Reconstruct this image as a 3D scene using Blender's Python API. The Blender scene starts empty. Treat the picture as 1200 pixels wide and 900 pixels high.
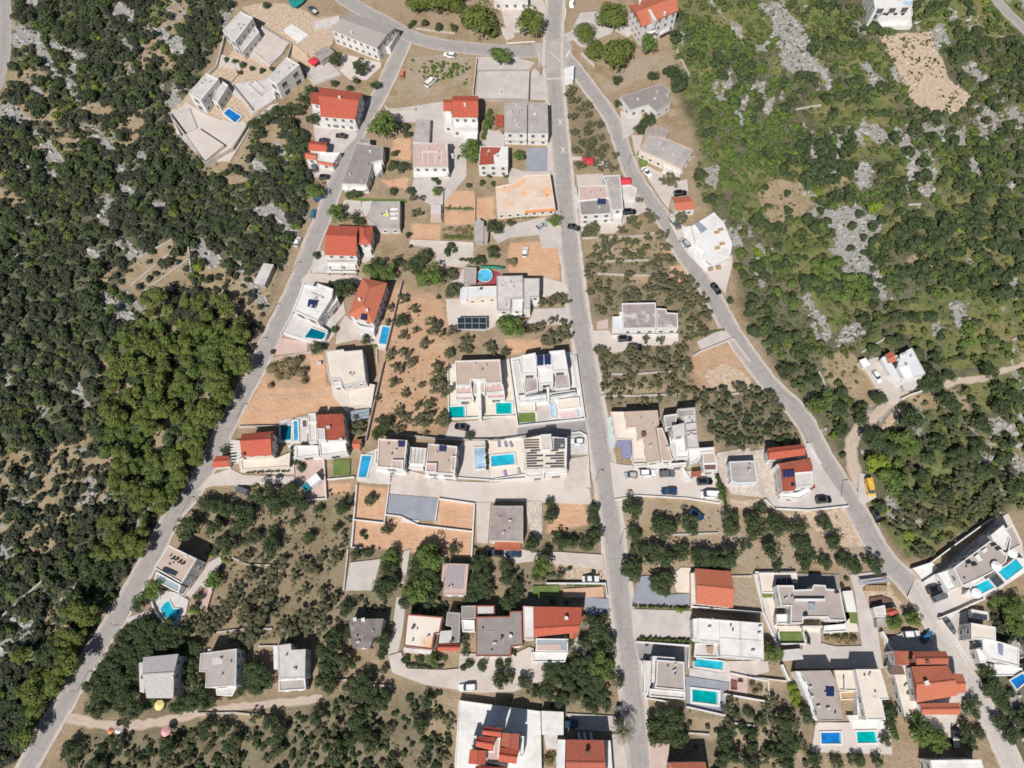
import bpy, math, random
import numpy as np
RNG = random.Random(7)
NR = np.random.default_rng(11)
SC = bpy.context.scene
COL = SC.collection
# ------------------------------------------------------------------ camera
F, CAM_H, W2, H2 = 833.0, 200.0, 600.0, 450.0
NADX, NADY = 625.0, 815.0
TH = math.atan(math.hypot(NADX - W2, NADY - H2) / F)
RHO = -math.atan2(NADX - W2, NADY - H2)
_rx = np.array([[1, 0, 0], [0, math.cos(TH), -math.sin(TH)], [0, math.sin(TH), math.cos(TH)]])
_rz = np.array([[math.cos(RHO), -math.sin(RHO), 0], [math.sin(RHO), math.cos(RHO), 0], [0, 0, 1]])
ROT = _rx @ _rz

def un(x, y, z=0.0):
    """photo position of a surveyed point + its height above ground -> plan position"""
    d = ROT @ np.array([(x - W2) / F, (H2 - y) / F, -1.0])
    t = (z - CAM_H) / d[2]
    return (d[0] * t, d[1] * t)

def pr(p):
    c = ROT.T @ (np.array(p, float) - np.array([0, 0, CAM_H]))
    return (W2 + F * c[0] / -c[2], H2 - F * c[1] / -c[2])

from mathutils import Matrix, Vector
cd = bpy.data.cameras.new('Camera')
cam = bpy.data.objects.new('Camera', cd)
COL.objects.link(cam)
cam.matrix_world = Matrix.Translation((0, 0, CAM_H)) @ Matrix([list(r) for r in ROT]).to_4x4()
cd.sensor_fit = 'HORIZONTAL'; cd.sensor_width = 36.0; cd.lens = 36.0 * F / 1200.0
cd.clip_start = 1; cd.clip_end = 8000
SC.camera = cam
SC.render.resolution_x = 1024; SC.render.resolution_y = 768

# survey sheets: origin and magnification of each close-up the plan was measured on
SHEET = {'_': (0, 0, 1), 'a': (0, 0, 4), 'A': (200, 0, 6), 'B': (340, 0, 6), 'C': (520, 0, 6), 'D': (680, 0, 6), 'e': (900, 0, 4),
 'E': (340, 100, 6), 'F': (500, 100, 6), 'G': (660, 130, 6), 'H': (340, 220, 7.5), 'I': (480, 220, 6), 'J': (660, 240, 6),
 'K': (300, 300, 6.667), 'L': (270, 380, 6.667), 'M': (500, 290, 6.667), 'N': (500, 390, 6), 'O': (680, 330, 6),
 'P': (230, 460, 6), 'Q': (400, 480, 6.667), 'R': (540, 480, 6.667), 'S': (690, 460, 6.667), 'T': (820, 480, 5.4545),
 'U': (980, 380, 8.571), 'V': (140, 610, 6.667), 'W': (390, 550, 6), 'X': (540, 570, 6), 'Y': (440, 680, 6.667),
 'Z': (570, 680, 6.667), 'AA': (140, 720, 6.667), 'AB': (280, 700, 6.667), 'AC': (500, 780, 7.5), 'AD': (620, 780, 7.5),
 'AE': (720, 640, 6), 'AF': (720, 730, 5.4545), 'AG': (860, 640, 6), 'AH': (900, 740, 7.5), 'AI': (1000, 740, 6),
 'AJ': (1040, 580, 7.5), 'AK': (1060, 680, 8.571), 'AL': (740, 820, 6), 'r5': (830, 180, 4), 'r6': (930, 200, 4.4444),
 'r7': (900, 380, 4), 'r8': (700, 560, 3.5294), 'l2': (0, 200, 4), 'l3': (0, 400, 4), 'l4': (0, 600, 4), 'l5': (0, 700, 4.4444)}

def P(sh, s):
    ox, oy, k = SHEET[sh]
    out = []
    for t in s.split():
        x, y = t.split(',')
        out.append((ox + float(x) / k, oy + float(y) / k))
    return out

def PW(sh, s, z=0.0):
    return [un(x, y, z) for x, y in P(sh, s)]

def area(p):
    return 0.5 * sum(p[i][0] * p[(i + 1) % len(p)][1] - p[(i + 1) % len(p)][0] * p[i][1] for i in range(len(p)))

def ccw(p):
    return list(p) if area(p) > 0 else list(reversed(p))

def offset(p, d):
    """move every edge of a ccw outline inwards by d (outwards when negative)"""
    n = len(p); out = []
    for i in range(n):
        a, b, c = p[i - 1], p[i], p[(i + 1) % n]
        u = np.array([b[0] - a[0], b[1] - a[1]]); v = np.array([c[0] - b[0], c[1] - b[1]])
        u = u / (np.linalg.norm(u) + 1e-9); v = v / (np.linalg.norm(v) + 1e-9)
        n1 = np.array([-u[1], u[0]]); n2 = np.array([-v[1], v[0]])
        m = n1 + n2; q = m @ m
        m = n1 if q < 0.15 else m * 2 / q
        L = np.linalg.norm(m)
        if L > 2.2: m = m * 2.2 / L
        out.append((b[0] + m[0] * d, b[1] + m[1] * d))
    return out

def inside(pt, poly):
    x, y = pt; c = False; j = len(poly) - 1
    for i in range(len(poly)):
        xi, yi = poly[i]; xj, yj = poly[j]
        if (yi > y) != (yj > y) and x < (xj - xi) * (y - yi) / (yj - yi) + xi: c = not c
        j = i
    return c

# ------------------------------------------------------------------ materials
MATS = {}
def nd(nt, typ, **kw):
    n = nt.nodes.new(typ)
    for k, v in kw.items():
        if k in n.inputs: n.inputs[k].default_value = v
        else: setattr(n, k, v)
    return n

def new_mat(name):
    m = bpy.data.materials.new(name); m.use_nodes = True
    nt = m.node_tree
    for n in list(nt.nodes): nt.nodes.remove(n)
    out = nd(nt, 'ShaderNodeOutputMaterial')
    b = nd(nt, 'ShaderNodeBsdfPrincipled')
    nt.links.new(b.outputs[0], out.inputs[0])
    b.inputs['Specular IOR Level'].default_value = 0.25
    return m, nt, b

def scl(c, k): return (min(1, c[0] * k), min(1, c[1] * k), min(1, c[2] * k), 1)

def noise(nt, pos, scale, detail=3, rough=0.6):
    n = nd(nt, 'ShaderNodeTexNoise'); n.inputs['Scale'].default_value = scale
    n.inputs['Detail'].default_value = detail; n.inputs['Roughness'].default_value = rough
    nt.links.new(pos, n.inputs['Vector'])
    return n.outputs['Fac']

def ramp(nt, fac, lo, hi):
    r = nd(nt, 'ShaderNodeMapRange'); r.inputs[1].default_value = lo; r.inputs[2].default_value = hi
    nt.links.new(fac, r.inputs[0]); return r.outputs[0]

def mix(nt, fac, a, b, mode='MIX'):
    m = nd(nt, 'ShaderNodeMix', data_type='RGBA', blend_type=mode)
    for s, v in ((0, fac), (6, a), (7, b)):
        if hasattr(v, 'is_linked') or hasattr(v, 'links'): nt.links.new(v, m.inputs[s])
        else: m.inputs[s].default_value = v
    return m.outputs[2]

def math_(nt, op, a, b=0.5):
    m = nd(nt, 'ShaderNodeMath', operation=op)
    for s, v in ((0, a), (1, b)):
        if hasattr(v, 'links'): nt.links.new(v, m.inputs[s])
        else: m.inputs[s].default_value = v
    return m.outputs[0]

def surf(key, col, var=0.12, scale=0.5, rough=0.85, stain=None, stain_amt=0.35, stain_scale=0.25, bump=0.15, fine=4.0, spec=0.25):
    m, nt, b = new_mat(key)
    pos = nd(nt, 'ShaderNodeNewGeometry').outputs['Position']
    n1 = ramp(nt, noise(nt, pos, scale, 4), 0.3, 0.7)
    c = mix(nt, n1, scl(col, 1 - var), scl(col, 1 + var))
    if stain:
        n2 = ramp(nt, noise(nt, pos, stain_scale, 5, 0.65), 0.5, 0.64)
        c = mix(nt, math_(nt, 'MULTIPLY', n2, stain_amt), c, stain + (1,))
    nf = noise(nt, pos, fine, 2, 0.7)
    c = mix(nt, math_(nt, 'MULTIPLY', ramp(nt, nf, 0.4, 0.75), var * .7), c, scl(col, 0.55))
    nt.links.new(c, b.inputs['Base Color'])
    b.inputs['Roughness'].default_value = rough
    b.inputs['Specular IOR Level'].default_value = spec
    if bump:
        bp = nd(nt, 'ShaderNodeBump'); bp.inputs['Strength'].default_value = bump; bp.inputs['Distance'].default_value = 0.1
        nt.links.new(nf, bp.inputs['Height']); nt.links.new(bp.outputs[0], b.inputs['Normal'])
    MATS[key] = m
    return m

surf('white', (.71, .695, .67), .07, .4, stain=(.52, .485, .445), stain_amt=.5)
surf('cream', (.70, .62, .53), .06, .4, stain=(.55, .48, .4), stain_amt=.3)
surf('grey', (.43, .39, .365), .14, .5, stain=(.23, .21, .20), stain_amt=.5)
surf('lightgrey', (.57, .535, .51), .10, .45, stain=(.40, .37, .35), stain_amt=.45)
surf('tan', (.50, .395, .325), .09, .5, stain=(.36, .29, .24), stain_amt=.4)
surf('taupe', (.40, .345, .315), .08, .4, stain=(.32, .27, .25), stain_amt=.4)
surf('pinkish', (.56, .41, .365), .10, .5, stain=(.42, .3, .27), stain_amt=.4)
surf('dark', (.055, .055, .06), .25, .8, rough=.5)
surf('blueshade', (.63, .645, .66), .06, .4)  # cool near-white; the blue of shaded walls is put into the colour
surf('slate', (.29, .305, .35), .10, .4, stain=(.36, .36, .38), stain_amt=.3)
surf('junction', (.40, .37, .345), .08, .3, stain=(.50, .46, .42), stain_amt=.4, stain_scale=.12)
surf('asphalt', (.29, .275, .265), .10, .25, stain=(.32, .30, .285), stain_amt=.5, stain_scale=.12)
surf('stone', (.52, .475, .42), .22, 1.2, stain=(.33, .29, .25), stain_amt=.5, stain_scale=.6, bump=.4)
surf('concrete', (.56, .495, .445), .09, .35, stain=(.43, .36, .31), stain_amt=.5, stain_scale=.15)
surf('paleconcrete', (.60, .535, .485), .08, .3, stain=(.50, .43, .375), stain_amt=.6, stain_scale=.15)
surf('palegrey', (.53, .48, .445), .08, .35, stain=(.41, .38, .36), stain_amt=.5, stain_scale=.15)
surf('pinkpave', (.56, .42, .37), .10, .5, stain=(.45, .33, .28), stain_amt=.4)
surf('redpave', (.33, .06, .08), .15, .6)
surf('mottled', (.33, .28, .27), .2, .5, stain=(.66, .60, .57), stain_amt=.9, stain_scale=.22)
surf('oldroof', (.36, .305, .285), .15, .6, stain=(.22, .18, .17), stain_amt=.6, stain_scale=.35)
surf('orangestain', (.66, .53, .44), .10, .3, stain=(.76, .36, .12), stain_amt=.85, stain_scale=.13)
surf('creamstain', (.74, .67, .59), .06, .3, stain=(.66, .33, .13), stain_amt=.8, stain_scale=.075)
surf('brown', (.17, .10, .085), .15, .6)
surf('wood', (.42, .29, .17), .22, 1.0, bump=.3)
surf('soilslab', (.56, .37, .25), .10, .4, stain=(.44, .28, .18), stain_amt=.4)
surf('metal', (.35, .36, .38), .06, 1, rough=.4, spec=.5)
surf('tarp_teal', (.02, .24, .22), .2, .8, rough=.6)
surf('tarp_red', (.62, .05, .07), .12, .8, rough=.6)
surf('tarp_green', (.03, .20, .12), .2, .8, rough=.6)
surf('fabric_violet', (.26, .23, .40), .1, 1)
surf('awning_blue', (.25, .25, .38), .08, .5)
surf('fabric_white', (.82, .81, .79), .03, 1)
surf('fabric_yellow', (.72, .62, .25), .1, 1)
surf('fabric_pink', (.75, .35, .40), .1, 1)
surf('orangepaint', (.65, .26, .12), .1, .8)
surf('clover', (.20, .235, .08), .3, .7, stain=(.30, .27, .13), stain_amt=.6, bump=.5)
surf('pinkpool', (.72, .55, .53), .12, .3, stain=(.70, .35, .33), stain_amt=.6)
surf('turf', (.13, .19, .05), .2, .6, stain=(.2, .2, .07), stain_amt=.5, bump=.5)
surf('rubble', (.55, .48, .42), .3, 1.5, stain=(.36, .29, .24), stain_amt=.5, bump=.4)
surf('limestone', (.41, .395, .37), .18, .6, stain=(.30, .285, .26), stain_amt=.5, stain_scale=.5, bump=.4)
surf('gravelsand', (.60, .45, .32), .15, .5, stain=(.5,.38,.28))
surf('turquoisepave', (.46, .54, .53), .08, .5, stain=(.5, .47, .44))
surf('bark', (.16, .12, .085), .25, 2)
surf('paint', (.75, .74, .71), .1, 1.2)
surf('rubber', (.02, .02, .02), .2, 2)

def tile(key, col, col2):
    m, nt, b = new_mat(key)
    uv = nd(nt, 'ShaderNodeUVMap').outputs[0]
    br = nd(nt, 'ShaderNodeTexBrick'); br.inputs['Scale'].default_value = 1.0
    br.inputs['Color1'].default_value = scl(col, 1.06); br.inputs['Color2'].default_value = scl(col, .84)
    br.inputs['Mortar'].default_value = scl(col, .55); br.inputs['Mortar Size'].default_value = .03
    br.inputs['Brick Width'].default_value = .30; br.inputs['Row Height'].default_value = .42
    nt.links.new(uv, br.inputs['Vector'])
    pos = nd(nt, 'ShaderNodeNewGeometry').outputs['Position']
    n = ramp(nt, noise(nt, pos, .45, 5, .65), .42, .66); n4 = ramp(nt, noise(nt, pos, 1.7, 4, .7), .52, .7)
    c = mix(nt, math_(nt, 'MULTIPLY', n, .55), br.outputs['Color'], col2 + (1,)); c = mix(nt, math_(nt, 'MULTIPLY', n4, .4), c, (.34, .235, .17, 1))
    nt.links.new(c, b.inputs['Base Color']); b.inputs['Roughness'].default_value = .8
    wv = nd(nt, 'ShaderNodeTexWave', bands_direction='X'); wv.inputs['Scale'].default_value = 1.05; wv.inputs['Distortion'].default_value = .3
    nt.links.new(uv, wv.inputs['Vector'])
    bp = nd(nt, 'ShaderNodeBump'); bp.inputs['Strength'].default_value = .5; bp.inputs['Distance'].default_value = .05
    nt.links.new(wv.outputs[1], bp.inputs['Height']); nt.links.new(bp.outputs[0], b.inputs['Normal'])
    MATS[key] = m
tile('tile_red', (.56, .125, .075), (.46, .11, .07))
tile('tile_orange', (.60, .185, .105), (.47, .15, .09))
tile('tile_rust', (.48, .135, .085), (.38, .115, .075))
tile('tile_grey', (.30, .265, .255), (.38, .34, .32))
tile('sheet_grey', (.46, .42, .395), (.35, .315, .295))
tile('sheet_pale', (.56, .54, .53), (.47, .44, .425))

def glassy(key, col, rough, spec=.5, metal=0, wave=0):
    m, nt, b = new_mat(key)
    pos = nd(nt, 'ShaderNodeNewGeometry').outputs['Position']
    n = noise(nt, pos, .35 if wave else 1.5, 3)
    c = mix(nt, ramp(nt, n, .35, .65), scl(col, .72 if wave else .88), scl(col, 1.12))
    if wave:
        vo = nd(nt, 'ShaderNodeTexVoronoi', feature='SMOOTH_F1'); vo.inputs['Scale'].default_value = .9; nt.links.new(pos, vo.inputs['Vector']); c = mix(nt, math_(nt, 'MULTIPLY', ramp(nt, vo.outputs['Distance'], .5, .8), .35), c, scl(col, 1.7))  # sunlight caustics painted into the water colour as brighter cells
    nt.links.new(c, b.inputs['Base Color'])
    b.inputs['Roughness'].default_value = rough; b.inputs['Specular IOR Level'].default_value = spec; b.inputs['Metallic'].default_value = metal
    if wave:
        bp = nd(nt, 'ShaderNodeBump'); bp.inputs['Strength'].default_value = .12; bp.inputs['Distance'].default_value = .05
        nt.links.new(noise(nt, pos, 2.5, 2), bp.inputs['Height']); nt.links.new(bp.outputs[0], b.inputs['Normal'])
    MATS[key] = m
glassy('glass', (.06, .075, .09), .12, .6)
glassy('glassroof', (.30, .36, .40), .25, .6)
glassy('solar', (.018, .03, .10), .25, .5)
glassy('solarblack', (.025, .035, .05), .25, .5)
glassy('w_aqua', (.02, .42, .56), .1, .4, 0, 1)
glassy('w_teal', (.0, .36, .36), .1, .4, 0, 1)
glassy('w_deep', (.0, .14, .20), .1, .4, 0, 1)
glassy('w_blue', (.01, .17, .50), .1, .4, 0, 1)
glassy('w_sky', (.03, .33, .60), .1, .4, 0, 1)
glassy('w_pale', (.40, .55, .68), .12, .4, 0, 1)
glassy('w_step', (.22, .50, .62), .1, .4, 0, 1)
glassy('w_round', (.10, .50, .72), .12, .4, 0, 1)
for k, c, r in (('c_black', (.012, .012, .015), .2), ('c_white', (.78, .78, .77), .3), ('c_silver', (.42, .43, .44), .28), ('c_grey', (.13, .14, .15), .28),
          ('c_navy', (.02, .05, .11), .25), ('c_blue', (.03, .14, .32), .25), ('c_teal', (.03, .20, .26), .3), ('c_yellow', (.72, .42, .06), .35), ('c_maroon', (.06, .03, .05), .25), ('c_orange', (.60, .2, .08), .4)):
    glassy(k, c, r, .5)

def leafmat(key, c1, c2, c3):
    m, nt, b = new_mat(key)
    at = nd(nt, 'ShaderNodeAttribute', attribute_name='tint')
    oi = nd(nt, 'ShaderNodeObjectInfo')
    pos = nd(nt, 'ShaderNodeNewGeometry').outputs['Position']
    c = mix(nt, at.outputs['Fac'], c1 + (1,), c2 + (1,))
    c = mix(nt, math_(nt, 'MULTIPLY', oi.outputs['Random'], .7), c, c3 + (1,))
    c = mix(nt, ramp(nt, noise(nt, pos, .8, 3), .4, .75), c, mix(nt, .5, c, c2 + (1,)))
    nt.links.new(c, b.inputs['Base Color']); b.inputs['Roughness'].default_value = .75; b.inputs['Specular IOR Level'].default_value = .15
    MATS[key] = m
leafmat('leaf_olive', (.068, .072, .036), (.165, .162, .092), (.10, .105, .056))
leafmat('leaf_dark', (.034, .050, .023), (.084, .108, .046), (.052, .074, .033))
leafmat('leaf_pine', (.078, .104, .024), (.160, .186, .048), (.105, .138, .034))
leafmat('leaf_green', (.065, .105, .026), (.135, .185, .052), (.095, .14, .036))
leafmat('leaf_lime', (.12, .18, .02), (.24, .30, .05), (.16, .22, .03))
leafmat('leaf_dry', (.13, .10, .05), (.27, .22, .12), (.18, .15, .08))
leafmat('leaf_scrub', (.030, .038, .024), (.080, .090, .055), (.050, .059, .038))
leafmat('leaf_scrubgreen', (.050, .072, .023), (.13, .15, .055), (.082, .104, .036))
MATK = {'w': 'white', 'c': 'cream', 'g': 'grey', 'l': 'lightgrey', 't': 'tan', 'p': 'taupe', 'k': 'pinkish', 'd': 'dark', 'R': 'tile_red', 'O': 'tile_orange', 'U': 'tile_rust',
        'G': 'sheet_grey', 'L': 'sheet_pale', 'm': 'mottled', 'o': 'oldroof', 's': 'stone', 'b': 'blueshade', 'n': 'brown'}
def M(k): return MATS[MATK.get(k, k)]
# ------------------------------------------------------------------ object helpers
def link(name, data, parent=None):
    o = bpy.data.objects.new(name, data); COL.objects.link(o)
    if parent: o.parent = parent
    return o

def tag(o, label=None, cat=None, group=None, kind=None):
    if label: o['label'] = label
    if cat: o['category'] = cat
    if group: o['group'] = group
    if kind: o['kind'] = kind
    return o

def empty(name, loc):
    o = link(name, None); o.location = loc; o.empty_display_size = .3
    return o

class MB:
    """collects faces and links them as one mesh"""
    def __init__(s): s.v = []; s.f = []; s.m = []; s.uv = {}
    def vs(s, pts):
        i = len(s.v); s.v += [tuple(map(float, p)) for p in pts]; return list(range(i, i + len(pts)))
    def face(s, pts, mi=0, uv=None):
        s.f.append(s.vs(pts)); s.m.append(mi)
        if uv: s.uv[len(s.f) - 1] = uv
    def prism(s, poly, z0, z1, mi=0, top=True, bot=False):
        n = len(poly)
        a = s.vs([(x, y, z0) for x, y in poly]); b = s.vs([(x, y, z1) for x, y in poly])
        for i in range(n):
            j = (i + 1) % n; s.f.append([a[i], a[j], b[j], b[i]]); s.m.append(mi)
        if top: s.f.append(b); s.m.append(mi)
        if bot: s.f.append(a[::-1]); s.m.append(mi)
    def ring(s, outer, inner, z0, z1, mi=0, zi=None):
        n = len(outer); zi = z0 if zi is None else zi
        o0 = s.vs([(x, y, z0) for x, y in outer]); o1 = s.vs([(x, y, z1) for x, y in outer])
        i1 = s.vs([(x, y, z1) for x, y in inner]); i0 = s.vs([(x, y, zi) for x, y in inner])
        for i in range(n):
            j = (i + 1) % n
            s.f += [[o0[i], o0[j], o1[j], o1[i]], [o1[i], o1[j], i1[j], i1[i]], [i1[i], i1[j], i0[j], i0[i]]]; s.m += [mi] * 3
    def box(s, c, size, rot=0, mi=0):
        x, y, z = c; a, b, h = size[0] / 2, size[1] / 2, size[2]
        cr, sr = math.cos(rot), math.sin(rot)
        s.prism([(x + px * cr - py * sr, y + px * sr + py * cr) for px, py in ((-a, -b), (a, -b), (a, b), (-a, b))], z, z + h, mi, True, True)
    def build(s, name, mats, parent=None, smooth=False, origin=None):
        me = bpy.data.meshes.new(name)
        o0 = origin if origin is not None else (tuple(parent.location) if parent and parent.parent is None else (tuple(parent.parent.location) if parent else (0, 0, 0)))
        me.from_pydata([(x - o0[0], y - o0[1], z - o0[2]) for x, y, z in s.v], [], s.f)
        for m in (mats if isinstance(mats, (list, tuple)) else [mats]): me.materials.append(m if not isinstance(m, str) else M(m))
        me.polygons.foreach_set('material_index', s.m)
        if s.uv:
            uvl = me.uv_layers.new(name='UVMap')
            for fi, uv in s.uv.items():
                for k, li in enumerate(me.polygons[fi].loop_indices): uvl.data[li].uv = uv[k]
        if smooth: me.shade_smooth()
        me.update()
        ob = link(name, me, parent)
        if origin is not None and parent is None: ob.location = origin
        return ob

BLOCKED = []       # plan outlines that plants keep off
LAND = []          # (phrase, photo x, photo y) used to describe where plants stand
EYE = np.array([0, 0, CAM_H])

def centroid(p): return (sum(a for a, b in p) / len(p), sum(b for a, b in p) / len(p))

class House:
    def __init__(s, short, label, sh, pt, cat='house', name='house', style='c', group=None):
        x, y = P(sh, pt)[0]
        s.root = empty(name, un(x, y) + (0,)); tag(s.root, label, cat, group)
        s.style = style; s.blocks = []; s.k = 0
        LAND.append((short, x, y))
    def b(s, mb, name, mats, label=None):
        o = mb.build(name, mats, s.root)
        if label: o['label'] = label
        return o
    def f(s, sh, pts, z1, z0=0.0, w='w', r='t', par=.3, win=1, p=None, pw=.28):
        s.k += 1; z1 = z1 + .003 * s.k
        pl = ccw(PW(sh, pts, z1))
        m = MB(); m.prism(pl, z0, z1 - (0 if par else .22), 0, False, z0 > 0); s.b(m, 'wall', w)
        if par:
            inn = offset(pl, pw)
            m = MB(); m.ring([(x, y) for x, y in offset(pl, -.02)], inn, z1 - .14, z1 + .02, 0, z1 - par); s.b(m, 'parapet', p or w)
            m = MB(); m.face([(x, y, z1 - par) for x, y in inn]); s.b(m, 'roof', r)
        else:
            m = MB(); m.prism(offset(pl, -.12), z1 - .22, z1, 0, True, True); s.b(m, 'roof', r)
        s.blocks.append((pl, z0, z1, win, w))
        if win and area(pl) > 45 and r not in ('tile_red', 'tile_orange', 'glassroof'):
            xs = [q[0] for q in pl]; ys = [q[1] for q in pl]; core = offset(pl, 1.2); k = 0; rr = random.Random(int(abs(xs[0]) * 100))
            for _ in range(40):
                x, y = rr.uniform(min(xs), max(xs)), rr.uniform(min(ys), max(ys))
                if k >= 3 or not inside((x, y), core): continue
                k += 1; m = MB(); zz = z1 - par + .003
                if k == 2: m.box((x, y, zz), (.9, .45, .65), rr.random()); m.box((x, y, zz + .655), (.35, .35, .04), .2); s.b(m, 'air_conditioner', 'lightgrey')
                else: m.box((x, y, zz), (.3, .3, .55 + .5 * rr.random()), .4); s.b(m, 'vent_pipe', 'metal' if k == 1 else 'grey')
        if z0 < 1: BLOCKED.append(pl)
        return z1 - par
    def g(s, sh, quad, z1, zr, ax=0, hip=0.0, w='w', r='R', ov=.35, win=1, rt=.5):
        s.k += 1; z1 = z1 + .003 * s.k
        q = [np.array(p) for p in PW(sh, quad, z1)]
        if ax == 1: q = [q[1], q[2], q[3], q[0]]
        BL, BR, FR, FL = q
        R0 = BL * (1 - rt) + FL * rt; R1 = BR * (1 - rt) + FR * rt
        A = R0 + (R1 - R0) * hip; B = R1 + (R0 - R1) * hip
        t = .16
        P3 = lambda p, z: (p[0], p[1], z)
        m = MB()
        def slope(pts):
            p0, p1 = np.array(pts[0]), np.array(pts[1]); u = p1 - p0; L = np.linalg.norm(u) + 1e-6; u = u / L
            nrm = np.cross(u, np.array(pts[2]) - p0); nrm = nrm / (np.linalg.norm(nrm) + 1e-9); v = np.cross(nrm, u)
            uv = [((np.array(p) - p0) @ u, (np.array(p) - p0) @ v) for p in pts]
            m.face(pts, 0, uv)
        slope([P3(FL, z1), P3(FR, z1), P3(B, zr), P3(A, zr)])
        slope([P3(BR, z1), P3(BL, z1), P3(A, zr), P3(B, zr)])
        if hip > 0:
            slope([P3(FR, z1), P3(BR, z1), P3(B, zr)]); slope([P3(BL, z1), P3(FL, z1), P3(A, zr)])
        seq = [(FL, z1), (FR, z1), (BR, z1), (BL, z1)] if hip > 0 else [(FL, z1), (FR, z1), (B, zr), (BR, z1), (BL, z1), (A, zr)]
        for i in range(len(seq)):
            a, b_ = seq[i], seq[(i + 1) % len(seq)]
            m.face([P3(a[0], a[1] - t), P3(b_[0], b_[1] - t), P3(b_[0], b_[1]), P3(a[0], a[1])], 0)
        m.face([P3(x, z - t) for x, z in seq][::-1], 0)
        ro = s.b(m, 'roof', r)
        mr = MB(); d = B - A; L = np.linalg.norm(d)
        ang = math.atan2(d[1], d[0]); c = (A + B) / 2
        mr.box((c[0], c[1], zr - .03), (L, .3, .12), ang); mr.build('ridge_cap', r, ro)
        pl = ccw([tuple(x) for x in (BL, BR, FR, FL)])
        wl = offset(pl, ov)
        m = MB(); m.prism(wl, 0, z1 - t - .01, 0, True)
        if hip == 0:
            wq = [min(wl, key=lambda p, c=c: (p[0] - c[0]) ** 2 + (p[1] - c[1]) ** 2) for c in (BL, BR, FR, FL)]
            for e0, e1, rr, sg in ((wq[0], wq[3], A, 1), (wq[1], wq[2], B, -1)):
                mid = np.array(e0) * (1 - rt) + np.array(e1) * rt
                m.face([(e0[0], e0[1], z1 - t), (e1[0], e1[1], z1 - t), (mid[0], mid[1], zr - t - .02)])
        s.b(m, 'wall', w)
        s.blocks.append((wl, 0, z1, win, w)); BLOCKED.append(pl)
    def quad(s, name, sh, q, z, mat, th=.08, tilt=0.0, label=None, frame=None):
        pl = PW(sh, q, z); cy = sum(p[1] for p in pl) / len(pl)
        ymx = max(p[1] for p in pl); ymn = min(p[1] for p in pl)
        zz = [z + tilt * (p[1] - ymn) / (ymx - ymn + 1e-6) for p in pl]
        pl2 = list(zip(pl, zz))
        if area(pl) < 0: pl2 = pl2[::-1]
        m = MB()
        m.face([(p[0], p[1], h + th) for p, h in pl2], 0)
        n = len(pl2)
        for i in range(n):
            (a, ha), (b_, hb) = pl2[i], pl2[(i + 1) % n]
            m.face([(a[0], a[1], ha), (b_[0], b_[1], hb), (b_[0], b_[1], hb + th), (a[0], a[1], ha + th)], 1 if frame else 0)
        m.face([(p[0], p[1], h) for p, h in pl2][::-1], 1 if frame else 0)
        return s.b(m, name, [mat, frame] if frame else mat, label)
    def solar(s, sh, q, z, n=2, mat='solar'):
        """n collectors side by side over the surveyed outline BL BR FR FL"""
        pl = [np.array(p) for p in P(sh, q)]
        ox, oy, k = SHEET[sh]
        for i in range(n):
            a, b_ = (i + .06) / n, (i + .94) / n
            pts = [pl[0] + (pl[1] - pl[0]) * a, pl[0] + (pl[1] - pl[0]) * b_, pl[3] + (pl[2] - pl[3]) * b_, pl[3] + (pl[2] - pl[3]) * a]
            st = ' '.join('%f,%f' % ((p[0] - ox) * k, (p[1] - oy) * k) for p in pts)
            s.quad('solar_panel', sh, st, z + .1, mat, .07, .45, frame='metal')
    def ch(s, sh, pt, z, h=1.0, w=.6, mat='w'):
        x, y = un(*P(sh, pt)[0], z + h)
        m = MB(); m.box((x, y, z - .6), (w, w, h + .5), .2); m.box((x, y, z + h - .1), (w + .22, w + .22, .12), .2)
        s.b(m, 'chimney', mat)
    def ac(s, sh, pts, z, sz=.9, h=.7, mat='lightgrey', name='air_conditioner'):
        for px, py in P(sh, pts):
            x, y = un(px, py, z + h)
            m = MB(); m.box((x, y, z + .002), (sz, sz * .55, h), .1 + .1 * RNG.random()); m.box((x, y, z + h + .01), (sz * .4, sz * .4, .05), .1)
            s.b(m, name, mat)
    def slab(s, name, sh, pts, z0, z1, mat, posts=0, label=None):
        pl = ccw(PW(sh, pts, z1)); m = MB(); m.prism(pl, z0, z1, 0, True, True)
        if posts:
            for x, y in offset(pl, .25): m.box((x, y, 0), (.16, .16, z0))
        return s.b(m, name, mat, label)
    def slats(s, name, sh, q, z, n, mat, frac=.55, th=.12, along=0):
        pl = [np.array(p) for p in PW(sh, q, z)]
        for i in range(n):
            a, b_ = (i + .1) / n, (i + .1 + frac) / n
            if along == 0: pts = [pl[0] + (pl[3] - pl[0]) * a, pl[1] + (pl[2] - pl[1]) * a, pl[1] + (pl[2] - pl[1]) * b_, pl[0] + (pl[3] - pl[0]) * b_]
            else: pts = [pl[0] + (pl[1] - pl[0]) * a, pl[0] + (pl[1] - pl[0]) * b_, pl[3] + (pl[2] - pl[3]) * b_, pl[3] + (pl[2] - pl[3]) * a]
            m = MB(); m.prism(ccw([tuple(p) for p in pts]), z, z + th, 0, True, True); s.b(m, name, mat)
    def rail(s, sh, pts, z, h=1.0, mat='glassroof', t=.06, closed=False):
        pl = PW(sh, pts, z + h); m = MB()
        for a, b_ in zip(pl, pl[1:]):
            d = np.array(b_) - np.array(a); L = np.linalg.norm(d)
            m.box(((a[0] + b_[0]) / 2, (a[1] + b_[1]) / 2, z), (L, t, h), math.atan2(d[1], d[0]))
        s.b(m, 'railing', mat)
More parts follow.
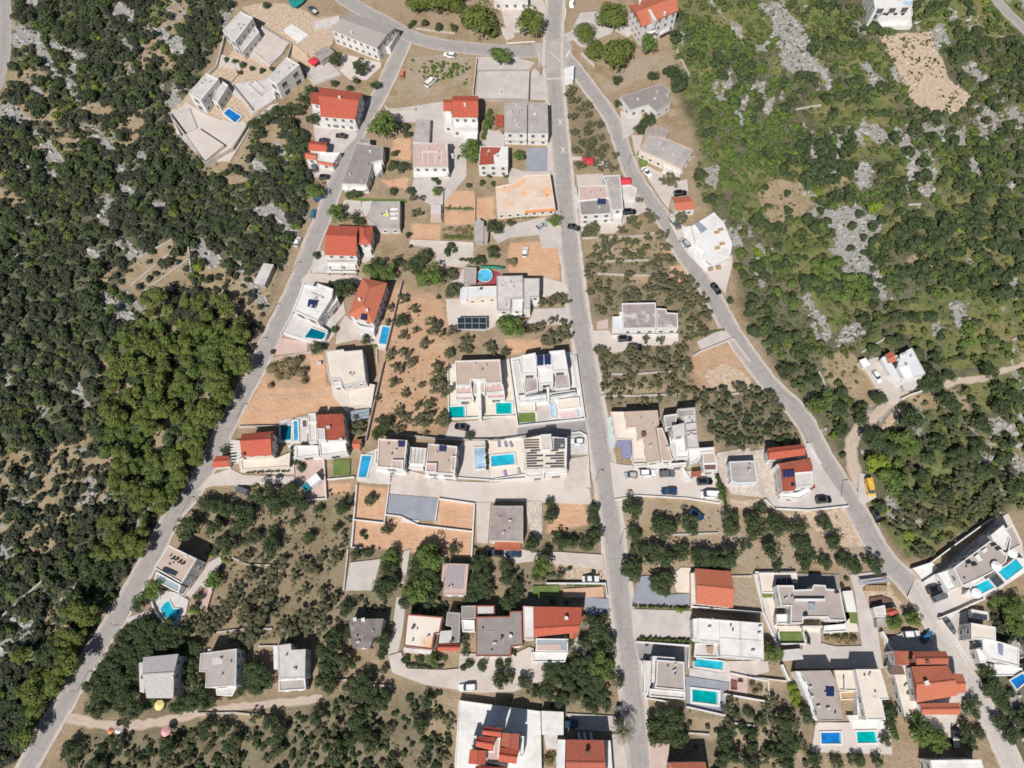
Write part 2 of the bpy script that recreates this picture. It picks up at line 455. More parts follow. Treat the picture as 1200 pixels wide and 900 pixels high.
    def done(s):
        n = 0
        for bi, (pl, z0, z1, win, w) in enumerate(s.blocks):
            if not win or z1 - z0 < 2.3: continue
            st = max(1, int(round((z1 - z0) / 3.0))); sh_ = (z1 - z0) / st
            for i in range(len(pl)):
                a, b_ = np.array(pl[i]), np.array(pl[(i + 1) % len(pl)])
                d = b_ - a; L = np.linalg.norm(d)
                if L < 2.4: continue
                d = d / L; nrm = np.array([d[1], -d[0]]); mid = (a + b_) / 2
                if nrm @ (EYE[:2] - mid) < 4: continue
                big = s.style == 'm' and nrm[1] < -.5
                ww, hh, sill = (min(2.4, L * .5), 2.05, .15) if big else (1.1, 1.25, .95)
                k = max(1, int(L / (ww + 1.7)))
                for f_ in range(st):
                    zb = z0 + f_ * sh_ + sill
                    if zb + hh > z1 - .25: continue
                    for j in range(k):
                        c = a + d * L * (j + .5) / k
                        o = c + nrm * .6
                        if any(q is not pl and inside(o, q) and y0 < zb + .5 and y1 > zb for q, y0, y1, _, _ in s.blocks): continue
                        m = MB()
                        c3 = c + nrm * .0
                        rot = math.atan2(d[1], d[0])
                        def bx(u, zz, su, sz, out, mi):
                            cc = c + d * u + nrm * (out / 2 - .02)
                            m.box((cc[0], cc[1], zz), (su, out + .04, sz), rot, mi)
                        bx(0, zb, ww, hh, .035, 0)
                        for u in (-ww / 2, ww / 2): bx(u, zb - .08, .10, hh + .16, .08, 1)
                        bx(0, zb + hh, ww + .1, .1, .075, 1); bx(0, zb - .12, ww + .3, .1, .16, 1)
                        bx(0, zb, .06, hh, .06, 1)
                        s.b(m, 'window', ['glass', 'fabric_white' if w != 'w' else 'lightgrey'])
                        n += 1
        return s

PAVE_K = [0]
def pave(name, sh, pts, mat, z=None, thick=False):
    PAVE_K[0] += 1
    z = (.04 + .004 * PAVE_K[0]) if z is None else z
    pl = ccw(PW(sh, pts, z)); m = MB()
    m.prism(pl, -.05, z)
    o = m.build(name, mat); tag(o, kind='structure'); BLOCKED.append(pl)
    return o

def wall(label, sh, pts, h=1.2, t=.25, mat='w', name='garden_wall', cat='garden wall', z0=0.0, closed=False):
    pl = [np.array(p) for p in PW(sh, pts, z0 + h)]
    if closed: pl.append(pl[0])
    L = []; R = []
    for i, p in enumerate(pl):
        d = (pl[min(i + 1, len(pl) - 1)] - pl[max(i - 1, 0)]); d = d / (np.linalg.norm(d) + 1e-9)
        if 0 < i < len(pl) - 1:
            u = pl[i] - pl[i - 1]; v = pl[i + 1] - pl[i]; u /= np.linalg.norm(u); v /= np.linalg.norm(v)
            k = 1 / max(.5, math.sqrt(max(.01, (1 + u @ v) / 2)))
        else: k = 1
        nn = np.array([-d[1], d[0]]) * t / 2 * k
        L.append(tuple(p + nn)); R.append(tuple(p - nn))
    og = (pl[0][0], pl[0][1], 0)
    m = MB(); m.prism(ccw(R + L[::-1]), max(0, z0 - .02), z0 + h)
    o = m.build(name, mat, None, False, og); tag(o, label, cat)
    for i in range(len(pl) - 1): BLOCKED.append(ccw([L[i], R[i], R[i + 1], L[i + 1]]) if abs(area([L[i], R[i], R[i + 1], L[i + 1]])) > 1e-4 else [(0, -900), (1, -900), (1, -899)])
    return o

def stonewall(label, sh, pts, h=.6, t=.45): return wall(label, sh, pts, h, t, 'stone', 'stone_wall', 'stone wall')

def pool(label, sh, pts, z=.33, water='w_aqua', rim=.4, rimmat='w', circle=None):
    if circle:
        cx, cy, r = circle; px, py = P(sh, '%f,%f' % (cx, cy))[0]; k = SHEET[sh][2]
        c = un(px, py, z); rr = np.linalg.norm(np.array(un(px + r / k, py, z)) - np.array(c))
        pl = [(c[0] + rr * math.cos(a), c[1] + rr * math.sin(a)) for a in np.linspace(0, 2 * math.pi, 28)[:-1]]
    else: pl = ccw(PW(sh, pts, z))
    c = centroid(pl); root = empty('swimming_pool', (c[0], c[1], z)); tag(root, label, 'swimming pool')
    m = MB(); m.ring(offset(pl, -rim), pl, 0 if z < 1 else z - .1, z + .06, 0, z - .25); m.build('coping', rimmat, root)
    m = MB(); m.face([(x, y, z - .14) for x, y in pl]); m.build('water', water, root)
    m = MB()
    a, b_ = np.array(pl[0]), np.array(pl[1]); d = b_ - a; d /= np.linalg.norm(d); nn = np.array([-d[1], d[0]]); q = (a + np.array(pl[1])) / 2 + nn * .12
    m.box((q[0] - d[0] * .25, q[1] - d[1] * .25, z - .13), (.05, .05, .7), 0); m.box((q[0] + d[0] * .25, q[1] + d[1] * .25, z - .13), (.05, .05, .7), 0)
    m.build('ladder', 'metal', root)
    if len(pl) == 4:
        p0, p1, p2, p3 = [np.array(q) for q in pl]; e = (p1 - p0, p2 - p1); L0, L1 = np.linalg.norm(e[0]), np.linalg.norm(e[1])
        if L0 > L1: p0, p1, p2, p3 = p1, p2, p3, p0
        d = (p2 - p1) / np.linalg.norm(p2 - p1)
        for i in range(1):
            m = MB(); a, b_ = i * .4, (i + 1) * .4
            m.prism(ccw([tuple(q) for q in (p0 + d * a, p1 + d * a, p1 + d * b_, p0 + d * b_)]), z - .3, z - .12 - .012 * i); m.build('step', 'w_step', root)
    BLOCKED.append(offset(pl, -rim)); LAND.append((label.split(' beside ')[0].split(' on ')[0].split(' in ')[0], *pr((c[0], c[1], z))))
    return root

# ------------------------------------------------------------------ vehicles
def loft(m, secs, mi=0, cap=True):
    """secs: rings of equal length"""
    rs = [m.vs(s) for s in secs]; n = len(rs[0])
    for a, b_ in zip(rs, rs[1:]):
        for i in range(n):
            j = (i + 1) % n; m.f.append([a[i], a[j], b_[j], b_[i]]); m.m.append(mi)
    if cap:
        m.f.append(rs[0][::-1]); m.m.append(mi); m.f.append(rs[-1]); m.m.append(mi)

def ringx(x, hw, z0, z1, ch=.12):
    return [(x, -hw + .05, z0), (x, hw - .05, z0), (x, hw, z0 + ch), (x, hw, z1 - ch), (x, hw - ch, z1), (x, -hw + ch, z1), (x, -hw, z1 - ch), (x, -hw, z0 + ch)]

CARPROTO = {}
def carproto(kind):
    """meshes of one car body type, pointing along +x"""
    if kind in CARPROTO: return CARPROTO[kind]
    parts = []
    L, Wd, Hh = {'hatch': (4.0, 1.75, 1.5), 'sedan': (4.6, 1.8, 1.45), 'suv': (4.6, 1.88, 1.7), 'van': (5.2, 2.0, 2.1), 'pickup': (5.4, 1.9, 1.75)}[kind]
    h2 = L / 2; w = Wd / 2; belt = Hh * .6
    m = MB()
    loft(m, [ringx(-h2, w * .82, .35, belt * .88), ringx(-h2 + .18, w * .97, .22, belt * .98), ringx(-h2 * .5, w, .2, belt), ringx(h2 * .3, w, .2, belt), ringx(h2 * .62, w * .98, .2, belt * .92), ringx(h2 - .2, w * .9, .22, belt * .78), ringx(h2, w * .7, .32, belt * .62)])
    parts.append(('body', m, ['BODY']))
    if kind == 'van': x0, x1, x2, x3 = -h2 + .08, -h2 + .25, h2 * .42, h2 * .72
    elif kind == 'hatch': x0, x1, x2, x3 = -h2 + .15, -h2 + .55, h2 * .12, h2 * .48
    elif kind == 'suv': x0, x1, x2, x3 = -h2 + .1, -h2 + .4, h2 * .1, h2 * .45
    elif kind == 'pickup': x0, x1, x2, x3 = -h2 * .12, -h2 * .02, h2 * .32, h2 * .55
    else: x0, x1, x2, x3 = -h2 * .72, -h2 * .38, h2 * .08, h2 * .45
    b0 = [(x0, -w * .9), (x3, -w * .86), (x3 + .08, 0), (x3, w * .86), (x0, w * .9), (x0 - .05, 0)]
    t0 = [(x1, -w * .72), (x2, -w * .70), (x2 + .05, 0), (x2, w * .70), (x1, w * .72), (x1 - .03, 0)]
    m = MB()
    a = m.vs([(x, y, belt - .06) for x, y in b0]); b_ = m.vs([(x, y, Hh - .05) for x, y in t0])
    for i in range(6):
        j = (i + 1) % 6; m.f.append([a[i], a[j], b_[j], b_[i]]); m.m.append(0)
    parts.append(('window', m, ['glass']))
    m = MB(); tt = [(x * 1.0, y * 1.03) for x, y in t0]
    m.prism(tt, Hh - .07, Hh, 0, True, True)
    if kind == 'van':
        m.prism([(x1 - .02, -w * .80), (h2 * .1, -w * .80), (h2 * .1, w * .80), (x1 - .02, w * .80)], belt - .05, Hh - .08)
    parts.append(('roof', m, ['BODY']))
    if kind == 'pickup':
        m = MB(); m.prism([(-h2 + .2, -w * .82), (x0 - .1, -w * .82), (x0 - .1, w * .82), (-h2 + .2, w * .82)], belt - .1, belt + .02); parts.append(('cargo_bed', m, ['lightgrey']))
    for sx in (-h2 * .62, h2 * .62):
        for sy in (-1, 1):
            m = MB(); n = 12
            m2 = [(sx + .32 * math.cos(k * 2 * math.pi / n), .32 + .32 * math.sin(k * 2 * math.pi / n)) for k in range(n)]
            A = m.vs([(x, sy * (w - .2), z) for x, z in m2]); B = m.vs([(x, sy * (w + .02), z) for x, z in m2])
            for i in range(n):
                j = (i + 1) % n; m.f.append([A[i], A[j], B[j], B[i]]); m.m.append(0)
            m.f.append(A[::-1]); m.m.append(0); m.f.append(B); m.m.append(0)
            parts.append(('wheel', m, ['rubber']))
    for sy in (-1, 1):
        m = MB(); m.box((h2 - .12, sy * w * .62, belt * .62), (.18, .34, .14)); parts.append(('headlight', m, ['fabric_white']))
        m = MB(); m.box((-h2 + .03, sy * w * .68, belt * .70), (.1, .3, .16)); parts.append(('tail_light', m, ['tarp_red']))
    out = []
    for nm, m, mt in parts:
        me = bpy.data.meshes.new(nm); me.from_pydata(m.v, [], m.f)
        me.materials.append(M('c_white') if mt[0] == 'BODY' else M(mt[0])); me.update(); out.append((nm, me, mt[0] == 'BODY'))
    CARPROTO[kind] = out
    return out

def car(kind, paint, sh, rear, front, label, z=.1, cat='car'):
    (ax, ay), (bx_, by_) = P(sh, rear + ' ' + front)
    a, b_ = np.array(un(ax, ay, .8)), np.array(un(bx_, by_, .8))
    c = (a + b_) / 2; d = b_ - a
    root = empty('van' if kind == 'van' else 'pickup_truck' if kind == 'pickup' else 'car', (c[0], c[1], z)); root.rotation_euler = (0, 0, math.atan2(d[1], d[0]))
    tag(root, label, cat, 'cars and vans parked or driving in the village')
    for nm, me, painted in carproto(kind):
        o = link(nm, me, root)
        if painted:
            o.material_slots[0].link = 'OBJECT'; o.material_slots[0].material = M(paint)
    return root
# ------------------------------------------------------------------ houses
def houses():
    h = House('white house with a rooftop edge below the dirt yard', 'white two-storey flat-roofed new house, topmost of three on the building site', 'A', '470,200', 'house', style='m')
    h.f('A', '365,212 490,80 578,125 452,292', 7, r='l'); h.f('A', '470,300 570,150 622,225 505,365', 4, r='l'); h.done()
    h = House('white house above the small royal-blue pool', 'white flat-roofed new house above the small royal-blue pool', 'A', '260,650', 'house', style='m')
    h.f('A', '125,655 250,515 335,555 212,705', 6.5, r='l'); h.f('A', '290,700 345,555 405,600 330,720', 4.2, r='l'); h.done()
    h = House('white house with a tall blank wall', 'white flat-roofed new house with tall blank wall and three small windows', 'A', '800,540', 'house', style='m')
    h.f('A', '680,550 815,400 905,455 745,592', 7.2, r='l'); h.done()
    h = House('small brown-roofed shed', 'small brown-roofed shed beside a red canopy on the building site', 'A', '1080,370', 'shed', 'shed')
    h.f('A', '1010,370 1095,322 1150,362 1060,430', 3, r='o', w='g', par=0, win=0); h.done()
    h = House('long grey-roofed white house', 'long white two-storey house with grey roof at the top road bend', 'B', '460,230', 'house')
    h.g('B', '425,92 745,188 610,338 285,205', 6.5, 7.4, r='G', ov=.3, rt=.45); h.ch('B', '430,225', 6.6, .9); h.f('B', '640,330 700,240 765,215 700,330', 3.2, r='g', win=0); h.done()
    h = House('red-roofed house by the left road bend', 'white house with large red gable roof and dark blue-shaded gable', 'B', '330,730', 'house')
    h.g('B', '205,612 512,655 458,838 215,818', 6.2, 8.0, r='R', rt=.42); h.f('B', '145,650 215,652 222,738 145,722', 5.6, r='R', par=0)
    h.f('B', '160,745 455,850 455,880 160,850', 3.0, r='l', par=0); h.ch('B', '345,680', 8.0, .8); h.done()
    h = House('white house with two-step red roof', 'white house with stepped red gable roof and bare white terraces', 'F', '270,180', 'house')
    h.g('F', '182,72 365,75 362,225 178,222', 7, 8.4, r='R', rt=.38); h.g('F', '118,98 180,100 176,180 118,178', 6.2, 7.0, r='R', rt=.4)
    h.f('F', '178,228 362,232 358,302 180,300', 4.2, r='w'); h.f('F', '245,308 358,304 355,390 245,395', 2.2, r='w', win=0); h.f('F', '118,188 176,188 176,272 120,272', 4, r='w'); h.ch('F', '268,130', 8.2, .8); h.done()
    h = House('wide grey-roofed double house', 'wide grey flat-roofed double house with white balconies along its lower front', 'F', '690,220', 'house')
    h.f('F', '545,122 705,120 704,335 545,330', 6, r='g', par=.15, w='w', p='g'); h.f('F', '712,120 850,122 855,336 711,335', 6.1, r='g', par=.15, p='g')
    h.slab('balcony', 'F', '548,372 700,372 698,388 548,386', 2.8, 3.0, 'white'); h.slab('balcony', 'F', '712,374 852,374 852,390 712,390', 2.8, 3.0, 'white')
    h.slab('awning', 'F', '482,205 540,205 540,290 482,285', 2.6, 2.75, 'tile_red', 1); h.ac('F', '590,180 625,240 640,275 500,318', 6.0); h.ch('F', '760,200', 5.9, .7)
    h.rail('F', '550,376 698,378', 3.0, mat='white'); h.rail('F', '712,380 852,380', 3.0, mat='cream'); h.done()
    h = House('small house with red-and-white roof', 'small house whose flat roof is half red and half white', 'F', '470,500', 'house')
    h.f('F', '378,430 570,432 570,572 365,565', 5.2, r='w', par=0); h.slab('roof_cover', 'F', '380,434 522,436 508,470 470,490 474,553 368,560', 5.25, 5.34, 'tile_red', label='red covering over part of the roof'); h.ac('F', '540,585', 2.0); h.done()
    h = House('orange-stained flat hall roof', 'broad flat hall roof with rusty orange stains beside the straight road', 'F', '690,780', 'hall', 'hall')
    h.f('F', '485,712 600,690 680,632 868,626 903,856 495,888', 4.2, r='orangestain', par=.12, w='c'); h.slab('ledge', 'F', '690,880 905,862 910,880 690,900', 3.4, 3.55, 'orangepaint'); h.done()
    h = House('paved terrace roof near the crossroads', 'grey flat terrace roof with a low wall near the crossroads', 'C', '410,600', 'garage', 'garage')
    h.f('C', '238,497 605,495 596,698 218,690', 1.5, r='palegrey', par=.2, w='g', win=0); h.ac('C', '392,640', 1.3, 1.2, 1.0); h.done()
    h = House('white roadside kiosk', 'white box kiosk on the wedge between two roads', 'C', '880,520', 'kiosk', 'kiosk')
    h.f('C', '846,482 915,462 910,558 852,556', 2.8, r='w', par=0, win=0); h.done()
    h = House('red-roofed apartment house', 'tall white apartment house with orange-red roof split by a white parapet', 'D', '500,150', 'apartment house')
    h.g('D', '340,40 640,-60 692,72 435,188', 9, 11, r='O', ov=.4, rt=.5); h.f('D', '480,70 492,66 535,140 522,146', 10.8, 7, r='w', par=0, win=0); h.ch('D', '595,85', 10, .9); h.ch('D', '420,5', 10.8, .9)
    h.slab('balcony', 'D', '440,240 525,205 530,222 445,258', 5.6, 5.8, 'white'); h.slab('balcony', 'D', '555,225 625,190 628,206 560,242', 5.6, 5.8, 'white'); h.done()
    h = House('grey house under the roadside pines', 'grey flat-roofed house with white front beside the dirt yard', 'D', '480,700', 'house')
    h.f('D', '278,680 572,585 635,640 603,665 640,718 537,786 478,735 350,770', 4, r='G', par=.12, w='w', p='g'); h.ac('D', '405,690 540,640', 4); h.done()
    h = House('small house with mixed red roofs', 'small roadside house with red, orange and white roof pieces', 'E', '230,480', 'house')
    h.g('E', '148,386 262,406 255,466 128,456', 4, 5, r='R', w='w'); h.g('E', '110,468 192,480 186,525 105,515', 3, 3.8, r='O'); h.f('E', '196,472 352,472 300,548 192,520', 3, r='w'); h.g('E', '192,532 316,548 300,572 194,550', 2.8, 3.4, r='O'); h.done()
    h = House('grey sheet-roofed roadside house', 'long grey sheet-roofed house squeezed against the left road', 'E', '500,560', 'house')
    h.f('E', '470,405 655,432 648,520 575,542 536,697 362,688', 4.8, r='G', par=.12, p='g'); h.f('E', '500,372 560,378 560,410 480,402', 4.4, r='G', par=.1, p='g', win=0); h.f('E', '578,560 640,530 645,590 600,640', 3.2, r='w', par=.2)
    h.slab('balcony', 'E', '365,705 535,712 532,740 370,735', 2.6, 2.8, 'white'); h.ch('E', '562,460', 4.7, .6); h.ac('E', '420,620', 4.7, .6, .9); h.done()
    h = House('house with white-lined pinkish roof', 'house with pinkish flat roof ruled by white lines and white balcony', 'E', '985,520', 'house')
    h.f('E', '866,406 1106,402 1110,575 865,575', 5.8, r='k', par=.12, p='l'); h.slab('balcony', 'E', '866,600 1106,598 1108,640 868,648', 3.0, 3.2, 'white')
    for a in (930, 968, 1018, 1062): h.quad('roof_seam', 'E', '%d,470 %d,470 %d,550 %d,550' % (a, a + 5, a + 5, a), 5.72, 'white', .05)
    h.quad('roof_seam', 'E', '925,466 1066,466 1066,471 925,471', 5.73, 'white', .05)
    h.ch('E', '1098,425', 5.8, 1.2); h.ch('E', '1140,485', 5.2, 1.2); h.done()
    h = House('narrow grey annex with a dark side', 'narrow grey-roofed annex touching the lined pinkish roof', 'E', '930,320', 'annex', 'annex')
    h.f('E', '888,242 984,240 976,398 862,394', 2.8, r='g', par=.1, p='g', win=0); h.done()
    h = House('house with half pink half grey roof', 'house with half pink, half grey roof and two dark collectors', 'G', '250,600', 'house')
    h.f('G', '108,527 300,522 320,612 110,632', 5.4, r='k', par=.12); h.f('G', '110,634 322,614 342,722 122,735', 5.2, r='G', par=.12); h.f('G', '275,456 400,450 422,690 344,702 304,520', 5, r='g', par=.1)
    h.g('G', '390,470 472,466 476,515 395,520', 3.2, 3.8, r='tarp_red', w='w'); h.f('G', '405,522 475,518 522,545 508,610 412,600', 2.6, r='l', win=0); h.f('G', '345,702 420,696 412,760 345,765', 2.6, r='w', win=0)
    h.solar('G', '240,622 300,622 300,658 240,658', 5.2, 3); h.slab('balcony', 'G', '125,745 345,735 345,755 125,765', 2.7, 2.9, 'white'); h.done()
    h = House('grey-roofed house with a cream front', 'wide grey-roofed house with cream front set askew above the right road', 'G', '730,270', 'house')
    h.f('G', '537,270 600,172 720,190 915,272 835,410 706,345', 4.4, r='g', par=.12, w='c', p='k'); h.f('G', '577,146 610,82 745,140 724,190 600,165', 3, r='o', par=.1, w='g', win=0); h.ac('G', '770,300 680,225', 4.3); h.f('G', '706,350 832,412 826,440 704,400', 2.9, r='c', win=0); h.done()
    h = House('small orange-roofed house', 'small orange-roofed house beside the white concrete slab', 'G', '840,655', 'house')
    h.g('G', '766,612 885,597 930,690 788,702', 3.4, 4.2, r='O', ov=.2); h.done()
    h = House('white concrete slab building', 'white concrete ground-floor slab of an unfinished building by the right road', 'J', '1050,230', 'unfinished building', 'unfinished_building')
    h.f('J', '905,150 1060,55 1130,130 1188,280 1168,370 1062,420 988,368 1000,320 930,260', 2.2, r='w', par=0, win=0); h.f('J', '835,158 900,150 930,262 1000,322 985,370 1040,440 1000,470 880,330', .6, r='w', par=0, win=0)
    h.quad('tarp', 'J', '920,130 950,115 1015,170 970,202', 2.3, 'slate', .1)
    for a, b_ in ((1080, 190), (1110, 170), (1085, 300), (1120, 270), (1095, 440), (1040, 450)): h.ac('J', '%d,%d' % (a, b_), 2.2, 1.6, .6, 'wood', 'board_stack')
    h.slab('stair', 'J', '985,375 1010,372 1055,415 1035,420', .7, 1.4, 'grey'); h.done()
    h = House('house with blotchy dark roof', 'low house with blotchy brown-grey roof framed by a white parapet', 'O', '480,240', 'house')
    h.f('O', '292,152 530,147 534,326 302,330', 4, r='m', par=.3); h.f('O', '536,186 605,192 610,217 684,222 688,326 538,326', 3.9, r='m', par=.3); h.f('O', '275,212 300,212 302,240 276,240', 3.6, r='w', win=0); h.f('O', '226,245 298,243 300,338 226,340', 2.6, r='b', par=.1, win=0); h.done()
    h = House('red-roofed house with four white carport frames', 'red-roofed house with hipped side wing above four white frames', 'H', '450,460', 'house')
    h.g('H', '340,330 600,340 585,598 300,590', 6, 7.6, r='R', rt=.42); h.g('H', '600,338 727,336 710,496 603,500', 5.6, 7.0, hip=.3, ax=1, r='R'); h.f('H', '318,604 585,604 585,660 320,662', 3.2, r='g', par=.15, win=0); h.f('H', '632,505 705,500 708,560 640,560', 2.8, r='l', win=0)
    for x in (330, 455): h.slab('canopy_frame', 'H', '%d,672 %d,672 %d,690 %d,690' % (x, x + 120, x + 120, x), 2.4, 2.5, 'white', 1)
    for x in (320, 450): h.slab('canopy_frame', 'H', '%d,730 %d,730 %d,748 %d,748' % (x, x + 125, x + 125, x), 2.4, 2.5, 'white', 1)
    h.done()
    h = House('pale grey-roofed house with a yellow patch', 'pale grey flat-roofed house with small yellow patch and white sheets', 'H', '860,230', 'house')
    h.f('H', '720,120 965,120 960,350 782,350 665,262 692,215', 3.6, r='g', par=.1, w='l', p='g'); h.f('H', '632,127 720,117 712,195 636,205', 3, r='l', par=0, win=0); h.quad('roof_sheet', 'H', '820,225 868,225 868,252 815,252', 3.7, 'fabric_yellow', .05)
    for y in (182, 222, 262): h.quad('roof_sheet', 'H', '885,%d 950,%d 948,%d 880,%d' % (y, y, y + 14, y + 16), 3.7, 'fabric_white', .05)
    h.ch('H', '848,205', 3.5, .8); h.done()
    h = House('narrow grey double shed', 'narrow grey double-roofed shed between the gardens', 'I', '500,300', 'shed', 'shed')
    h.f('I', '456,250 482,215 520,240 515,370 456,370', 2.8, r='g', par=0, w='g', win=0); h.f('I', '522,272 556,270 546,378 520,370', 2.3, r='p', par=0, w='g', win=0); h.done()
    h = House('small white garden shed', 'small white-roofed garden shed beside the orange plots', 'I', '180,170', 'shed', 'shed')
    h.f('I', '152,120 218,122 218,180 150,178', 2.4, r='l', par=0, win=0); h.f('I', '150,182 218,184 218,220 160,218', 2.0, r='k', par=0, win=0, w='k'); h.done()
    h = House('grey house beside the round pool', 'grey flat-roofed L-shaped house with white terrace beside the round pool', 'M', '680,330', 'house')
    h.f('M', '548,222 750,218 756,398 660,400 655,490 549,490', 6, r='l', par=.2, p='g'); h.f('M', '757,240 882,240 880,385 812,387 808,478 757,478', 5.4, r='l', par=.15, p='g'); h.f('M', '664,405 750,404 748,494 662,492', 5.0, r='w', par=.2)
    h.f('M', '312,305 545,300 545,380 316,400', 3.8, r='b', par=.12, w='c'); h.f('M', '265,312 314,306 310,400 262,405', 2.4, r='b', par=0, win=0); h.ac('M', '650,268 740,265 405,325', 5.9); h.slab('balcony', 'M', '552,505 745,505 745,530 552,528', 3.0, 3.2, 'white'); h.f('M', '820,395 868,390 866,430 822,432', 2.6, r='w', win=0); h.done()
    h = House('brown-grey square hut', 'square brown-grey hut roof touching the round pool deck', 'M', '335,205', 'hut', 'hut')
    h.f('M', '292,152 390,156 385,265 286,255', 2.8, r='p', par=.1, w='g', win=0); h.done()
    h = House('dark solar carport', 'dark panelled solar carport on the pale courtyard', 'M', '350,590', 'carport', 'carport')
    h.slab('roof', 'M', '240,548 468,545 468,640 240,640', 2.6, 2.72, 'metal', 1)
    for r_ in range(2):
        for c_ in range(4):
            x, y = 244 + c_ * 56, 550 + r_ * 45; h.quad('solar_panel', 'M', '%d,%d %d,%d %d,%d %d,%d' % (x, y, x + 52, y, x + 52, y + 41, x, y + 41), 2.74, 'solarblack', .05, frame='metal')
    h = House('white villa with a central dark collector', 'white flat-roofed villa with dark square collector and roofside pool', 'K', '450,360', 'villa', 'villa', 'm')
    h.f('K', '292,425 368,222 468,238 480,212 603,258 590,330 478,505', 6.4, r='w', par=.35); h.f('K', '592,332 606,262 640,340 560,440 545,420', 4.2, r='b'); h.slab('stair', 'K', '430,280 530,320 525,330 428,290', 6.1, 6.4, 'lightgrey')
    h.solar('K', '412,345 490,352 466,410 400,396', 6.1, 3); h.f('K', '212,600 290,450 470,520 562,582 545,640 500,665 390,655', 2.2, r='l', par=.25, win=0); h.ac('K', '460,325', 6.1); h.done()
    h = House('hipped orange-red roof house', 'white house with hipped orange-red roof and small blue collector', 'K', '870,350', 'house')
    h.g('K', '830,170 1025,210 920,530 720,460', 6, 8.0, ax=1, hip=.28, r='O'); h.solar('K', '825,455 868,462 860,505 815,497', 7.0, 2, 'solar'); h.ch('K', '806,335', 7, 1); h.ch('K', '866,420', 7, 1); h.f('K', '782,540 925,560 920,605 800,585', 3, r='w', par=.2); h.done()
    h = House('cream cube house on the bare lot', 'big cream flat-roofed house with lower terrace on the bare orange lot', 'L', '900,320', 'house')
    h.f('L', '740,212 885,195 890,212 1030,200 1058,448 880,480 850,422 768,430', 6.2, r='c', par=.2, w='l'); h.f('L', '885,485 1058,460 1130,472 1100,645 920,640 905,490', 2.2, r='c', par=.12, w='c', win=0); h.f('L', '790,450 860,445 870,480 795,485', 3.5, r='l'); h.ac('L', '690,300', .2, 1.4, 1.0); h.done()
    h = House('glass-roofed pergola', 'low pergola of pale glass panels below the cream cube house', 'L', '1000,710', 'pergola', 'pergola')
    h.slats('glass_panel', 'L', '915,690 1085,660 1085,730 930,765', 2.4, 3, 'glassroof', .85); h.slab('beam', 'L', '915,688 1085,658 1086,664 916,694', 2.3, 2.4, 'white', 1)
    h = House('red gable house beside the left road', 'red gable-roofed house with cream terrace beside the left road', 'P', '430,370', 'house')
    h.g('P', '322,290 542,272 530,440 320,450', 6, 7.8, r='R', rt=.4, w='c'); h.ch('P', '515,305', 7, .8, mat='n'); h.ch('P', '330,430', 6.4, .6, mat='n'); h.f('P', '312,470 560,462 660,420 655,520 320,545', 1.6, r='c', par=.3, w='c', win=0); h.slats('pergola_beam', 'P', '235,350 318,345 310,490 250,500', 2.5, 7, 'white', .3); h.done()
    h = House('small red-roofed roadside garage', 'small red-roofed garage at the edge of the left road', 'P', '180,485', 'garage', 'garage')
    h.g('P', '140,445 235,445 230,520 108,530', 2.8, 3.5, r='R', win=0); h.done()
    h = House('villa with flat red roof panel', 'white villa with flat red roof around a grey stair tower', 'P', '940,260', 'villa', 'villa', 'm')
    h.f('P', '848,156 1030,150 1046,330 922,335 906,250 850,248', 6.4, r='tile_red', par=.05, w='w', p='tile_red'); h.f('P', '846,252 904,250 905,330 850,333', 6.9, r='l', par=.2); h.f('P', '862,345 1045,338 1058,420 872,448', 3.8, r='w', par=.4); h.f('P', '700,372 858,372 858,440 702,462', 3.0, r='w', par=.3); h.f('P', '785,150 838,145 842,200 786,210', 5.8, r='l'); h.f('P', '788,212 842,202 844,340 792,355', 4.4, r='l'); h.f('P', '740,190 782,182 784,245 744,250', 4.6, r='n'); h.ac('P', '925,240', 6.3, 1.2, .9); h.ac('P', '1015,325', 6.3, 1.0, .9); h.done()
    h = House('little red-roofed shelter', 'little red-roofed shelter beside the striped lawn and long pool', 'P', '1135,370', 'shelter', 'shelter')
    h.g('P', '1100,335 1165,325 1150,410 1098,385', 2.4, 3.0, r='O', win=0); h.done()
    h = House('left tan villa of the linked pair', 'tan-roofed white villa next to the long side pool', 'Q', '400,340', 'villa', 'villa', 'm')
    h.f('Q', '290,228 515,240 490,465 280,447', 6.3, r='t', par=.35); h.f('Q', '396,392 486,392 480,464 392,456', 6.9, r='k', par=.3, z0=5.9, win=0); h.solar('Q', '440,247 500,247 494,292 445,292', 6.0, 2); h.slab('balcony', 'Q', '272,462 400,468 398,492 270,488', 2.9, 3.1, 'white'); h.slab('balcony', 'Q', '415,490 515,492 515,512 415,508', 2.9, 3.1, 'white'); h.f('Q', '268,310 302,312 298,420 262,420', 4, r='t'); h.done()
    h = House('right tan villa of the linked pair', 'tan-roofed white villa with blue collectors, right of the slatted link', 'Q', '780,380', 'villa', 'villa', 'm')
    h.f('Q', '680,265 905,287 886,505 652,490', 6.3, r='t', par=.35); h.f('Q', '666,417 745,417 740,488 656,486', 6.9, r='k', par=.3, z0=5.9, win=0); h.solar('Q', '765,282 825,287 820,330 760,326', 6.0, 2); h.slab('balcony', 'Q', '640,505 725,508 725,535 640,528', 2.9, 3.1, 'white'); h.slab('balcony', 'Q', '740,510 885,518 885,545 740,535', 2.9, 3.1, 'white'); h.f('Q', '862,360 900,362 888,480 856,470', 6.8, r='t', z0=5.9, win=0); h.done()
    h = House('slatted stair link', 'low slatted stair building linking the two tan villas', 'Q', '595,360', 'link building', 'link_building')
    h.f('Q', '532,292 665,302 650,428 525,420', 3.4, r='l', par=.25); h.slats('beam', 'Q', '540,300 660,306 645,420 532,412', 3.5, 4, 'white', .12, along=1); h.f('Q', '522,428 640,434 638,462 520,455', 2.4, r='w', par=.3, win=0); h.done()
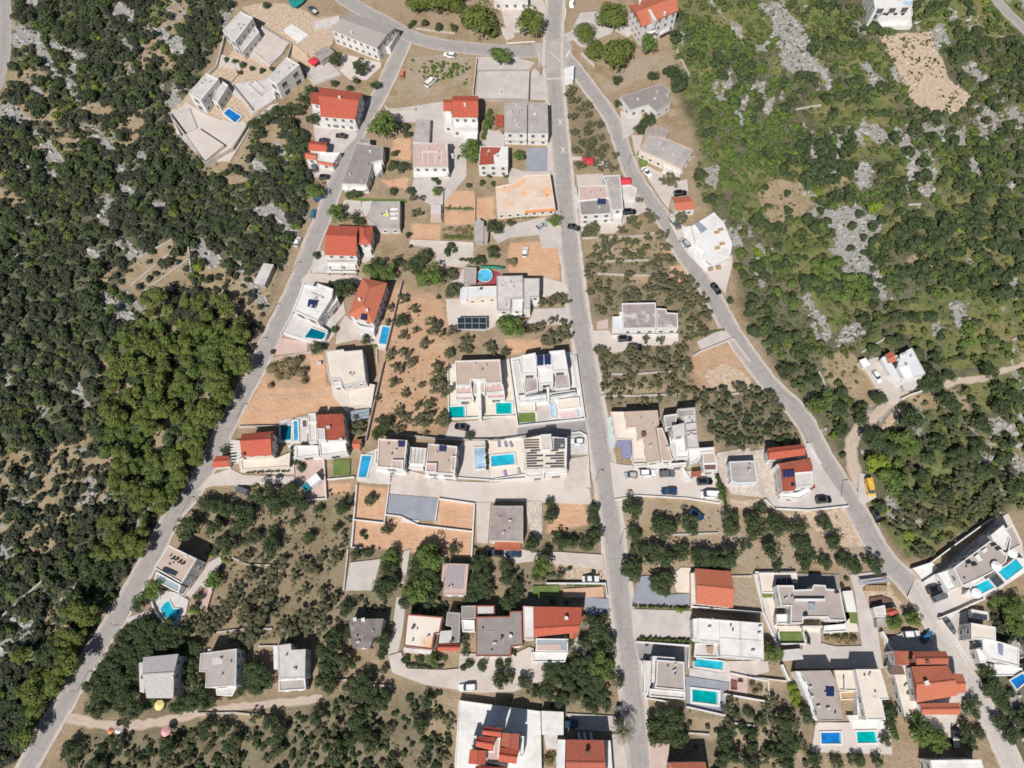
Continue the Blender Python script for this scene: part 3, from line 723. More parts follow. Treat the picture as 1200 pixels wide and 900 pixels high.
    h = House('villa with striped solar-slat roof', 'white villa whose roof is striped by rows of dark slats', 'R', '660,340', 'villa', 'villa', 'm')
    h.f('R', '482,228 620,202 830,222 826,460 512,470', 6.4, r='c', par=.3); h.f('R', '622,196 705,190 714,310 636,316', 7.2, r='l', par=.2, z0=6, win=0)
    for r_ in range(11):
        y = 232 + r_ * 20.5
        for x0, x1 in (((490, 612),) if r_ < 4 else ((512, 642 - 50 * (r_ % 2)), (660 + 40 * (r_ % 3), 806))) if r_ != 4 else ((545, 620), (700, 760)):
            h.quad('solar_slat', 'R', '%d,%.1f %d,%.1f %d,%.1f %d,%.1f' % (x0, y + 4, x1, y, x1, y + 9, x0, y + 13), 6.25, 'brown' if r_ < 3 else 'dark', .08, .1)
    for r_ in range(4): h.quad('solar_slat', 'R', '725,%d 812,%d 812,%d 725,%d' % (232 + r_ * 22, 228 + r_ * 22, 240 + r_ * 22, 244 + r_ * 22), 6.25, 'solarblack', .08, .3)
    h.f('R', '500,475 650,470 652,520 545,530 505,520', 3.4, r='l', par=.3); h.f('R', '660,465 830,455 832,500 660,515', 3.4, r='w', par=.3); h.slats('awning', 'R', '664,462 806,450 806,470 664,480', 4.0, 2, 'brown', .6); h.done()
    h = House('tan villa above twin teal pools', 'tan-roofed twin villa with white centre stair above two teal pools', 'N', '360,300', 'villa', 'villa', 'm')
    h.f('N', '200,197 515,187 530,350 415,354 412,325 315,328 310,370 206,368', 6.3, r='t', par=.3); h.f('N', '208,376 318,372 322,428 204,432', 4.6, r='k', par=.4); h.f('N', '416,360 534,357 546,410 420,424', 4.6, r='k', par=.4); h.f('N', '203,438 325,436 330,470 202,474', 3.4, r='k', par=.4); h.f('N', '424,430 546,418 550,458 424,462', 3.4, r='k', par=.4)
    h.f('N', '360,335 376,335 384,590 364,590', 4, r='w', par=0, win=0); h.f('N', '330,350 358,345 360,430 330,430', 3.6, r='t', par=.3); h.f('N', '382,345 410,340 412,420 384,425', 3.6, r='t', par=.3); h.ac('N', '250,385 300,385 460,368 500,368 330,205 420,200', 4.5, .8, .6); h.done()
    h = House('white twin villa with blue collectors', 'bright white twin villa with blue collectors between its two roofs', 'N', '830,290', 'villa', 'villa', 'm')
    h.f('N', '662,160 765,140 776,284 668,290', 6.6, r='w', par=.3); h.f('N', '862,130 970,120 995,264 884,270', 6.6, r='w', par=.3); h.f('N', '768,158 860,150 880,240 776,248', 6.2, r='w', par=.1); h.f('N', '780,252 886,250 892,355 790,365', 5.6, r='w', par=.3)
    h.solar('N', '772,160 818,158 822,228 776,232', 6.4, 2); h.solar('N', '824,158 870,155 876,222 828,226', 6.4, 2); h.f('N', '682,294 776,290 784,400 690,424', 3.4, r='g', par=.4); h.f('N', '896,276 998,266 1010,384 905,396', 3.4, r='g', par=.4)
    h.quad('terrace_mat', 'N', '715,348 770,345 772,395 722,402', 3.1, 'oldroof', .05); h.quad('terrace_mat', 'N', '918,305 975,300 978,352 925,358', 3.1, 'oldroof', .05); h.f('N', '640,440 840,420 842,470 650,490', 2.4, r='w', par=.3); h.f('N', '858,425 1045,400 1050,430 862,460', 2.4, r='w', par=.3); h.f('N', '600,200 650,190 690,440 640,450', .9, r='l', par=.15, win=0); h.f('N', '1005,150 1040,160 1085,400 1050,400', .9, r='l', par=.15, win=0); h.f('N', '645,500 762,490 766,552 650,556', 1.4, r='c', par=.2, win=0); h.f('N', '925,470 1070,450 1080,525 930,540', 1.2, r='c', par=.2, win=0); h.rail('N', '690,445 840,425', 2.4, 1.0); h.rail('N', '870,440 1045,415', 2.4, 1.0); h.f('N', '846,375 858,372 862,480 850,482', 3.2, r='w', par=0, win=0); h.done()
    h = House('tan house with a lavender awning', 'large tan-roofed house with lavender awning along the straight road', 'S', '500,350', 'house', 'house', 'm')
    h.f('S', '280,150 538,138 550,245 520,275 562,530 452,548 432,352 386,365 372,266 302,270', 6.2, r='t', par=.12, w='c', p='t'); h.f('S', '172,150 276,150 298,268 368,272 382,366 428,362 446,528 345,530 338,372 212,368', 3.8, r='c', par=.3, w='c'); h.slab('awning', 'S', '215,374 332,372 333,508 262,510 256,424 217,420', 3.9, 4.0, 'awning_blue', 1)
    h.f('S', '530,278 575,275 615,385 655,530 568,535', 5.6, r='t', par=.12, w='c'); h.f('S', '350,555 640,540 642,572 352,580', 2.8, r='l', par=.3); h.ch('S', '430,325', 6, 1.2, 1.0, 'n'); h.ac('S', '620,425', 5.5); h.done()
    h = House('grey stone-roofed tower house', 'grey stone-roofed house with box tower and red awning', 'S', '770,330', 'house', 'house', 'm')
    h.f('S', '694,128 833,115 862,430 772,438 752,250', 6.4, r='l', par=.15, w='w', p='g'); h.f('S', '652,262 742,240 750,330 664,342', 8.0, r='l', par=0); h.f('S', '585,180 690,165 680,250 600,280', 5.8, r='g', par=.3); h.f('S', '632,342 668,340 675,510 640,520', 4, r='l'); h.f('S', '672,345 760,335 780,510 680,515', 3.6, r='w', par=.4); h.f('S', '782,440 980,425 984,462 884,470 870,520 790,560', 4.2, r='w', par=.3); h.f('S', '886,472 984,467 1000,552 892,556', 4.0, r='t', par=.1); h.f('S', '893,558 1000,554 1000,608 898,610', 3.8, r='n', par=.1)
    h.slab('awning', 'S', '806,620 880,610 876,654 806,660', 2.6, 2.7, 'tile_orange', 1); h.f('S', '530,560 760,545 760,572 530,590', 2.6, r='w', par=.3); h.f('S', '715,590 740,588 800,680 745,688', 1.0, r='w', par=.15, win=0); h.slats('pergola_beam', 'S', '700,150 815,140 820,185 705,190', 6.5, 4, 'grey', .2)
    for y in (238, 300, 330): h.quad('roof_edge', 'S', '760,%d 850,%d 850,%d 760,%d' % (y, y - 12, y - 7, y + 6), 6.3, 'dark', .12)
    h.done()
    h = House('low grey flat-roofed block', 'low grey flat-roofed block with bluish white walls on rubble yard', 'T', '280,400', 'house')
    h.f('T', '188,332 350,326 372,464 240,470 202,456', 4, r='g', par=.15, w='b', p='b', win=1); h.ac('T', '222,385 285,420', 3.8, .5, .4); h.done()
    h = House('red two-level roof house', 'house with two red roof levels, white roof square and three collectors', 'T', '600,400', 'house')
    h.g('T', '432,246 655,222 678,290 440,322', 5.4, 6.2, r='R', rt=.45); h.f('T', '500,342 704,306 720,356 722,392 608,402 608,516 532,522 515,362', 6.6, r='tile_red', par=.04, w='w', p='tile_red'); h.f('T', '608,404 718,396 724,488 620,498', 6.2, r='l', par=.15); h.slab('roof_step', 'T', '502,345 705,310 718,352 520,366', 6.6, 7.0, 'tile_rust')
    h.solar('T', '526,392 602,386 606,430 530,434', 6.6, 3); h.ac('T', '598,480', 6.6, .9, .6, 'solarblack'); h.f('T', '515,535 620,530 700,500 715,530 640,575 515,560', 3.0, r='w', par=.35); h.slab('awning', 'T', '700,480 735,476 742,500 708,506', 3.2, 3.3, 'tile_red', 1); h.done()
    h = House('grey house with an orange roof corner', 'isolated pale grey house with orange roof corner at the dirt track', 'U', '720,420', 'house')
    h.f('U', '760,235 790,290 900,500 860,520 690,550 615,430 640,300', 3.6, r='b', par=.15, w='w', p='l'); h.g('U', '485,310 555,268 610,365 530,395', 3.8, 4.4, r='O', win=0); h.f('U', '450,345 485,318 575,420 640,540 690,560 660,610 540,500', 2.6, r='b', par=.1, win=0); h.f('U', '640,560 690,552 860,522 840,600 760,650 690,660', 2.6, r='l', par=0, w='l'); h.quad('roof_sheet', 'U', '625,435 720,410 775,530 690,550', 3.65, 'fabric_white', .06); h.ac('U', '690,290 630,350 600,320', 3.5, 1.1, .8); h.done()
    h = House('small white shed roof', 'small white-roofed shed beside the parked white car', 'U', '290,385', 'shed', 'shed')
    h.f('U', '240,362 295,340 340,405 275,430', 2.4, r='fabric_white', par=0, win=0); h.done()
    h = House('tan-roofed villa beside the left road', 'tan-roofed villa with glass porch above a curved pool deck', 'V', '430,340', 'villa', 'villa', 'm')
    h.f('V', '385,193 605,300 485,493 272,370', 6.2, r='t', par=.3); h.f('V', '288,402 478,505 462,565 272,472', 3.4, r='glassroof', par=.15); h.quad('solar_panel', 'V', '352,362 458,408 436,434 336,390', 6.0, 'solarblack', .1, .3, frame='metal'); h.ac('V', '410,295 438,302 462,322 488,335', 5.9, .7, .9, 'solarblack'); h.ac('V', '520,275', 5.9, .9, .5)
    h.slats('terrace_step', 'V', '480,520 560,530 520,600 450,570', .5, 5, 'white', .4, along=1); h.rail('V', '600,320 500,480', 3.0, 1.0); h.done()
    h = House('garden shelter with white beams', 'small white-beamed garden shelter right of the tan villa', 'V', '680,570', 'shelter', 'shelter')
    h.f('V', '628,500 670,480 722,520 712,545', 2.4, r='l', par=0, win=0); h.f('V', '670,540 722,548 680,690 625,670', .8, r='k', par=0, win=0, w='l'); h.done()
    h = House('pale gable house, left of three', 'pale grey gable-roofed house above a yellow parasol', 'AA', '320,490', 'house')
    h.g('AA', '185,335 460,308 420,655 212,655', 6.2, 7.4, r='L', rt=.42, w='l'); h.f('AA', '155,382 186,375 190,610 162,602', 4.6, r='l', par=0, win=0); h.ch('AA', '182,488', 4.6, .7, .7, 'n'); h.ch('AA', '410,492', 7, .4, .4); h.done()
    h = House('grey flat house with a blue-shaded side wall', 'grey flat-roofed house with blue-shaded side wall, middle of three', 'AA', '780,430', 'house')
    h.f('AA', '632,305 915,268 910,555 670,575 676,452 622,448', 6, r='g', par=.1, w='b', p='l'); h.f('AA', '752,580 905,562 915,570 880,640 760,632', 2.6, r='l', par=.1); h.ac('AA', '700,275', 5.9, .7, .8); h.quad('roof_ring', 'AA', '720,340 800,330 810,385 730,395', 5.92, 'lightgrey', .04); h.done()
    h = House('pale house with a step-cut roof', 'pale flat-roofed house with step-cut corner and lower white-edged terrace', 'AB', '410,520', 'house')
    h.f('AB', '300,376 405,362 408,412 520,405 515,630 312,640', 5.4, r='l', par=.12, w='b', p='l'); h.f('AB', '310,645 515,635 524,720 310,735', 3, r='g', par=.25, w='l', p='w'); h.f('AB', '272,385 296,382 300,560 276,560', 3, r='b', par=0, win=0); h.done()
    h = House('dark tiled house in the trees', 'grey-brown tiled house partly hidden by trees', 'AB', '990,280', 'house')
    h.f('AB', '860,172 1125,170 1104,300 1050,310 1020,396 892,392', 4.4, r='tile_grey', par=0, w='g'); h.ch('AB', '905,172', 4.4, .7, .7); h.ch('AB', '970,175', 4.4, .7, .7); h.done()
    h = House('striped-roof hut', 'hut with pink-edged roof of grey stripes among trees', 'W', '860,770', 'hut', 'hut')
    h.f('W', '800,662 955,666 936,882 776,880', 3.8, r='k', par=.1, w='l', p='k'); h.slats('roof_stripe', 'W', '808,672 932,680 918,842 792,838', 3.75, 8, 'slate', .55, along=1); h.f('W', '776,658 798,660 775,790 766,780', 2.2, r='k', par=0, win=0); h.done()
    h = House('square grey-brown roof house', 'square house with worn grey-brown flat roof between soil plots', 'X', '330,260', 'house')
    h.f('X', '215,137 438,137 438,385 198,380', 4.2, r='o', par=.1, w='c', p='g'); h.f('X', '242,395 430,390 410,448 240,440', 2.4, r='tile_orange', par=0, w='k'); h.ac('X', '345,240', 4.1, .9, .7); h.done()
    h = House('cream roof with an orange stain', 'cream flat roof with orange stain and thin red edging', 'Y', '370,400', 'house')
    h.f('Y', '245,264 525,286 500,415 460,420 440,543 220,516', 4.6, r='creamstain', par=.2, w='w', p='tile_rust'); h.ch('Y', '290,370', 4.4, 1.0, .5, 'n'); h.slab('awning', 'Y', '460,420 498,418 470,560 440,550', 2.4, 2.5, 'brown'); h.f('Y', '222,530 435,550 430,575 225,560', 2.6, r='l', par=0); h.done()
    h = House('grey annex with a red porch', 'grey sheet-roofed annex with red tiled porch strip', 'Y', '580,400', 'house')
    h.f('Y', '560,247 663,255 655,482 592,488 595,360 548,352', 4.2, r='G', par=.1, w='g'); h.f('Y', '510,400 590,395 588,485 498,488', 3.6, r='l', par=0, w='w'); h.g('Y', '488,498 655,496 652,552 486,550', 2.8, 3.5, r='R', win=0); h.ch('Y', '590,480', 4.0, 1.4, .5, 'n'); h.done()
    h = House('grey corrugated house with a red rim', 'large grey corrugated roof with red rim and white inner terrace', 'Y', '950,440', 'house')
    h.f('Y', '785,285 1045,280 1050,242 1145,240 1150,510 1060,520 1055,594 785,594', 4.8, r='G', par=.12, w='c', p='tile_rust'); h.f('Y', '672,202 784,198 780,300 672,300', 4.2, r='G', par=.1, w='g'); h.f('Y', '790,197 930,197 930,278 790,272', 3.8, r='l', par=.1, w='g', p='tile_rust'); h.f('Y', '672,308 774,312 774,400 680,402', 3.6, r='w', par=.3)
    for q in ('848,295 852,295 852,395 848,395', '980,290 984,290 984,395 980,395', '790,398 1000,398 1000,402 790,402', '1000,405 1004,405 1004,500 1000,500'): h.quad('roof_seam', 'Y', q, 4.72, 'grey', .08)
    h.ch('Y', '1055,435', 4.6, .9, .6); h.ch('Y', '985,450', 4.6, .9, .5, 'n'); h.done()
    h = House('red-roofed house with a white terrace strip', 'bright red roof with white strip beside it and glassed lower terrace', 'Z', '530,320', 'house')
    h.g('Z', '372,205 750,212 716,408 375,442', 6.2, 7.4, r='R', rt=.74, w='w'); h.f('Z', '286,202 369,206 372,460 292,460', 5.4, r='w', par=.15, p='k'); h.g('Z', '646,352 716,350 706,460 650,455', 5, 5.6, ax=1, r='O'); h.f('Z', '388,455 640,458 636,556 385,555', 3.2, r='glassroof', par=.1); h.f('Z', '362,560 640,562 612,640 366,640', 2.8, r='w', par=.3); h.quad('terrace_floor', 'Z', '388,500 585,500 582,545 388,545', 3.15, 'pinkish', .04); h.ch('Z', '625,295', 6.8, 1.0); h.slab('awning', 'Z', '740,285 790,285 788,318 742,320', 2.4, 2.5, 'tile_red', 1); h.done()
    h = House('white compound with clustered red roofs', 'large white walled compound with a cluster of small red roofs', 'AC', '600,700', 'villa', 'villa', 'm')
    h.f('AC', '285,305 1000,402 1012,960 240,960', 2.2, r='w', par=.25, w='w', win=0)
    h.g('AC', '495,535 665,547 652,630 488,606', 9.6, 10.3, r='R', ov=.2); h.g('AC', '665,590 815,602 808,742 650,705', 9.4, 10.2, ax=1, r='U', ov=.2); h.g('AC', '442,620 600,630 586,750 430,712', 9.0, 9.8, r='R', ov=.2); h.g('AC', '380,735 525,747 515,870 365,862', 8.2, 9.2, ax=1, r='R', ov=.2); h.g('AC', '642,717 805,742 790,865 632,840', 8.4, 9.2, r='R', ov=.2); h.g('AC', '430,880 700,892 690,990 420,980', 7.8, 8.8, r='R', ov=.2)
    h.f('AC', '600,640 650,632 632,800 720,850 710,890 520,850 530,750 588,752', 6.4, r='k', par=.3); h.f('AC', '822,620 856,622 848,800 815,800', 5.2, r='w', par=.3); h.f('AC', '405,620 438,618 428,700 385,735', 5.6, r='b', par=.3); h.done()
    h = House('white pad roof', 'plain white pad roof right of the white compound', 'AD', '200,500', 'garage', 'garage')
    h.f('AD', '112,402 300,412 298,605 116,602', 2.8, r='w', par=0, w='l', win=0); h.done()
    h = House('red roof at the lower edge', 'red gable roof at the lower edge with three white chairs behind', 'AD', '490,740', 'house')
    h.g('AD', '325,650 660,656 675,1040 320,1040', 7, 8.4, r='U', w='b', ov=.3); h.f('AD', '252,652 318,652 312,1000 236,1000', 3.6, r='b', par=.2); h.f('AD', '672,660 715,660 740,1000 680,1000', 3.2, r='b', par=.3); h.ch('AD', '512,770', 8.0, 1.1, .7, 'n'); h.done()
    h = House('orange roof at the lower edge', 'orange roof cut by the lower edge beside a red-brown yard', 'AL', '400,460', 'house')
    h.g('AL', '268,442 520,437 560,700 250,700', 6.0, 7.6, hip=.3, r='O', w='c', ov=.3); h.done()
    h = House('red-orange gable house with a grass lot', 'red-orange gable-roofed house between slate driveway and grass lot', 'AE', '700,300', 'house')
    h.g('AE', '566,156 820,177 836,435 575,405', 4.8, 6.4, r='O', ov=.3, w='c'); h.f('AE', '538,190 560,190 572,405 540,420', 2.6, r='c', par=.2, w='c', win=0); h.done()
    h = House('white ribbed-roof house', 'white house with ribbed white roof above the narrow blue pool', 'AE', '810,640', 'house', 'house', 'm')
    h.f('AE', '592,506 1045,541 1050,800 746,775 740,682 586,670', 5.4, r='w', par=.12); h.f('AE', '568,682 736,690 730,785 560,778', 2.8, r='l', par=.3, win=0); h.f('AE', '552,512 588,508 582,670 556,650', 4.8, r='w', par=.2)
    for q in ('735,530 742,530 745,680 738,680', '880,540 888,540 892,780 884,780', '600,655 740,668 740,675 600,662', '745,640 1035,662 1035,670 745,648'): h.quad('roof_seam', 'AE', q, 5.3, 'lightgrey', .06)
    h.ac('AE', '690,515 672,570 1028,565 1022,612', 5.3, .8, .6); h.f('AE', '985,770 1045,775 1040,800 985,795', 4.6, r='w'); h.quad('terrace_table', 'AE', '645,705 700,705 690,760 650,750', 3.3, 'wood', .06); h.done()
    h = House('taupe-roofed house with the garage court', 'taupe-roofed white house with sunken garage court and white wall', 'AF', '350,330', 'house', 'house', 'm')
    h.f('AF', '272,236 446,250 452,434 258,415 266,372', 6, r='p', par=.3); h.f('AF', '245,212 386,222 388,244 262,236 256,380 240,380', 5.2, r='w', par=.2); h.f('AF', '225,420 455,440 452,490 225,470', 3.2, r='l', par=.35); h.f('AF', '185,240 235,245 238,370 205,470 190,440', 2.6, r='l', par=.3, win=0); h.ac('AF', '200,250 395,262', 5.8, .8, .5); h.done()
    h = House('taupe villa with the skylight', 'broad taupe-roofed white villa with small skylight and slot cut', 'AG', '560,400', 'villa', 'villa', 'm')
    h.f('AG', '302,276 420,276 425,308 550,302 562,270 645,275 650,300 745,306 790,523 676,523 660,500 490,500 485,543 397,543 402,420 332,420', 5.6, r='p', par=.3); h.f('AG', '430,372 640,372 640,384 430,384', 6.4, r='w', par=0, z0=5.2, win=0); h.quad('skylight', 'AG', '520,378 570,380 566,392 520,390', 5.5, 'solar', .1); h.quad('skylight', 'AG', '522,398 574,402 570,450 525,446', 5.4, 'glassroof', .25)
    h.f('AG', '178,186 440,186 452,258 300,256 290,330 200,330', 1.6, r='c', par=.25, w='w', win=0); h.solar('AG', '292,232 404,226 412,262 288,268', 1.7, 3); h.f('AG', '300,480 390,478 392,545 300,550', 3.0, r='w', par=.3); h.f('AG', '635,560 785,545 800,600 630,610', 3.0, r='w', par=.35); h.f('AG', '768,320 830,315 860,460 800,460', 1.6, r='w', par=0, win=0); h.ac('AG', '510,485 730,322', 5.5, 1.0, .9, 'solarblack'); h.f('AG', '485,560 625,560 620,575 485,575', 2.6, r='k', par=.2, win=0); h.done()
    h = House('grey carport slab', 'grey carport slab on the shaded court below the taupe villa', 'AG', '410,760', 'carport', 'carport')
    h.slab('roof', 'AG', '340,730 470,720 490,795 345,810', 2.8, 3.0, 'lightgrey', 1)
    h = House('taupe half of the divided house', 'divided flat house, taupe half with dark skylight and cream half', 'AH', '600,560', 'house', 'house', 'm')
    h.f('AH', '292,348 548,342 595,430 666,785 457,790 375,490', 5.4, r='p', par=.15, w='w', p='p'); h.f('AH', '240,350 290,350 372,490 440,790 400,760 350,600', 3.6, r='b', par=.2, win=0); h.f('AH', '582,342 742,340 768,420 790,525 622,520 600,430', 4.0, r='c', par=.3, w='c'); h.f('AH', '772,332 988,332 1064,598 998,600 1034,778 866,778', 6.0, r='c', par=.15, w='w'); h.f('AH', '770,430 800,430 850,735 790,735', 3.4, r='b', par=.2, win=0)
    h.quad('skylight', 'AH', '506,488 580,492 578,570 512,570', 5.35, 'solar', .25); h.f('AH', '625,530 770,525 775,600 640,605', 1.4, r='wood', par=.2, w='c', win=0); h.slab('partition', 'AH', '672,410 682,410 686,520 676,520', 4.0, 4.9, 'white'); h.ac('AH', '375,490 390,575 448,660 940,575', 5.3, .9, .6); h.f('AH', '700,740 850,740 1040,800 1060,850 760,850', 1.2, r='w', par=0, win=0); h.done()
    h = House('sprawling orange-roofed house', 'sprawling orange-roofed house stepped along the right road', 'AI', '570,400', 'house')
    h.f('AI', '286,136 423,140 440,236 300,236', 5.6, r='tile_orange', par=.02, p='tile_orange'); h.g('AI', '424,142 650,138 668,238 442,240', 6.2, 7, r='U', rt=.5, ov=.25); h.g('AI', '406,246 664,241 735,450 445,500', 6.8, 8.2, r='O', rt=.5, ov=.25); h.g('AI', '700,295 770,298 790,430 690,440', 5.6, 6.4, r='O', ov=.2, rt=.5); h.g('AI', '465,506 742,500 745,585 482,586', 5, 5.6, r='O', ov=.2)
    h.f('AI', '252,242 400,246 470,598 362,600 292,312', 3.2, r='c', par=.3); h.slab('pergola_roof', 'AI', '258,250 350,250 365,302 260,305', 3.8, 3.9, 'brown'); h.ch('AI', '520,362', 7.6, 1.2, .8); h.ch('AI', '685,355', 6.6, 1.0, 1.0); h.ch('AI', '430,200', 6.4, 1.4, .7, 'n'); h.ch('AI', '528,212', 6.6, .8, .6, 'n'); h.done()
    h = House('grey hut beside the timber plot', 'grey hut with small red roof beside the timber building plot', 'AG', '1030,490', 'hut', 'hut')
    h.f('AG', '980,432 1060,415 1076,500 1000,500', 2.8, r='l', par=.1, win=0); h.f('AG', '1002,508 1075,505 1078,562 1010,570', 2.4, r='g', par=.1, w='g', win=0); h.g('AG', '1066,440 1120,432 1165,470 1075,500', 2.6, 3.2, r='R', win=0); h.done()
    h = House('house hidden below the frame', 'dark-shadowed house at the lower right edge of the frame', 'AI', '720,930', 'house')
    h.f('AI', '540,905 900,900 930,1010 560,1010', 6, r='w'); h.done()
    h = House('large white villa with twin aqua pools', 'large white villa with taupe roof and two aqua pools at right edge', 'AJ', '800,580', 'villa', 'villa', 'm')
    h.f('AJ', '580,642 905,402 1058,530 1040,590 905,690 660,805', 6.8, r='p', par=.25); h.f('AJ', '910,352 1020,262 1075,370 1040,480 930,405', 7.0, r='w', par=.25); h.f('AJ', '1030,300 1100,262 1165,400 1180,440 1060,500 1080,380', 5.6, r='p', par=.3); h.f('AJ', '440,690 575,650 655,800 545,850', 3.4, r='w', par=.3); h.f('AJ', '740,760 830,700 860,745 770,800', 5.4, r='w', par=.2); h.f('AJ', '905,640 975,590 1010,620 930,670', 6, r='w', par=.2)
    h.f('AJ', '690,870 740,812 890,740 965,665 1130,552 1200,560 1260,640 1040,790 960,820 800,905', 2.6, r='w', par=.0, win=0); h.slab('roof_light', 'AJ', '770,540 800,515 835,570 805,590', 6.8, 7.3, 'white'); h.slab('roof_light', 'AJ', '830,490 865,465 882,490 850,512', 6.8, 7.2, 'white'); h.ac('AJ', '660,565 720,590 980,470 940,435 770,610', 6.6, 1.2, .7, 'solarblack'); h.slab('pool_canopy', 'AJ', '900,740 965,695 1030,770 965,815', 3.3, 3.4, 'glass'); h.done()
    h = House('white stepped house by the bright pool', 'white stepped house beside the bright blue pool at right edge', 'AK', '950,700', 'house', 'house', 'm')
    h.f('AK', '670,428 915,470 917,608 778,588 672,590', 6.2, r='c', par=.12, w='w', p='w'); h.f('AK', '785,600 890,602 1000,630 1150,680 1150,868 870,800 790,700', 5.0, r='w', par=.25); h.f('AK', '720,690 815,685 818,830 762,830', 3.6, r='w', par=.1); h.f('AK', '672,290 838,320 845,400 682,370', 2.2, r='l', par=.25, win=0); h.quad('skylight', 'AK', '940,640 990,650 985,760 950,740', 5.0, 'awning_blue', .1); h.quad('skylight', 'AK', '710,610 778,605 778,670 715,680', 3.7, 'solarblack', .1); h.f('AK', '820,835 1000,850 1180,880 1200,960 900,960', 2.6, r='w', par=.2, win=0); h.done()
    h = House('white villa at the upper edge', 'white terraced villa at the upper edge above sandy excavation', 'e', '580,60', 'villa', 'villa', 'm')
    h.f('e', '478,-80 680,-80 676,30 502,38', 7.5, r='w'); h.f('e', '500,44 676,36 678,70 520,78', 4.5, r='w', par=.5); h.f('e', '522,88 672,82 676,120 528,122', 1.8, r='w', par=.2, win=0); h.ac('e', '545,60 560,62 600,62 635,62', 4.5, 1.0, .7, 'solarblack'); h.done()
    h = House('pale shed on the left roadside', 'pale concrete shed roof left of the left road', 'K', '60,140', 'shed', 'shed')
    h.f('K', '60,58 135,68 65,225 -15,205', 2.6, r='l', par=0, w='g', win=0); h.done()
    h = House('white building at the top edge', 'white building whose front just enters at the top edge', 'C', '470,-5', 'house')
    h.f('C', '350,-90 590,-90 592,2 352,4', 4, r='w', w='w'); h.done()
# ------------------------------------------------------------------ paved ground, roads
ROADS = {}
def smooth(pts, step=1.5):
    p = [np.array(q) for q in pts]; p = [2 * p[0] - p[1]] + p + [2 * p[-1] - p[-2]]; out = []
    for i in range(1, len(p) - 2):
        L = np.linalg.norm(p[i + 1] - p[i]); n = max(2, int(L / step))
        for k in range(n):
            t = k / n; a, b_, c, d = p[i - 1], p[i], p[i + 1], p[i + 2]
            out.append(.5 * (2 * b_ + (c - a) * t + (2 * a - 5 * b_ + 4 * c - d) * t * t + (3 * b_ - a - 3 * c + d) * t ** 3))
    out.append(p[-2]); return out

def road(name, pts, width, mat, z=.06, kerb=None, walk=None, jitter=.12):
    c = smooth([un(x, y) for x, y in P('_', pts)]); n = len(c); L = []; R = []; NRM = []
    w = width if isinstance(width, (list, tuple)) else (width, width)
    for i in range(n):
        d = c[min(i + 1, n - 1)] - c[max(0, i - 1)]; d /= np.linalg.norm(d); nn = np.array([-d[1], d[0]]); NRM.append(nn)
        hw = (w[0] + (w[1] - w[0]) * i / n) / 2
        L.append(c[i] + nn * (hw + RNG.uniform(-jitter, jitter))); R.append(c[i] - nn * (hw + RNG.uniform(-jitter, jitter)))
    def strip(a, b_, z0, z1, nm, mt):
        m = MB(); va = m.vs([(p[0], p[1], z1) for p in a]); vb = m.vs([(p[0], p[1], z1) for p in b_])
        wa = m.vs([(p[0], p[1], z0) for p in a]); wb = m.vs([(p[0], p[1], z0) for p in b_])
        acc = 0
        for i in range(len(a) - 1):
            l_ = float(np.linalg.norm(np.array(a[i + 1]) - a[i])); W = float(np.linalg.norm(np.array(a[i]) - b_[i]))
            m.f.append([vb[i], vb[i + 1], va[i + 1], va[i]]); m.m.append(0); m.uv[len(m.f) - 1] = [(0, acc), (0, acc + l_), (1, acc + l_), (1, acc)]
            m.f.append([va[i], va[i + 1], wa[i + 1], wa[i]]); m.m.append(0); m.uv[len(m.f) - 1] = [(1, acc)] * 4
            m.f.append([wb[i], wb[i + 1], vb[i + 1], vb[i]]); m.m.append(0); m.uv[len(m.f) - 1] = [(0, acc)] * 4
            acc += l_
        return tag(m.build(nm, mt), kind='structure')
    strip(L, R, -.05, z, name, mat)
    if walk:
        for sgn, wd, base in ((1, walk[0], L), (-1, walk[1], R)):
            if wd:
                a = [base[i] + NRM[i] * sgn * .0 for i in range(n)]; b_ = [base[i] + NRM[i] * sgn * (wd + RNG.uniform(-.12, .12)) for i in range(n)]
                strip(*((b_, a) if sgn > 0 else (a, b_)), -.05, z + .1, 'pavement', 'concrete')
    for i in range(0, n - 1): BLOCKED.append(ccw([tuple(L[i] + NRM[i]), tuple(R[i] - NRM[i]), tuple(R[i + 1] - NRM[i + 1]), tuple(L[i + 1] + NRM[i + 1])]))
    ROADS[name + pts[:6]] = (c, NRM)
    return c

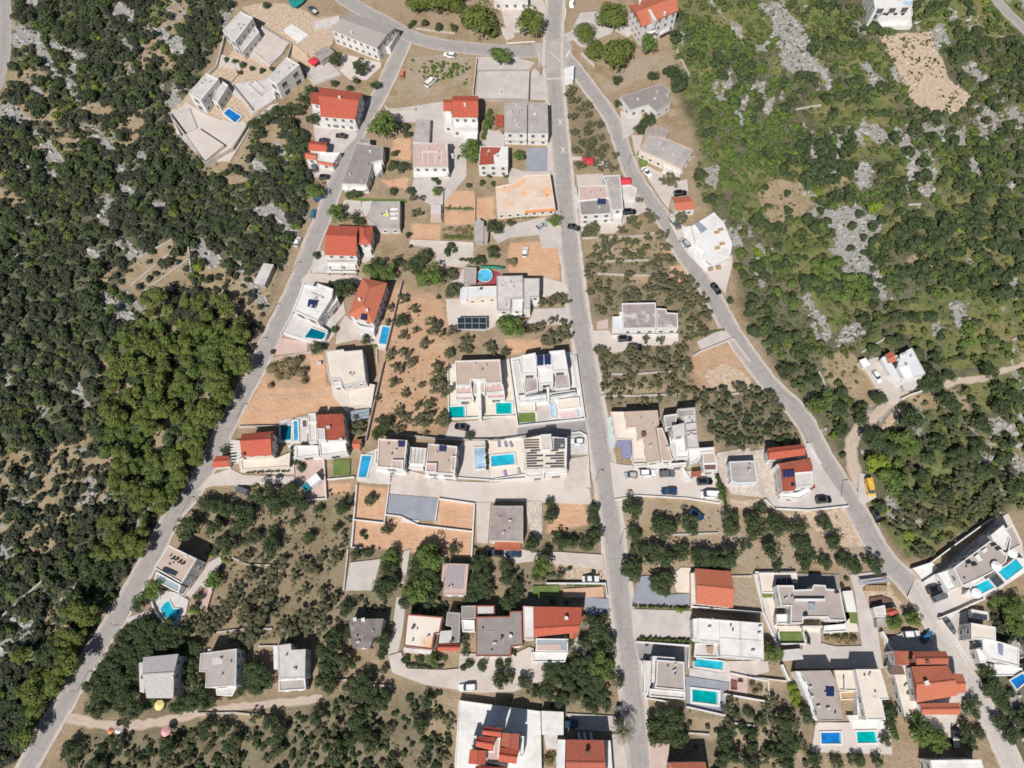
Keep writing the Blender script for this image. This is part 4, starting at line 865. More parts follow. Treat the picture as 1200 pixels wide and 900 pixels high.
def roadmat(key, col, edge, seed):
    m, nt, b = new_mat(key)
    uv = nd(nt, 'ShaderNodeUVMap').outputs[0]; pos = nd(nt, 'ShaderNodeNewGeometry').outputs['Position']
    sx = nd(nt, 'ShaderNodeSeparateXYZ'); nt.links.new(uv, sx.inputs[0])
    n1 = ramp(nt, noise(nt, pos, .35, 4), .3, .7); c = mix(nt, n1, scl(col, .92), scl(col, 1.08))
    n2 = noise(nt, pos, .9, 4, .7)
    e = math_(nt, 'ABSOLUTE', math_(nt, 'SUBTRACT', sx.outputs[0], .5))
    e = math_(nt, 'ADD', e, math_(nt, 'MULTIPLY', math_(nt, 'SUBTRACT', n2, .5), .35))
    c = mix(nt, math_(nt, 'MULTIPLY', ramp(nt, e, .33, .47), .8), c, edge + (1,))
    # worn wheel tracks and long patches of newer surfacing
    wv = math_(nt, 'ABSOLUTE', math_(nt, 'SUBTRACT', math_(nt, 'ABSOLUTE', math_(nt, 'SUBTRACT', sx.outputs[0], .5)), .2))
    c = mix(nt, math_(nt, 'MULTIPLY', ramp(nt, wv, .1, .0), .22), c, scl(col, 1.25))
    vm = nd(nt, 'ShaderNodeVectorMath', operation='MULTIPLY'); vm.inputs[1].default_value = (3.5, .045, 1); nt.links.new(uv, vm.inputs[0])
    n3 = ramp(nt, noise(nt, vm.outputs[0], 1.0, 2), .56, .60); c = mix(nt, math_(nt, 'MULTIPLY', n3, .3), c, scl(col, .72))
    # pour joints across the lane, fine cracks and small mended spots
    jv = math_(nt, 'FRACT', math_(nt, 'MULTIPLY', sx.outputs[1], .0537)); c = mix(nt, math_(nt, 'MULTIPLY', ramp(nt, jv, .012, .008), .45), c, scl(col, .55))
    vo = nd(nt, 'ShaderNodeTexVoronoi', feature='DISTANCE_TO_EDGE'); vo.inputs['Scale'].default_value = .16; wq = nd(nt, 'ShaderNodeVectorMath', operation='ADD'); nt.links.new(pos, wq.inputs[0])
    nz = nd(nt, 'ShaderNodeTexNoise'); nz.inputs['Scale'].default_value = .5; nt.links.new(pos, nz.inputs['Vector']); wz = nd(nt, 'ShaderNodeVectorMath', operation='SCALE'); wz.inputs['Scale'].default_value = 4.0; nt.links.new(nz.outputs['Color'], wz.inputs[0]); nt.links.new(wz.outputs[0], wq.inputs[1]); nt.links.new(wq.outputs[0], vo.inputs['Vector'])
    c = mix(nt, math_(nt, 'MULTIPLY', ramp(nt, vo.outputs['Distance'], .022, .008), .35), c, scl(col, .6))
    sp = ramp(nt, noise(nt, pos, .33, 2), .66, .69); c = mix(nt, math_(nt, 'MULTIPLY', sp, .35), c, scl(col, .7))
    nt.links.new(c, b.inputs['Base Color']); b.inputs['Roughness'].default_value = .9
    MATS[key] = m
roadmat('road', (.345, .318, .30), (.50, .445, .40), 1)
roadmat('roadpale', (.50, .455, .42), (.58, .52, .46), 3)
roadmat('track', (.50, .405, .325), (.33, .26, .18), 2)

def ground_things():
    road('road', '653,-40 648,60 650,100 655,160 661,220 669,300 683,400 700,500 715,600 727,700 738,780 745,850 752,930', (6.2, 5.2), 'road', .07, walk=(1.0, 1.1))
    road('road', '474,48 447,108 425,145 411,175 394,215 383,245 365,288 346,338 322,388 300,435 281,470 262,508 238,556 222,582 203,604 175,658 137,724 105,774 77,822 61,848 33,898 10,940', (5.6, 5.0), 'road', .075, walk=(.5, .6))
    road('road', '652,58 670,76 690,102 718,142 742,205 784,266 799,294 831,341 857,388 874,413 902,450 938,487 964,535 1000,592 1031,647 1060,678 1074,694', (5.0, 5.6), 'road', .08, walk=(.4, .5))
    road('road', '1068,688 1074,694 1093,728 1119,773 1140,808 1160,842 1182,888 1200,930', (5.2, 5.2), 'roadpale', .09, walk=(.4, .4))
    road('road', '376,-30 400,-4 425,12 455,28 480,42 510,51 545,56 600,60 654,61', (6.5, 6.5), 'road', .085)
    road('road', '-30,-70 2,-10 6,40 2,80 -14,120 -60,170', 5, 'road', .06)
    road('road', '1140,-40 1170,2 1190,24 1230,60', 4.5, 'road', .06)
    road('road', '655,48 690,34 712,28 740,40', 4.5, 'palegrey', .066)
    road('dirt_track', '1008,572 1000,548 997,524 1006,503 1026,487 1046,470 1064,458', (4.2, 3.2), 'track', .05, jitter=.35)
    road('dirt_track', '1100,458 1118,447 1150,444 1178,434 1230,420', (2.4, 1.6), 'track', .05, jitter=.35)
    road('dirt_track', '68,838 100,846 140,850 175,848 215,840 265,830 300,826 345,822 378,818', (2.7, 2.0), 'track', .05, jitter=.35)
    road('dirt_track', '470,700 466,740 461,768 477,787 505,790 537,792', (2.6, 3.2), 'palegrey', .05, jitter=.1)
    # crossing cracks, junction and the white crosses painted on the straight road
    pave('road_junction', 'C', '620,300 700,300 860,250 900,320 905,400 840,480 720,520 660,400', 'junction', .09)
    for x, y in ((940, 258), (960, 455)):
        for d in ((-16, -22, 16, 24), (16, -22, -16, 24)):
            a = PW('F', '%d,%d' % (x + d[0], y + d[1]))[0]; b_ = PW('F', '%d,%d' % (x + d[2], y + d[3]))[0]; m = MB(); v = np.array(b_) - np.array(a)
            m.box(((a[0] + b_[0]) / 2, (a[1] + b_[1]) / 2, .074 + (.004 if d[0] > 0 else 0)), (np.linalg.norm(v), .22, .004), math.atan2(v[1], v[0])); tag(m.build('road_marking', 'paint'), kind='structure')
    for q in ('855,60 862,60 852,140 844,140', '880,350 888,354 866,402 858,398', '440,300 640,288 640,294 440,308', '712,548 830,544 830,556 712,562', '664,360 672,360 676,470 668,470'):
        pave('road_marking', 'C', q, 'paint' if q[0] in '84' and q[:3] != '712' else 'concrete', .096)
    # paved yards, decks, drives
    for nm, sh, pts, mat in (
     ('pavement', 'C', '225,400 480,395 640,440 600,488 230,490', 'palegrey'), ('pavement', 'C', '612,510 640,480 700,540 730,705 610,700', 'palegrey'), ('pavement', 'C', '400,195 480,195 500,262 440,285 410,240', 'concrete'),
     ('driveway', 'C', '880,250 960,90 1180,70 1200,200 1170,240 1090,270 1020,330 960,330', 'palegrey'), ('yard', 'C', '350,0 700,-10 720,90 700,220 480,230 430,180 400,50', 'concrete'),
     ('yard', 'B', '330,370 640,440 640,470 540,560 420,560 350,500', 'paleconcrete'), ('driveway', 'B', '660,730 700,770 960,760 1090,715 1090,870 700,850', 'palegrey'),
     ('yard', 'E', '160,260 465,330 470,360 300,540 290,660 160,640 110,520 180,420', 'palegrey'), ('driveway', 'E', '700,170 1090,110 1110,300 1240,280 1240,640 1060,860 840,780 870,660 1110,640 1110,410 990,400 985,240 730,230', 'palegrey'),
     ('yard', 'F', '390,300 545,335 545,440 390,425', 'palegrey'), ('courtyard', 'F', '700,440 848,438 862,602 700,604', 'slate'), ('yard', 'F', '560,570 690,605 870,604 870,624 580,690', 'concrete'), ('yard', 'F', '850,120 868,120 885,600 850,600', 'concrete'),
     ('yard', 'G', '480,170 560,170 540,270 520,290 600,390 700,440 690,520 870,480 880,560 760,600 740,690 700,640 560,420 500,280', 'concrete'), ('driveway', 'G', '400,0 560,30 490,160 420,200', 'palegrey'), ('yard', 'G', '90,450 280,440 300,520 100,530', 'concrete'), ('yard', 'G', '425,600 560,650 600,700 420,770', 'palegrey'), ('yard', 'G', '120,770 460,765 360,860 130,860', 'concrete'), ('yard', 'G', '60,320 130,320 130,345 60,345', 'concrete'),
     ('yard', 'J', '760,60 830,120 1060,420 1190,350 1190,420 1140,620 870,340 800,230 740,110', 'paleconcrete'),
     ('ramp', 'O', '820,420 1008,330 1072,392 850,486', 'palegrey'), ('driveway', 'O', '80,345 200,340 222,378 690,372 690,440 500,450 240,500 180,500 90,420', 'paleconcrete'), ('yard', 'O', '120,280 195,262 195,330 115,335', 'pinkpave'),
     ('courtyard', 'H', '190,745 230,540 300,560 318,600 590,660 590,750', 'lightgrey'), ('driveway', 'H', '100,800 160,750 570,770 640,800 600,850 340,830 100,860', 'concrete'), ('yard', 'H', '600,500 730,500 740,610 660,660 595,640', 'palegrey'), ('yard', 'H', '470,105 620,115 640,240 560,290 470,180', 'concrete'), ('path', 'H', '560,90 1020,100 1030,125 560,112', 'turf'),
     ('yard', 'I', '560,300 900,215 1060,200 1072,420 930,424 910,330 700,350 620,392', 'palegrey'), ('courtyard', 'M', '150,400 230,400 300,410 548,400 552,520 560,600 470,650 170,640', 'paleconcrete'), ('round_pool_deck', 'M', '380,265 390,170 520,180 580,200 560,260 530,335 470,290', 'redpave'), ('yard', 'M', '200,260 300,150 390,150 385,265 310,305 265,310 250,330', 'concrete'), ('yard', 'M', '885,240 910,230 1090,280 1110,340 900,390 885,390', 'paleconcrete'), ('driveway', 'M', '810,560 840,480 1110,470 1120,600 760,610', 'palegrey'),
     ('yard', 'I', '0,372 450,385 450,490 380,560 200,540 160,420 0,400', 'concrete'), ('path', 'I', '0,0 150,10 230,100 225,240 150,240 150,110 0,60', 'palegrey'),
     ('yard', 'K', '200,610 380,215 480,205 610,250 640,330 620,600 560,680 440,680', 'lightgrey'), ('yard', 'K', '200,640 400,670 400,750 160,770 130,730', 'pinkpave'), ('yard', 'K', '700,460 780,530 930,580 940,690 780,650 620,690 640,560', 'concrete'), ('pool_deck', 'K', '930,560 1000,535 1062,542 1025,745 925,720', 'paleconcrete'), ('path', 'K', '640,340 680,330 700,450 620,530 590,520', 'concrete'),
     ('yard', 'L', '790,480 905,470 910,490 920,640 1100,650 1110,680 900,680 800,560', 'paleconcrete'), ('yard', 'P', '235,330 330,335 320,450 560,470 660,420 660,350 690,360 690,575 310,560 300,500 240,500', 'paleconcrete'), ('pool_deck', 'P', '585,195 780,165 780,350 700,360 585,345', 'lightgrey'), ('driveway', 'P', '0,690 100,580 240,535 330,580 690,590 690,640 120,655', 'concrete'), ('driveway', 'P', '695,480 890,450 910,740 740,755 700,600', 'pinkpave'), ('yard', 'P', '640,365 1060,420 1050,450 900,470 690,475', 'white'),
     ('pool_deck', 'Q', '120,560 165,350 290,300 285,450 385,480 380,585 190,570', 'lightgrey'), ('driveway', 'Q', '380,585 410,500 520,470 650,510 740,540 900,560 1200,570 1640,490 1940,620 1960,740 1260,710 1070,740 760,690', 'paleconcrete'), ('driveway', 'Q', '405,490 640,515 800,560 790,690 370,655', 'concrete'), ('courtyard', 'Q', '358,660 752,690 730,872 465,842 350,820', 'slate'), ('path', 'Q', '470,850 610,865 600,890 460,880', 'paleconcrete'), ('yard', 'Q', '905,300 950,245 1125,240 1160,540 1100,545 900,520', 'paleconcrete'),
     ('pool_deck', 'R', '208,237 482,214 505,530 228,552', 'cream'), ('yard', 'R', '830,190 905,170 985,195 992,350 860,352 830,470', 'lightgrey'), ('driveway', 'R', '860,382 990,360 1010,605 805,642 800,510', 'concrete'), ('driveway', 'R', '440,130 870,130 985,70 995,190 900,165 620,195 240,235', 'concrete'),
     ('pool_deck', 'N', '148,222 570,185 632,582 155,602', 'cream'), ('driveway', 'N', '165,632 634,590 642,722 125,752', 'concrete'), ('terrace', 'N', '575,182 660,165 1000,130 1050,160 1112,602 640,652', 'white'), ('terrace', 'N', '772,515 855,508 920,500 926,600 775,622', 'palegrey'), ('driveway', 'N', '640,652 1112,602 1130,720 640,730', 'asphalt'),
     ('parking_area', 'S', '165,540 240,560 640,600 850,620 985,640 1030,862 770,822 375,800 200,835', 'paleconcrete'), ('pavement', 'S', '142,190 176,190 206,425 160,440', 'turquoisepave'), ('yard', 'S', '980,640 1000,470 1260,430 1262,690 1100,760 1040,690', 'rubble'),
     ('yard', 'T', '470,520 690,220 716,205 770,345 950,612 700,640 480,625 430,560', 'palegrey'), ('yard', 'T', '100,290 430,250 500,350 520,560 400,560 200,540 130,380', 'rubble'), ('yard', 'T', '1020,400 1100,430 1130,560 1060,600 1010,580', 'palegrey'),
     ('driveway', 'AE', '180,210 270,208 400,340 530,332 536,420 120,402', 'slate'), ('yard', 'AE', '400,205 470,150 545,152 540,330 440,322', 'cream'), ('driveway', 'AE', '122,442 550,455 546,640 130,645', 'palegrey'), ('driveway', 'AF', '142,125 470,150 462,290 440,300 250,215 240,235 160,235', 'asphalt'), ('pool_deck', 'AF', '480,286 746,332 742,378 478,338', 'lightgrey'), ('pool_deck', 'AF', '458,340 740,382 704,455 716,592 458,530', 'slate'), ('terrace', 'AF', '745,335 848,346 852,450 728,430', 'pinkpave'), ('terrace', 'AF', '500,225 560,225 710,245 980,240 990,310 850,350 745,332 500,285', 'concrete'), ('yard', 'AF', '190,240 240,235 240,480 200,480', 'lightgrey'),
     ('driveway', 'AG', '815,200 1040,175 1060,215 900,290 915,330 1010,580 1050,860 840,860 700,860 430,860 440,800 480,720 520,600 610,595 610,680 720,705 900,700 880,560 850,330', 'palegrey'), ('courtyard', 'AG', '420,190 740,200 750,310 420,300', 'asphalt'), ('yard', 'AG', '180,330 300,330 300,560 500,560 625,560 640,610 880,600 800,310 840,480 700,620 500,600 300,600', 'cream'), ('path', 'AG', '145,200 180,190 320,700 290,700', 'paleconcrete'),
     ('pool_deck', 'AH', '420,800 1060,800 1090,1000 1090,1080 380,1060', 'paleconcrete'), ('yard', 'AI', '210,60 370,0 500,30 620,140 670,260 780,440 720,640 700,760 560,680 380,620 270,300 230,140', 'concrete'),
     ('driveway', 'AK', '388,382 622,308 640,450 632,600 720,690 760,830 800,900 690,900 520,620', 'palegrey'), ('driveway', 'AJ', '325,750 380,680 440,640 985,215 1025,255 900,372 590,620 470,660 410,730', 'asphalt'), ('parking_area', 'AJ', '320,760 440,690 545,850 640,900 660,1000 560,1100 420,1000', 'lightgrey'), ('terrace', 'AJ', '440,690 985,200 1060,160 1180,400 1220,640 960,860 700,1000 560,960', 'paleconcrete'), ('yard', 'AJ', '225,640 390,590 440,640 320,760', 'white'),
     ('pool_deck', 'V', '340,545 430,560 540,620 520,720 440,862 385,830 300,750 255,655 250,610 300,560', 'lightgrey'), ('yard', 'V', '690,330 785,280 800,320 760,400 660,470 560,600 520,580 660,390', 'palegrey'), ('path', 'V', '60,760 250,690 270,750 60,800', 'palegrey'),
     ('yard', 'W', '120,655 340,630 280,850 88,852', 'palegrey'), ('path', 'W', '490,580 545,560 520,720 500,800 480,800', 'concrete'), ('yard', 'X', '110,112 212,110 195,330 190,400 112,392', 'concrete'), ('yard', 'X', '450,105 570,102 575,300 560,400 480,290', 'rubble'), ('driveway', 'X', '200,440 420,440 520,460 680,460 1000,480 1010,590 820,560 560,520 380,540', 'concrete'), ('yard', 'X', '722,720 1000,705 1008,780 718,782', 'soilslab'), ('driveway', 'X', '870,780 1038,790 1040,905 880,905', 'slate'),
     ('driveway', 'Y', '100,590 200,560 250,690 540,700 650,690 660,570 1080,580 1200,520 1400,600 1370,760 1080,870 800,880 400,820 130,720', 'concrete'), ('driveway', 'Z', '650,455 720,440 800,520 780,580 680,610', 'palegrey'), ('driveway', 'AD', '330,420 800,445 830,570 700,580 400,560', 'palegrey'), ('yard', 'AD', '720,600 820,600 870,900 740,900', 'concrete'), ('yard', 'AD', '130,610 250,605 245,735 150,735', 'lightgrey'), ('yard', 'AL', '132,300 266,312 256,480 140,480', 'pinkpave'),
     ('yard', 'U', '330,350 430,325 480,315 575,425 640,545 660,640 640,750 620,800 520,790 400,640 300,430', 'concrete'), ('building_site', 'A', '640,182 830,300 800,360 690,470 560,400 500,340', 'concrete'), ('building_site', 'A', '410,640 430,590 690,555 745,690 650,750 570,800 500,700', 'lightgrey'), ('building_site', 'A', '0,800 120,720 240,800 400,860 560,860 700,740 760,725 560,900 420,1130 240,1130', 'paleconcrete'), ('building_site', 'A', '790,212 850,166 970,245 900,300', 'white'), ('building_site', 'a', '800,525 890,500 900,540 850,620 830,630', 'paleconcrete'), ('building_site', 'a', '845,640 930,600 1050,680 960,755', 'pinkpave'), ('driveway', 'A', '1020,150 1190,110 1190,150 1110,190 1010,200', 'lightgrey'), ('yard', 'A', '940,480 1120,440 1200,520 1000,600', 'palegrey'),
    ):
        pave(nm, sh, pts, mat)
    for sh, pts, z, mat in (('a', '845,640 930,600 1050,680 960,755', 1.9, 'paleconcrete'), ('a', '800,528 888,505 905,550 925,598 848,632', .9, 'palegrey'), ('a', '1000,580 1050,560 1150,600 1085,685 960,600', .7, 'paleconcrete'), ('A', '350,380 470,420 500,500 420,470 330,470', .5, 'concrete'), ('A', '640,190 830,305 760,400 700,440 600,370 545,345', .8, 'concrete'), ('A', '650,600 690,560 742,690 690,730', .8, 'lightgrey'), ('A', '860,300 960,380 1000,470 900,420 850,390', .6, 'gravelsand')):
        pave('building_site', sh, pts, mat, z)
    for pts in ('965,470 1085,470 1080,575 960,580',): tag(pave('lawn', 'P', pts, 'turf'), None)
    for sh, pts in (('AG', '322,604 480,606 482,682 326,682'), ('N', '645,560 760,556 765,622 648,630'), ('X', '505,700 690,695 690,770 508,778'), ('AG', '810,465 865,460 868,545 820,540'), ('G', '518,290 600,345 590,380 545,392'), ('AG', '195,335 268,335 270,360 205,362')): pave('lawn', sh, pts, 'turf')

def pools():
    D = .62
    pool('royal-blue rectangular pool on the building site', 'A', '372,795 410,762 498,820 455,865', D, 'w_blue')
    pool('round light-blue pool on a red deck', 'M', '', 1.2, 'w_round', .15, circle=(455, 218, 58))
    pool('dark teal pool on the white villa terrace', 'K', '378,635 432,562 552,602 530,655', 2.3, 'w_deep', .3)
    pool('narrow aqua pool beside the hipped roof house', 'K', '990,548 1048,556 1018,692 958,684', D, 'w_sky')
    pool('deep teal pool beside the red gable house', 'P', '592,232 668,232 666,335 592,340', D, 'w_deep')
    pool('slim blue pool beside a white slide strip', 'P', '686,198 712,200 716,338 688,340', D, 'w_sky')
    pool('long aqua pool at the left tan villa', 'Q', '162,358 236,362 195,530 132,530', D, 'w_sky')
    pool('aqua pool among loungers on cream deck', 'R', '236,362 416,345 425,425 240,444', D, 'w_aqua')
    pool('left teal pool of the twin tan villa', 'N', '160,520 268,516 270,590 158,595', D, 'w_teal')
    pool('right teal pool of the twin tan villa', 'N', '488,493 600,490 600,568 490,570', D, 'w_teal')
    pool('tiny oval pale pool on the grey terrace', 'N', '866,500 885,485 900,500 910,580 895,595 875,585', D, 'w_pale', .25)
    pool('empty pinkish pool at the white twin villa', 'N', '945,545 1065,532 1078,585 950,600', D, 'pinkpool', .6)
    pool('pale covered pool beside the cream deck hedge', 'Q', '1040,300 1118,296 1124,455 1046,462', D, 'w_pale', .35)
    pool('curved blue pool below the tan villa', 'V', '320,692 345,650 385,622 420,690 470,690 482,700 432,810 372,775', D, 'w_aqua', .22)
    pool('tiny pale plunge pool beside the left road', 'V', '282,600 312,576 312,615 290,632', D, 'w_pale', .2)
    pool('narrow blue pool under the white ribbed house', 'AF', '515,229 700,249 695,300 510,277', D, 'w_aqua', .3)
    pool('white-rimmed teal pool on slate deck', 'AF', '498,424 664,443 660,522 498,502', D, 'w_teal', .55)
    pool('dark blue pool, left of the lower pair', 'AH', '465,890 640,888 648,985 470,985', D, 'w_blue', .35)
    pool('teal pool, right of the lower pair', 'AI', '22,706 158,702 174,782 30,784', D, 'w_teal', .35)
    pool('lower aqua pool of the large white villa', 'AJ', '735,815 890,742 944,808 792,888', 3.0, 'w_aqua', .3)
    pool('upper aqua pool of the large white villa', 'AJ', '965,668 1050,625 1130,558 1194,638 1045,752', 3.0, 'w_aqua', .3)
    pool('bright blue pool at the right edge', 'AI', '1105,345 1195,292 1240,330 1150,405', 3.0, 'w_blue', .3)
    pool('small teal pool of the upper edge villa', 'e', '642,2 672,2 674,24 640,24', 7.5, 'w_pale', .2)

def walls():
    W = wall
    W('curved white wall round the curved blue pool', 'V', '205,575 250,640 270,705 300,752 385,832 440,862', 1.3, .4)
    W('white wall of the cream deck with loungers', 'R', '208,234 480,213', 1.5); W('white wall below the cream deck pool', 'R', '225,555 500,535 505,512', 1.2)
    W('long white roadside wall of the white twin villa', 'N', '575,182 640,652 1112,602 1050,160', 1.5, .35)
    W('cream wall around the twin teal pools', 'N', '148,222 155,602 632,582', 1.2, .3)
    W('white wall left of the big orange plots', 'W', '168,105 130,545 205,550', 1.0, .3); W('white wall between two upper orange plots', 'W', '395,115 360,378', 1.0, .3); W('white cross wall over the lower orange plot', 'W', '145,352 358,376', .9, .3); W('pale wall under the slate court', 'W', '370,318 475,330 600,392 980,436', .9, .3); W('white wall round the right orange plot', 'W', '742,205 995,240 975,615', 1.1, .35)
    W('white wall beside slate court and orange plot', 'W', '742,210 718,370', .9, .3)
    W('white perimeter wall of the garage court', 'AF', '142,120 480,146 474,288', 1.6, .35); W('white wall along the slate pool deck', 'AF', '460,535 716,594 704,455 990,505 985,372 850,346', 1.2, .3); W('white wall under the narrow blue pool', 'AF', '742,320 860,345 1100,372', 1.0, .25); W('white planter wall along the straight road', 'AF', '172,240 200,480 350,505', 1.2, .3)
    W('white slanting wall beside the ribbed white roof', 'AE', '1045,470 1155,705', 1.4, .5); W('grey lower wall of the grass lot', 'AE', '540,425 1040,468', 1.6, .35)
    W('white boundary wall of the taupe villa', 'AG', '145,195 205,450 310,705', 1.3, .4); W('white wall around the sunken lawn', 'AG', '315,600 325,688 505,688 488,600', 1.4, .3); W('white top wall of the taupe villa', 'AG', '150,182 440,180', 1.2, .3)
    W('white wall beside the divided house garden', 'AH', '125,290 190,435', 1.6, .5); W('tall white wall right of the grey court', 'AI', '205,0 285,140 250,250', 1.6, .6)
    W('long white wall on the shaded driveway', 'AJ', '225,648 380,598 580,450 850,255 1000,150', 1.8, .3); W('white roadside wall of the parked dark cars', 'AJ', '320,765 420,700', 1.4, .3); W('white wall between villa and grey driveway', 'AK', '360,378 550,300 720,220 810,188', 1.6, .3); W('white wall along the lower right road', 'AK', '365,390 500,570 640,790', 1.3, .3)
    W('white wall of the paved parking yard', 'S', '200,838 375,803 770,825 1030,865', .9, .3); W('white wall under the red two-level house', 'T', '420,570 480,632 700,642 955,615', 1.1, .3); W('white road wall of the red two-level house', 'T', '690,212 775,345', 1.0, .4)
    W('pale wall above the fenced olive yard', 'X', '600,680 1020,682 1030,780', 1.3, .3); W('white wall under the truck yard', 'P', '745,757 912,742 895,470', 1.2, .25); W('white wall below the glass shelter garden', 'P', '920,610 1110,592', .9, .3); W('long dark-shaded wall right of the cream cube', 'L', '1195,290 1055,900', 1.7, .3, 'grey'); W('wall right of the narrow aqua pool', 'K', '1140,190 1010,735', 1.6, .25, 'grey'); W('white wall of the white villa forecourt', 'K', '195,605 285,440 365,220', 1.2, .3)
    W('pale wall along the bare orange lot', 'K', '100,800 300,770 540,725', .9, .35, 'concrete'); W('low wall above the red gable house', 'L', '60,798 380,790 490,740', 1.0, .3, 'concrete')
    W('pale roadside wall of the pink roof house', 'G', '90,540 118,770 350,775', 1.1, .3); W('thin white wall beside the orange gardens', 'I', '235,20 225,240', 1.2, .25, 'concrete'); W('concrete wall between the orange gardens', 'I', '460,60 458,230', 1.0, .25, 'concrete'); W('pale wall under the left orange garden', 'I', '10,366 450,384', .9, .3, 'paleconcrete')
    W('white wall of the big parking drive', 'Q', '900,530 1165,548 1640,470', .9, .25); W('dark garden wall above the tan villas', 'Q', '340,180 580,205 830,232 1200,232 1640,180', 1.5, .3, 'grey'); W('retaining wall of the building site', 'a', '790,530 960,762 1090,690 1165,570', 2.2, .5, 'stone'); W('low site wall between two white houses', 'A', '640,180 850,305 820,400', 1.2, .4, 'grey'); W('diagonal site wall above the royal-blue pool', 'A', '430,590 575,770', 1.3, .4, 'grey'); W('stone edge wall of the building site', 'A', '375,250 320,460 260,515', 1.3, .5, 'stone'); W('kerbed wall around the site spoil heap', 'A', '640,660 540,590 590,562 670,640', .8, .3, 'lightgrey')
    W('white wall of the left concrete yard', 'U', '230,350 300,450 415,650', 1.1, .3, 'cream'); W('white wall below the orange-corner house', 'U', '650,750 760,700 870,665', 1.2, .3)
    W('pale wall in front of the blotchy roof', 'O', '225,376 690,366', 1.3, .3); W('white wall beside the grey ramp', 'O', '795,520 850,488 1075,398 1200,560', 1.0, .4, 'paleconcrete'); W('pale upper edge of the roadside field', 'O', '720,565 745,640', .9, .3)
    W('field wall under the dry grass plot', 'C', '232,405 205,655', 1.3, .35, 'concrete'); W('red-brown stone wall by the dry grass plot', 'B', '690,765 880,760', 1.3, .4, 'stone'); W('white wall below the apartment house lot', 'D', '680,345 765,520', 1.2, .3, 'paleconcrete'); W('rim wall beside the roadside pines', 'D', '10,370 100,455', 1.0, .4, 'lightgrey')
    W('stepped white wall by the rubble yard', 'S', '985,640 1035,860', 1.0, .3); W('curved planter wall beside the striped roof', 'R', '865,180 930,172 985,200 995,350 1010,600', 1.1, .25)
    W('white yard wall under the glassed terrace', 'Z', '355,560 358,645', 1.2, .3)
    W('low wall of an unfinished room on the site', 'A', '545,592 590,562 672,640 632,672 545,592', 1.0, .3, 'lightgrey'); W('low wall around the upper site slab', 'A', '560,345 700,455 790,365', 1.0, .3, 'lightgrey'); W('kinked wall under the brown site shed', 'A', '940,480 990,560 1100,520 1190,470', 1.0, .3, 'lightgrey'); W('curved wall around the small site mound', 'A', '330,490 385,455 445,470 470,520 400,600', .7, .3, 'paleconcrete'); W('white parapet wall at the tip of the site', 'a', '790,528 850,640 962,758', 2.2, .3, 'lightgrey')
    S = stonewall
    for lb, sh, pts in (('stone terrace wall crossing the olive grove under the pink roof', 'J', '130,232 380,225 560,215 690,180'), ('stone terrace wall, middle of the olive grove', 'J', '250,395 430,390 600,385'), ('stone terrace wall, lowest of the olive grove', 'J', '240,480 430,490 620,495'), ('stone wall through the grove below the blotchy roof', 'O', '150,650 430,645 640,628'), ('pale terrace wall above the tan house', 'O', '140,800 400,800 700,790'), ('pale wall below the reddish field', 'O', '950,805 1180,775'),
      ('dry stone wall on the upper terraced clearing', 'l2', '640,410 810,318'), ('dry stone wall, middle of the terraced clearing', 'l2', '610,540 850,340'), ('dry stone wall on the lower terraced clearing', 'l2', '655,580 890,405'), ('short dry stone wall right of the terraced clearing', 'l2', '880,340 893,470'), ('stone wall among round trees of the lower field', 'r8', '310,235 500,228'), ('stone wall above the orange-red gable house', 'r8', '540,408 640,406'), ('stone wall in the grove left of the slatted link', 'V', '880,290 1000,345 1180,350'), ('pale stone wall below the curved pool', 'V', '710,880 950,850 1190,845'), ('stone wall under the dark tiled house', 'AB', '760,650 900,640 1050,690 1190,690'), ('stone wall above the step-cut roof', 'AB', '150,382 290,380'), ('stone wall between striped hut and olive grove', 'W', '105,560 75,850'), ('stone wall in the green right hillside', 'e', '130,510 250,490'), ('stone wall edging the dirt track house', 'r7', '440,130 560,60 600,62'), ('stone wall beside the right road bend', 'r7', '240,220 290,330'), ('stone wall below the bare right hillside', 'r6', '600,175 665,172'), ('stone wall on the left slope', 'l3', '60,800 150,740'), ('stone wall on the left lower slope', 'l4', '0,495 210,310'), ('stone wall near the bottom left road', 'l4', '280,415 350,350'), ('stone wall along the lower left field', 'AA', '600,775 900,770 1190,800'), ('stone wall below the lime hedge', 'AF', '760,640 900,660'), ('stone wall edging the bottom dry lot', 'AL', '400,235 550,245'), ('stone wall across the lower olive lot', 'AL', '720,400 900,440'), ('stone wall under the soil grove', 'I', '0,372 200,378'), ('stone wall left of the soil grove', 'L', '1140,180 1145,300'), ('stone wall below the top hedge row', 'B', '880,195 1160,230')):
        S(lb, sh, pts)

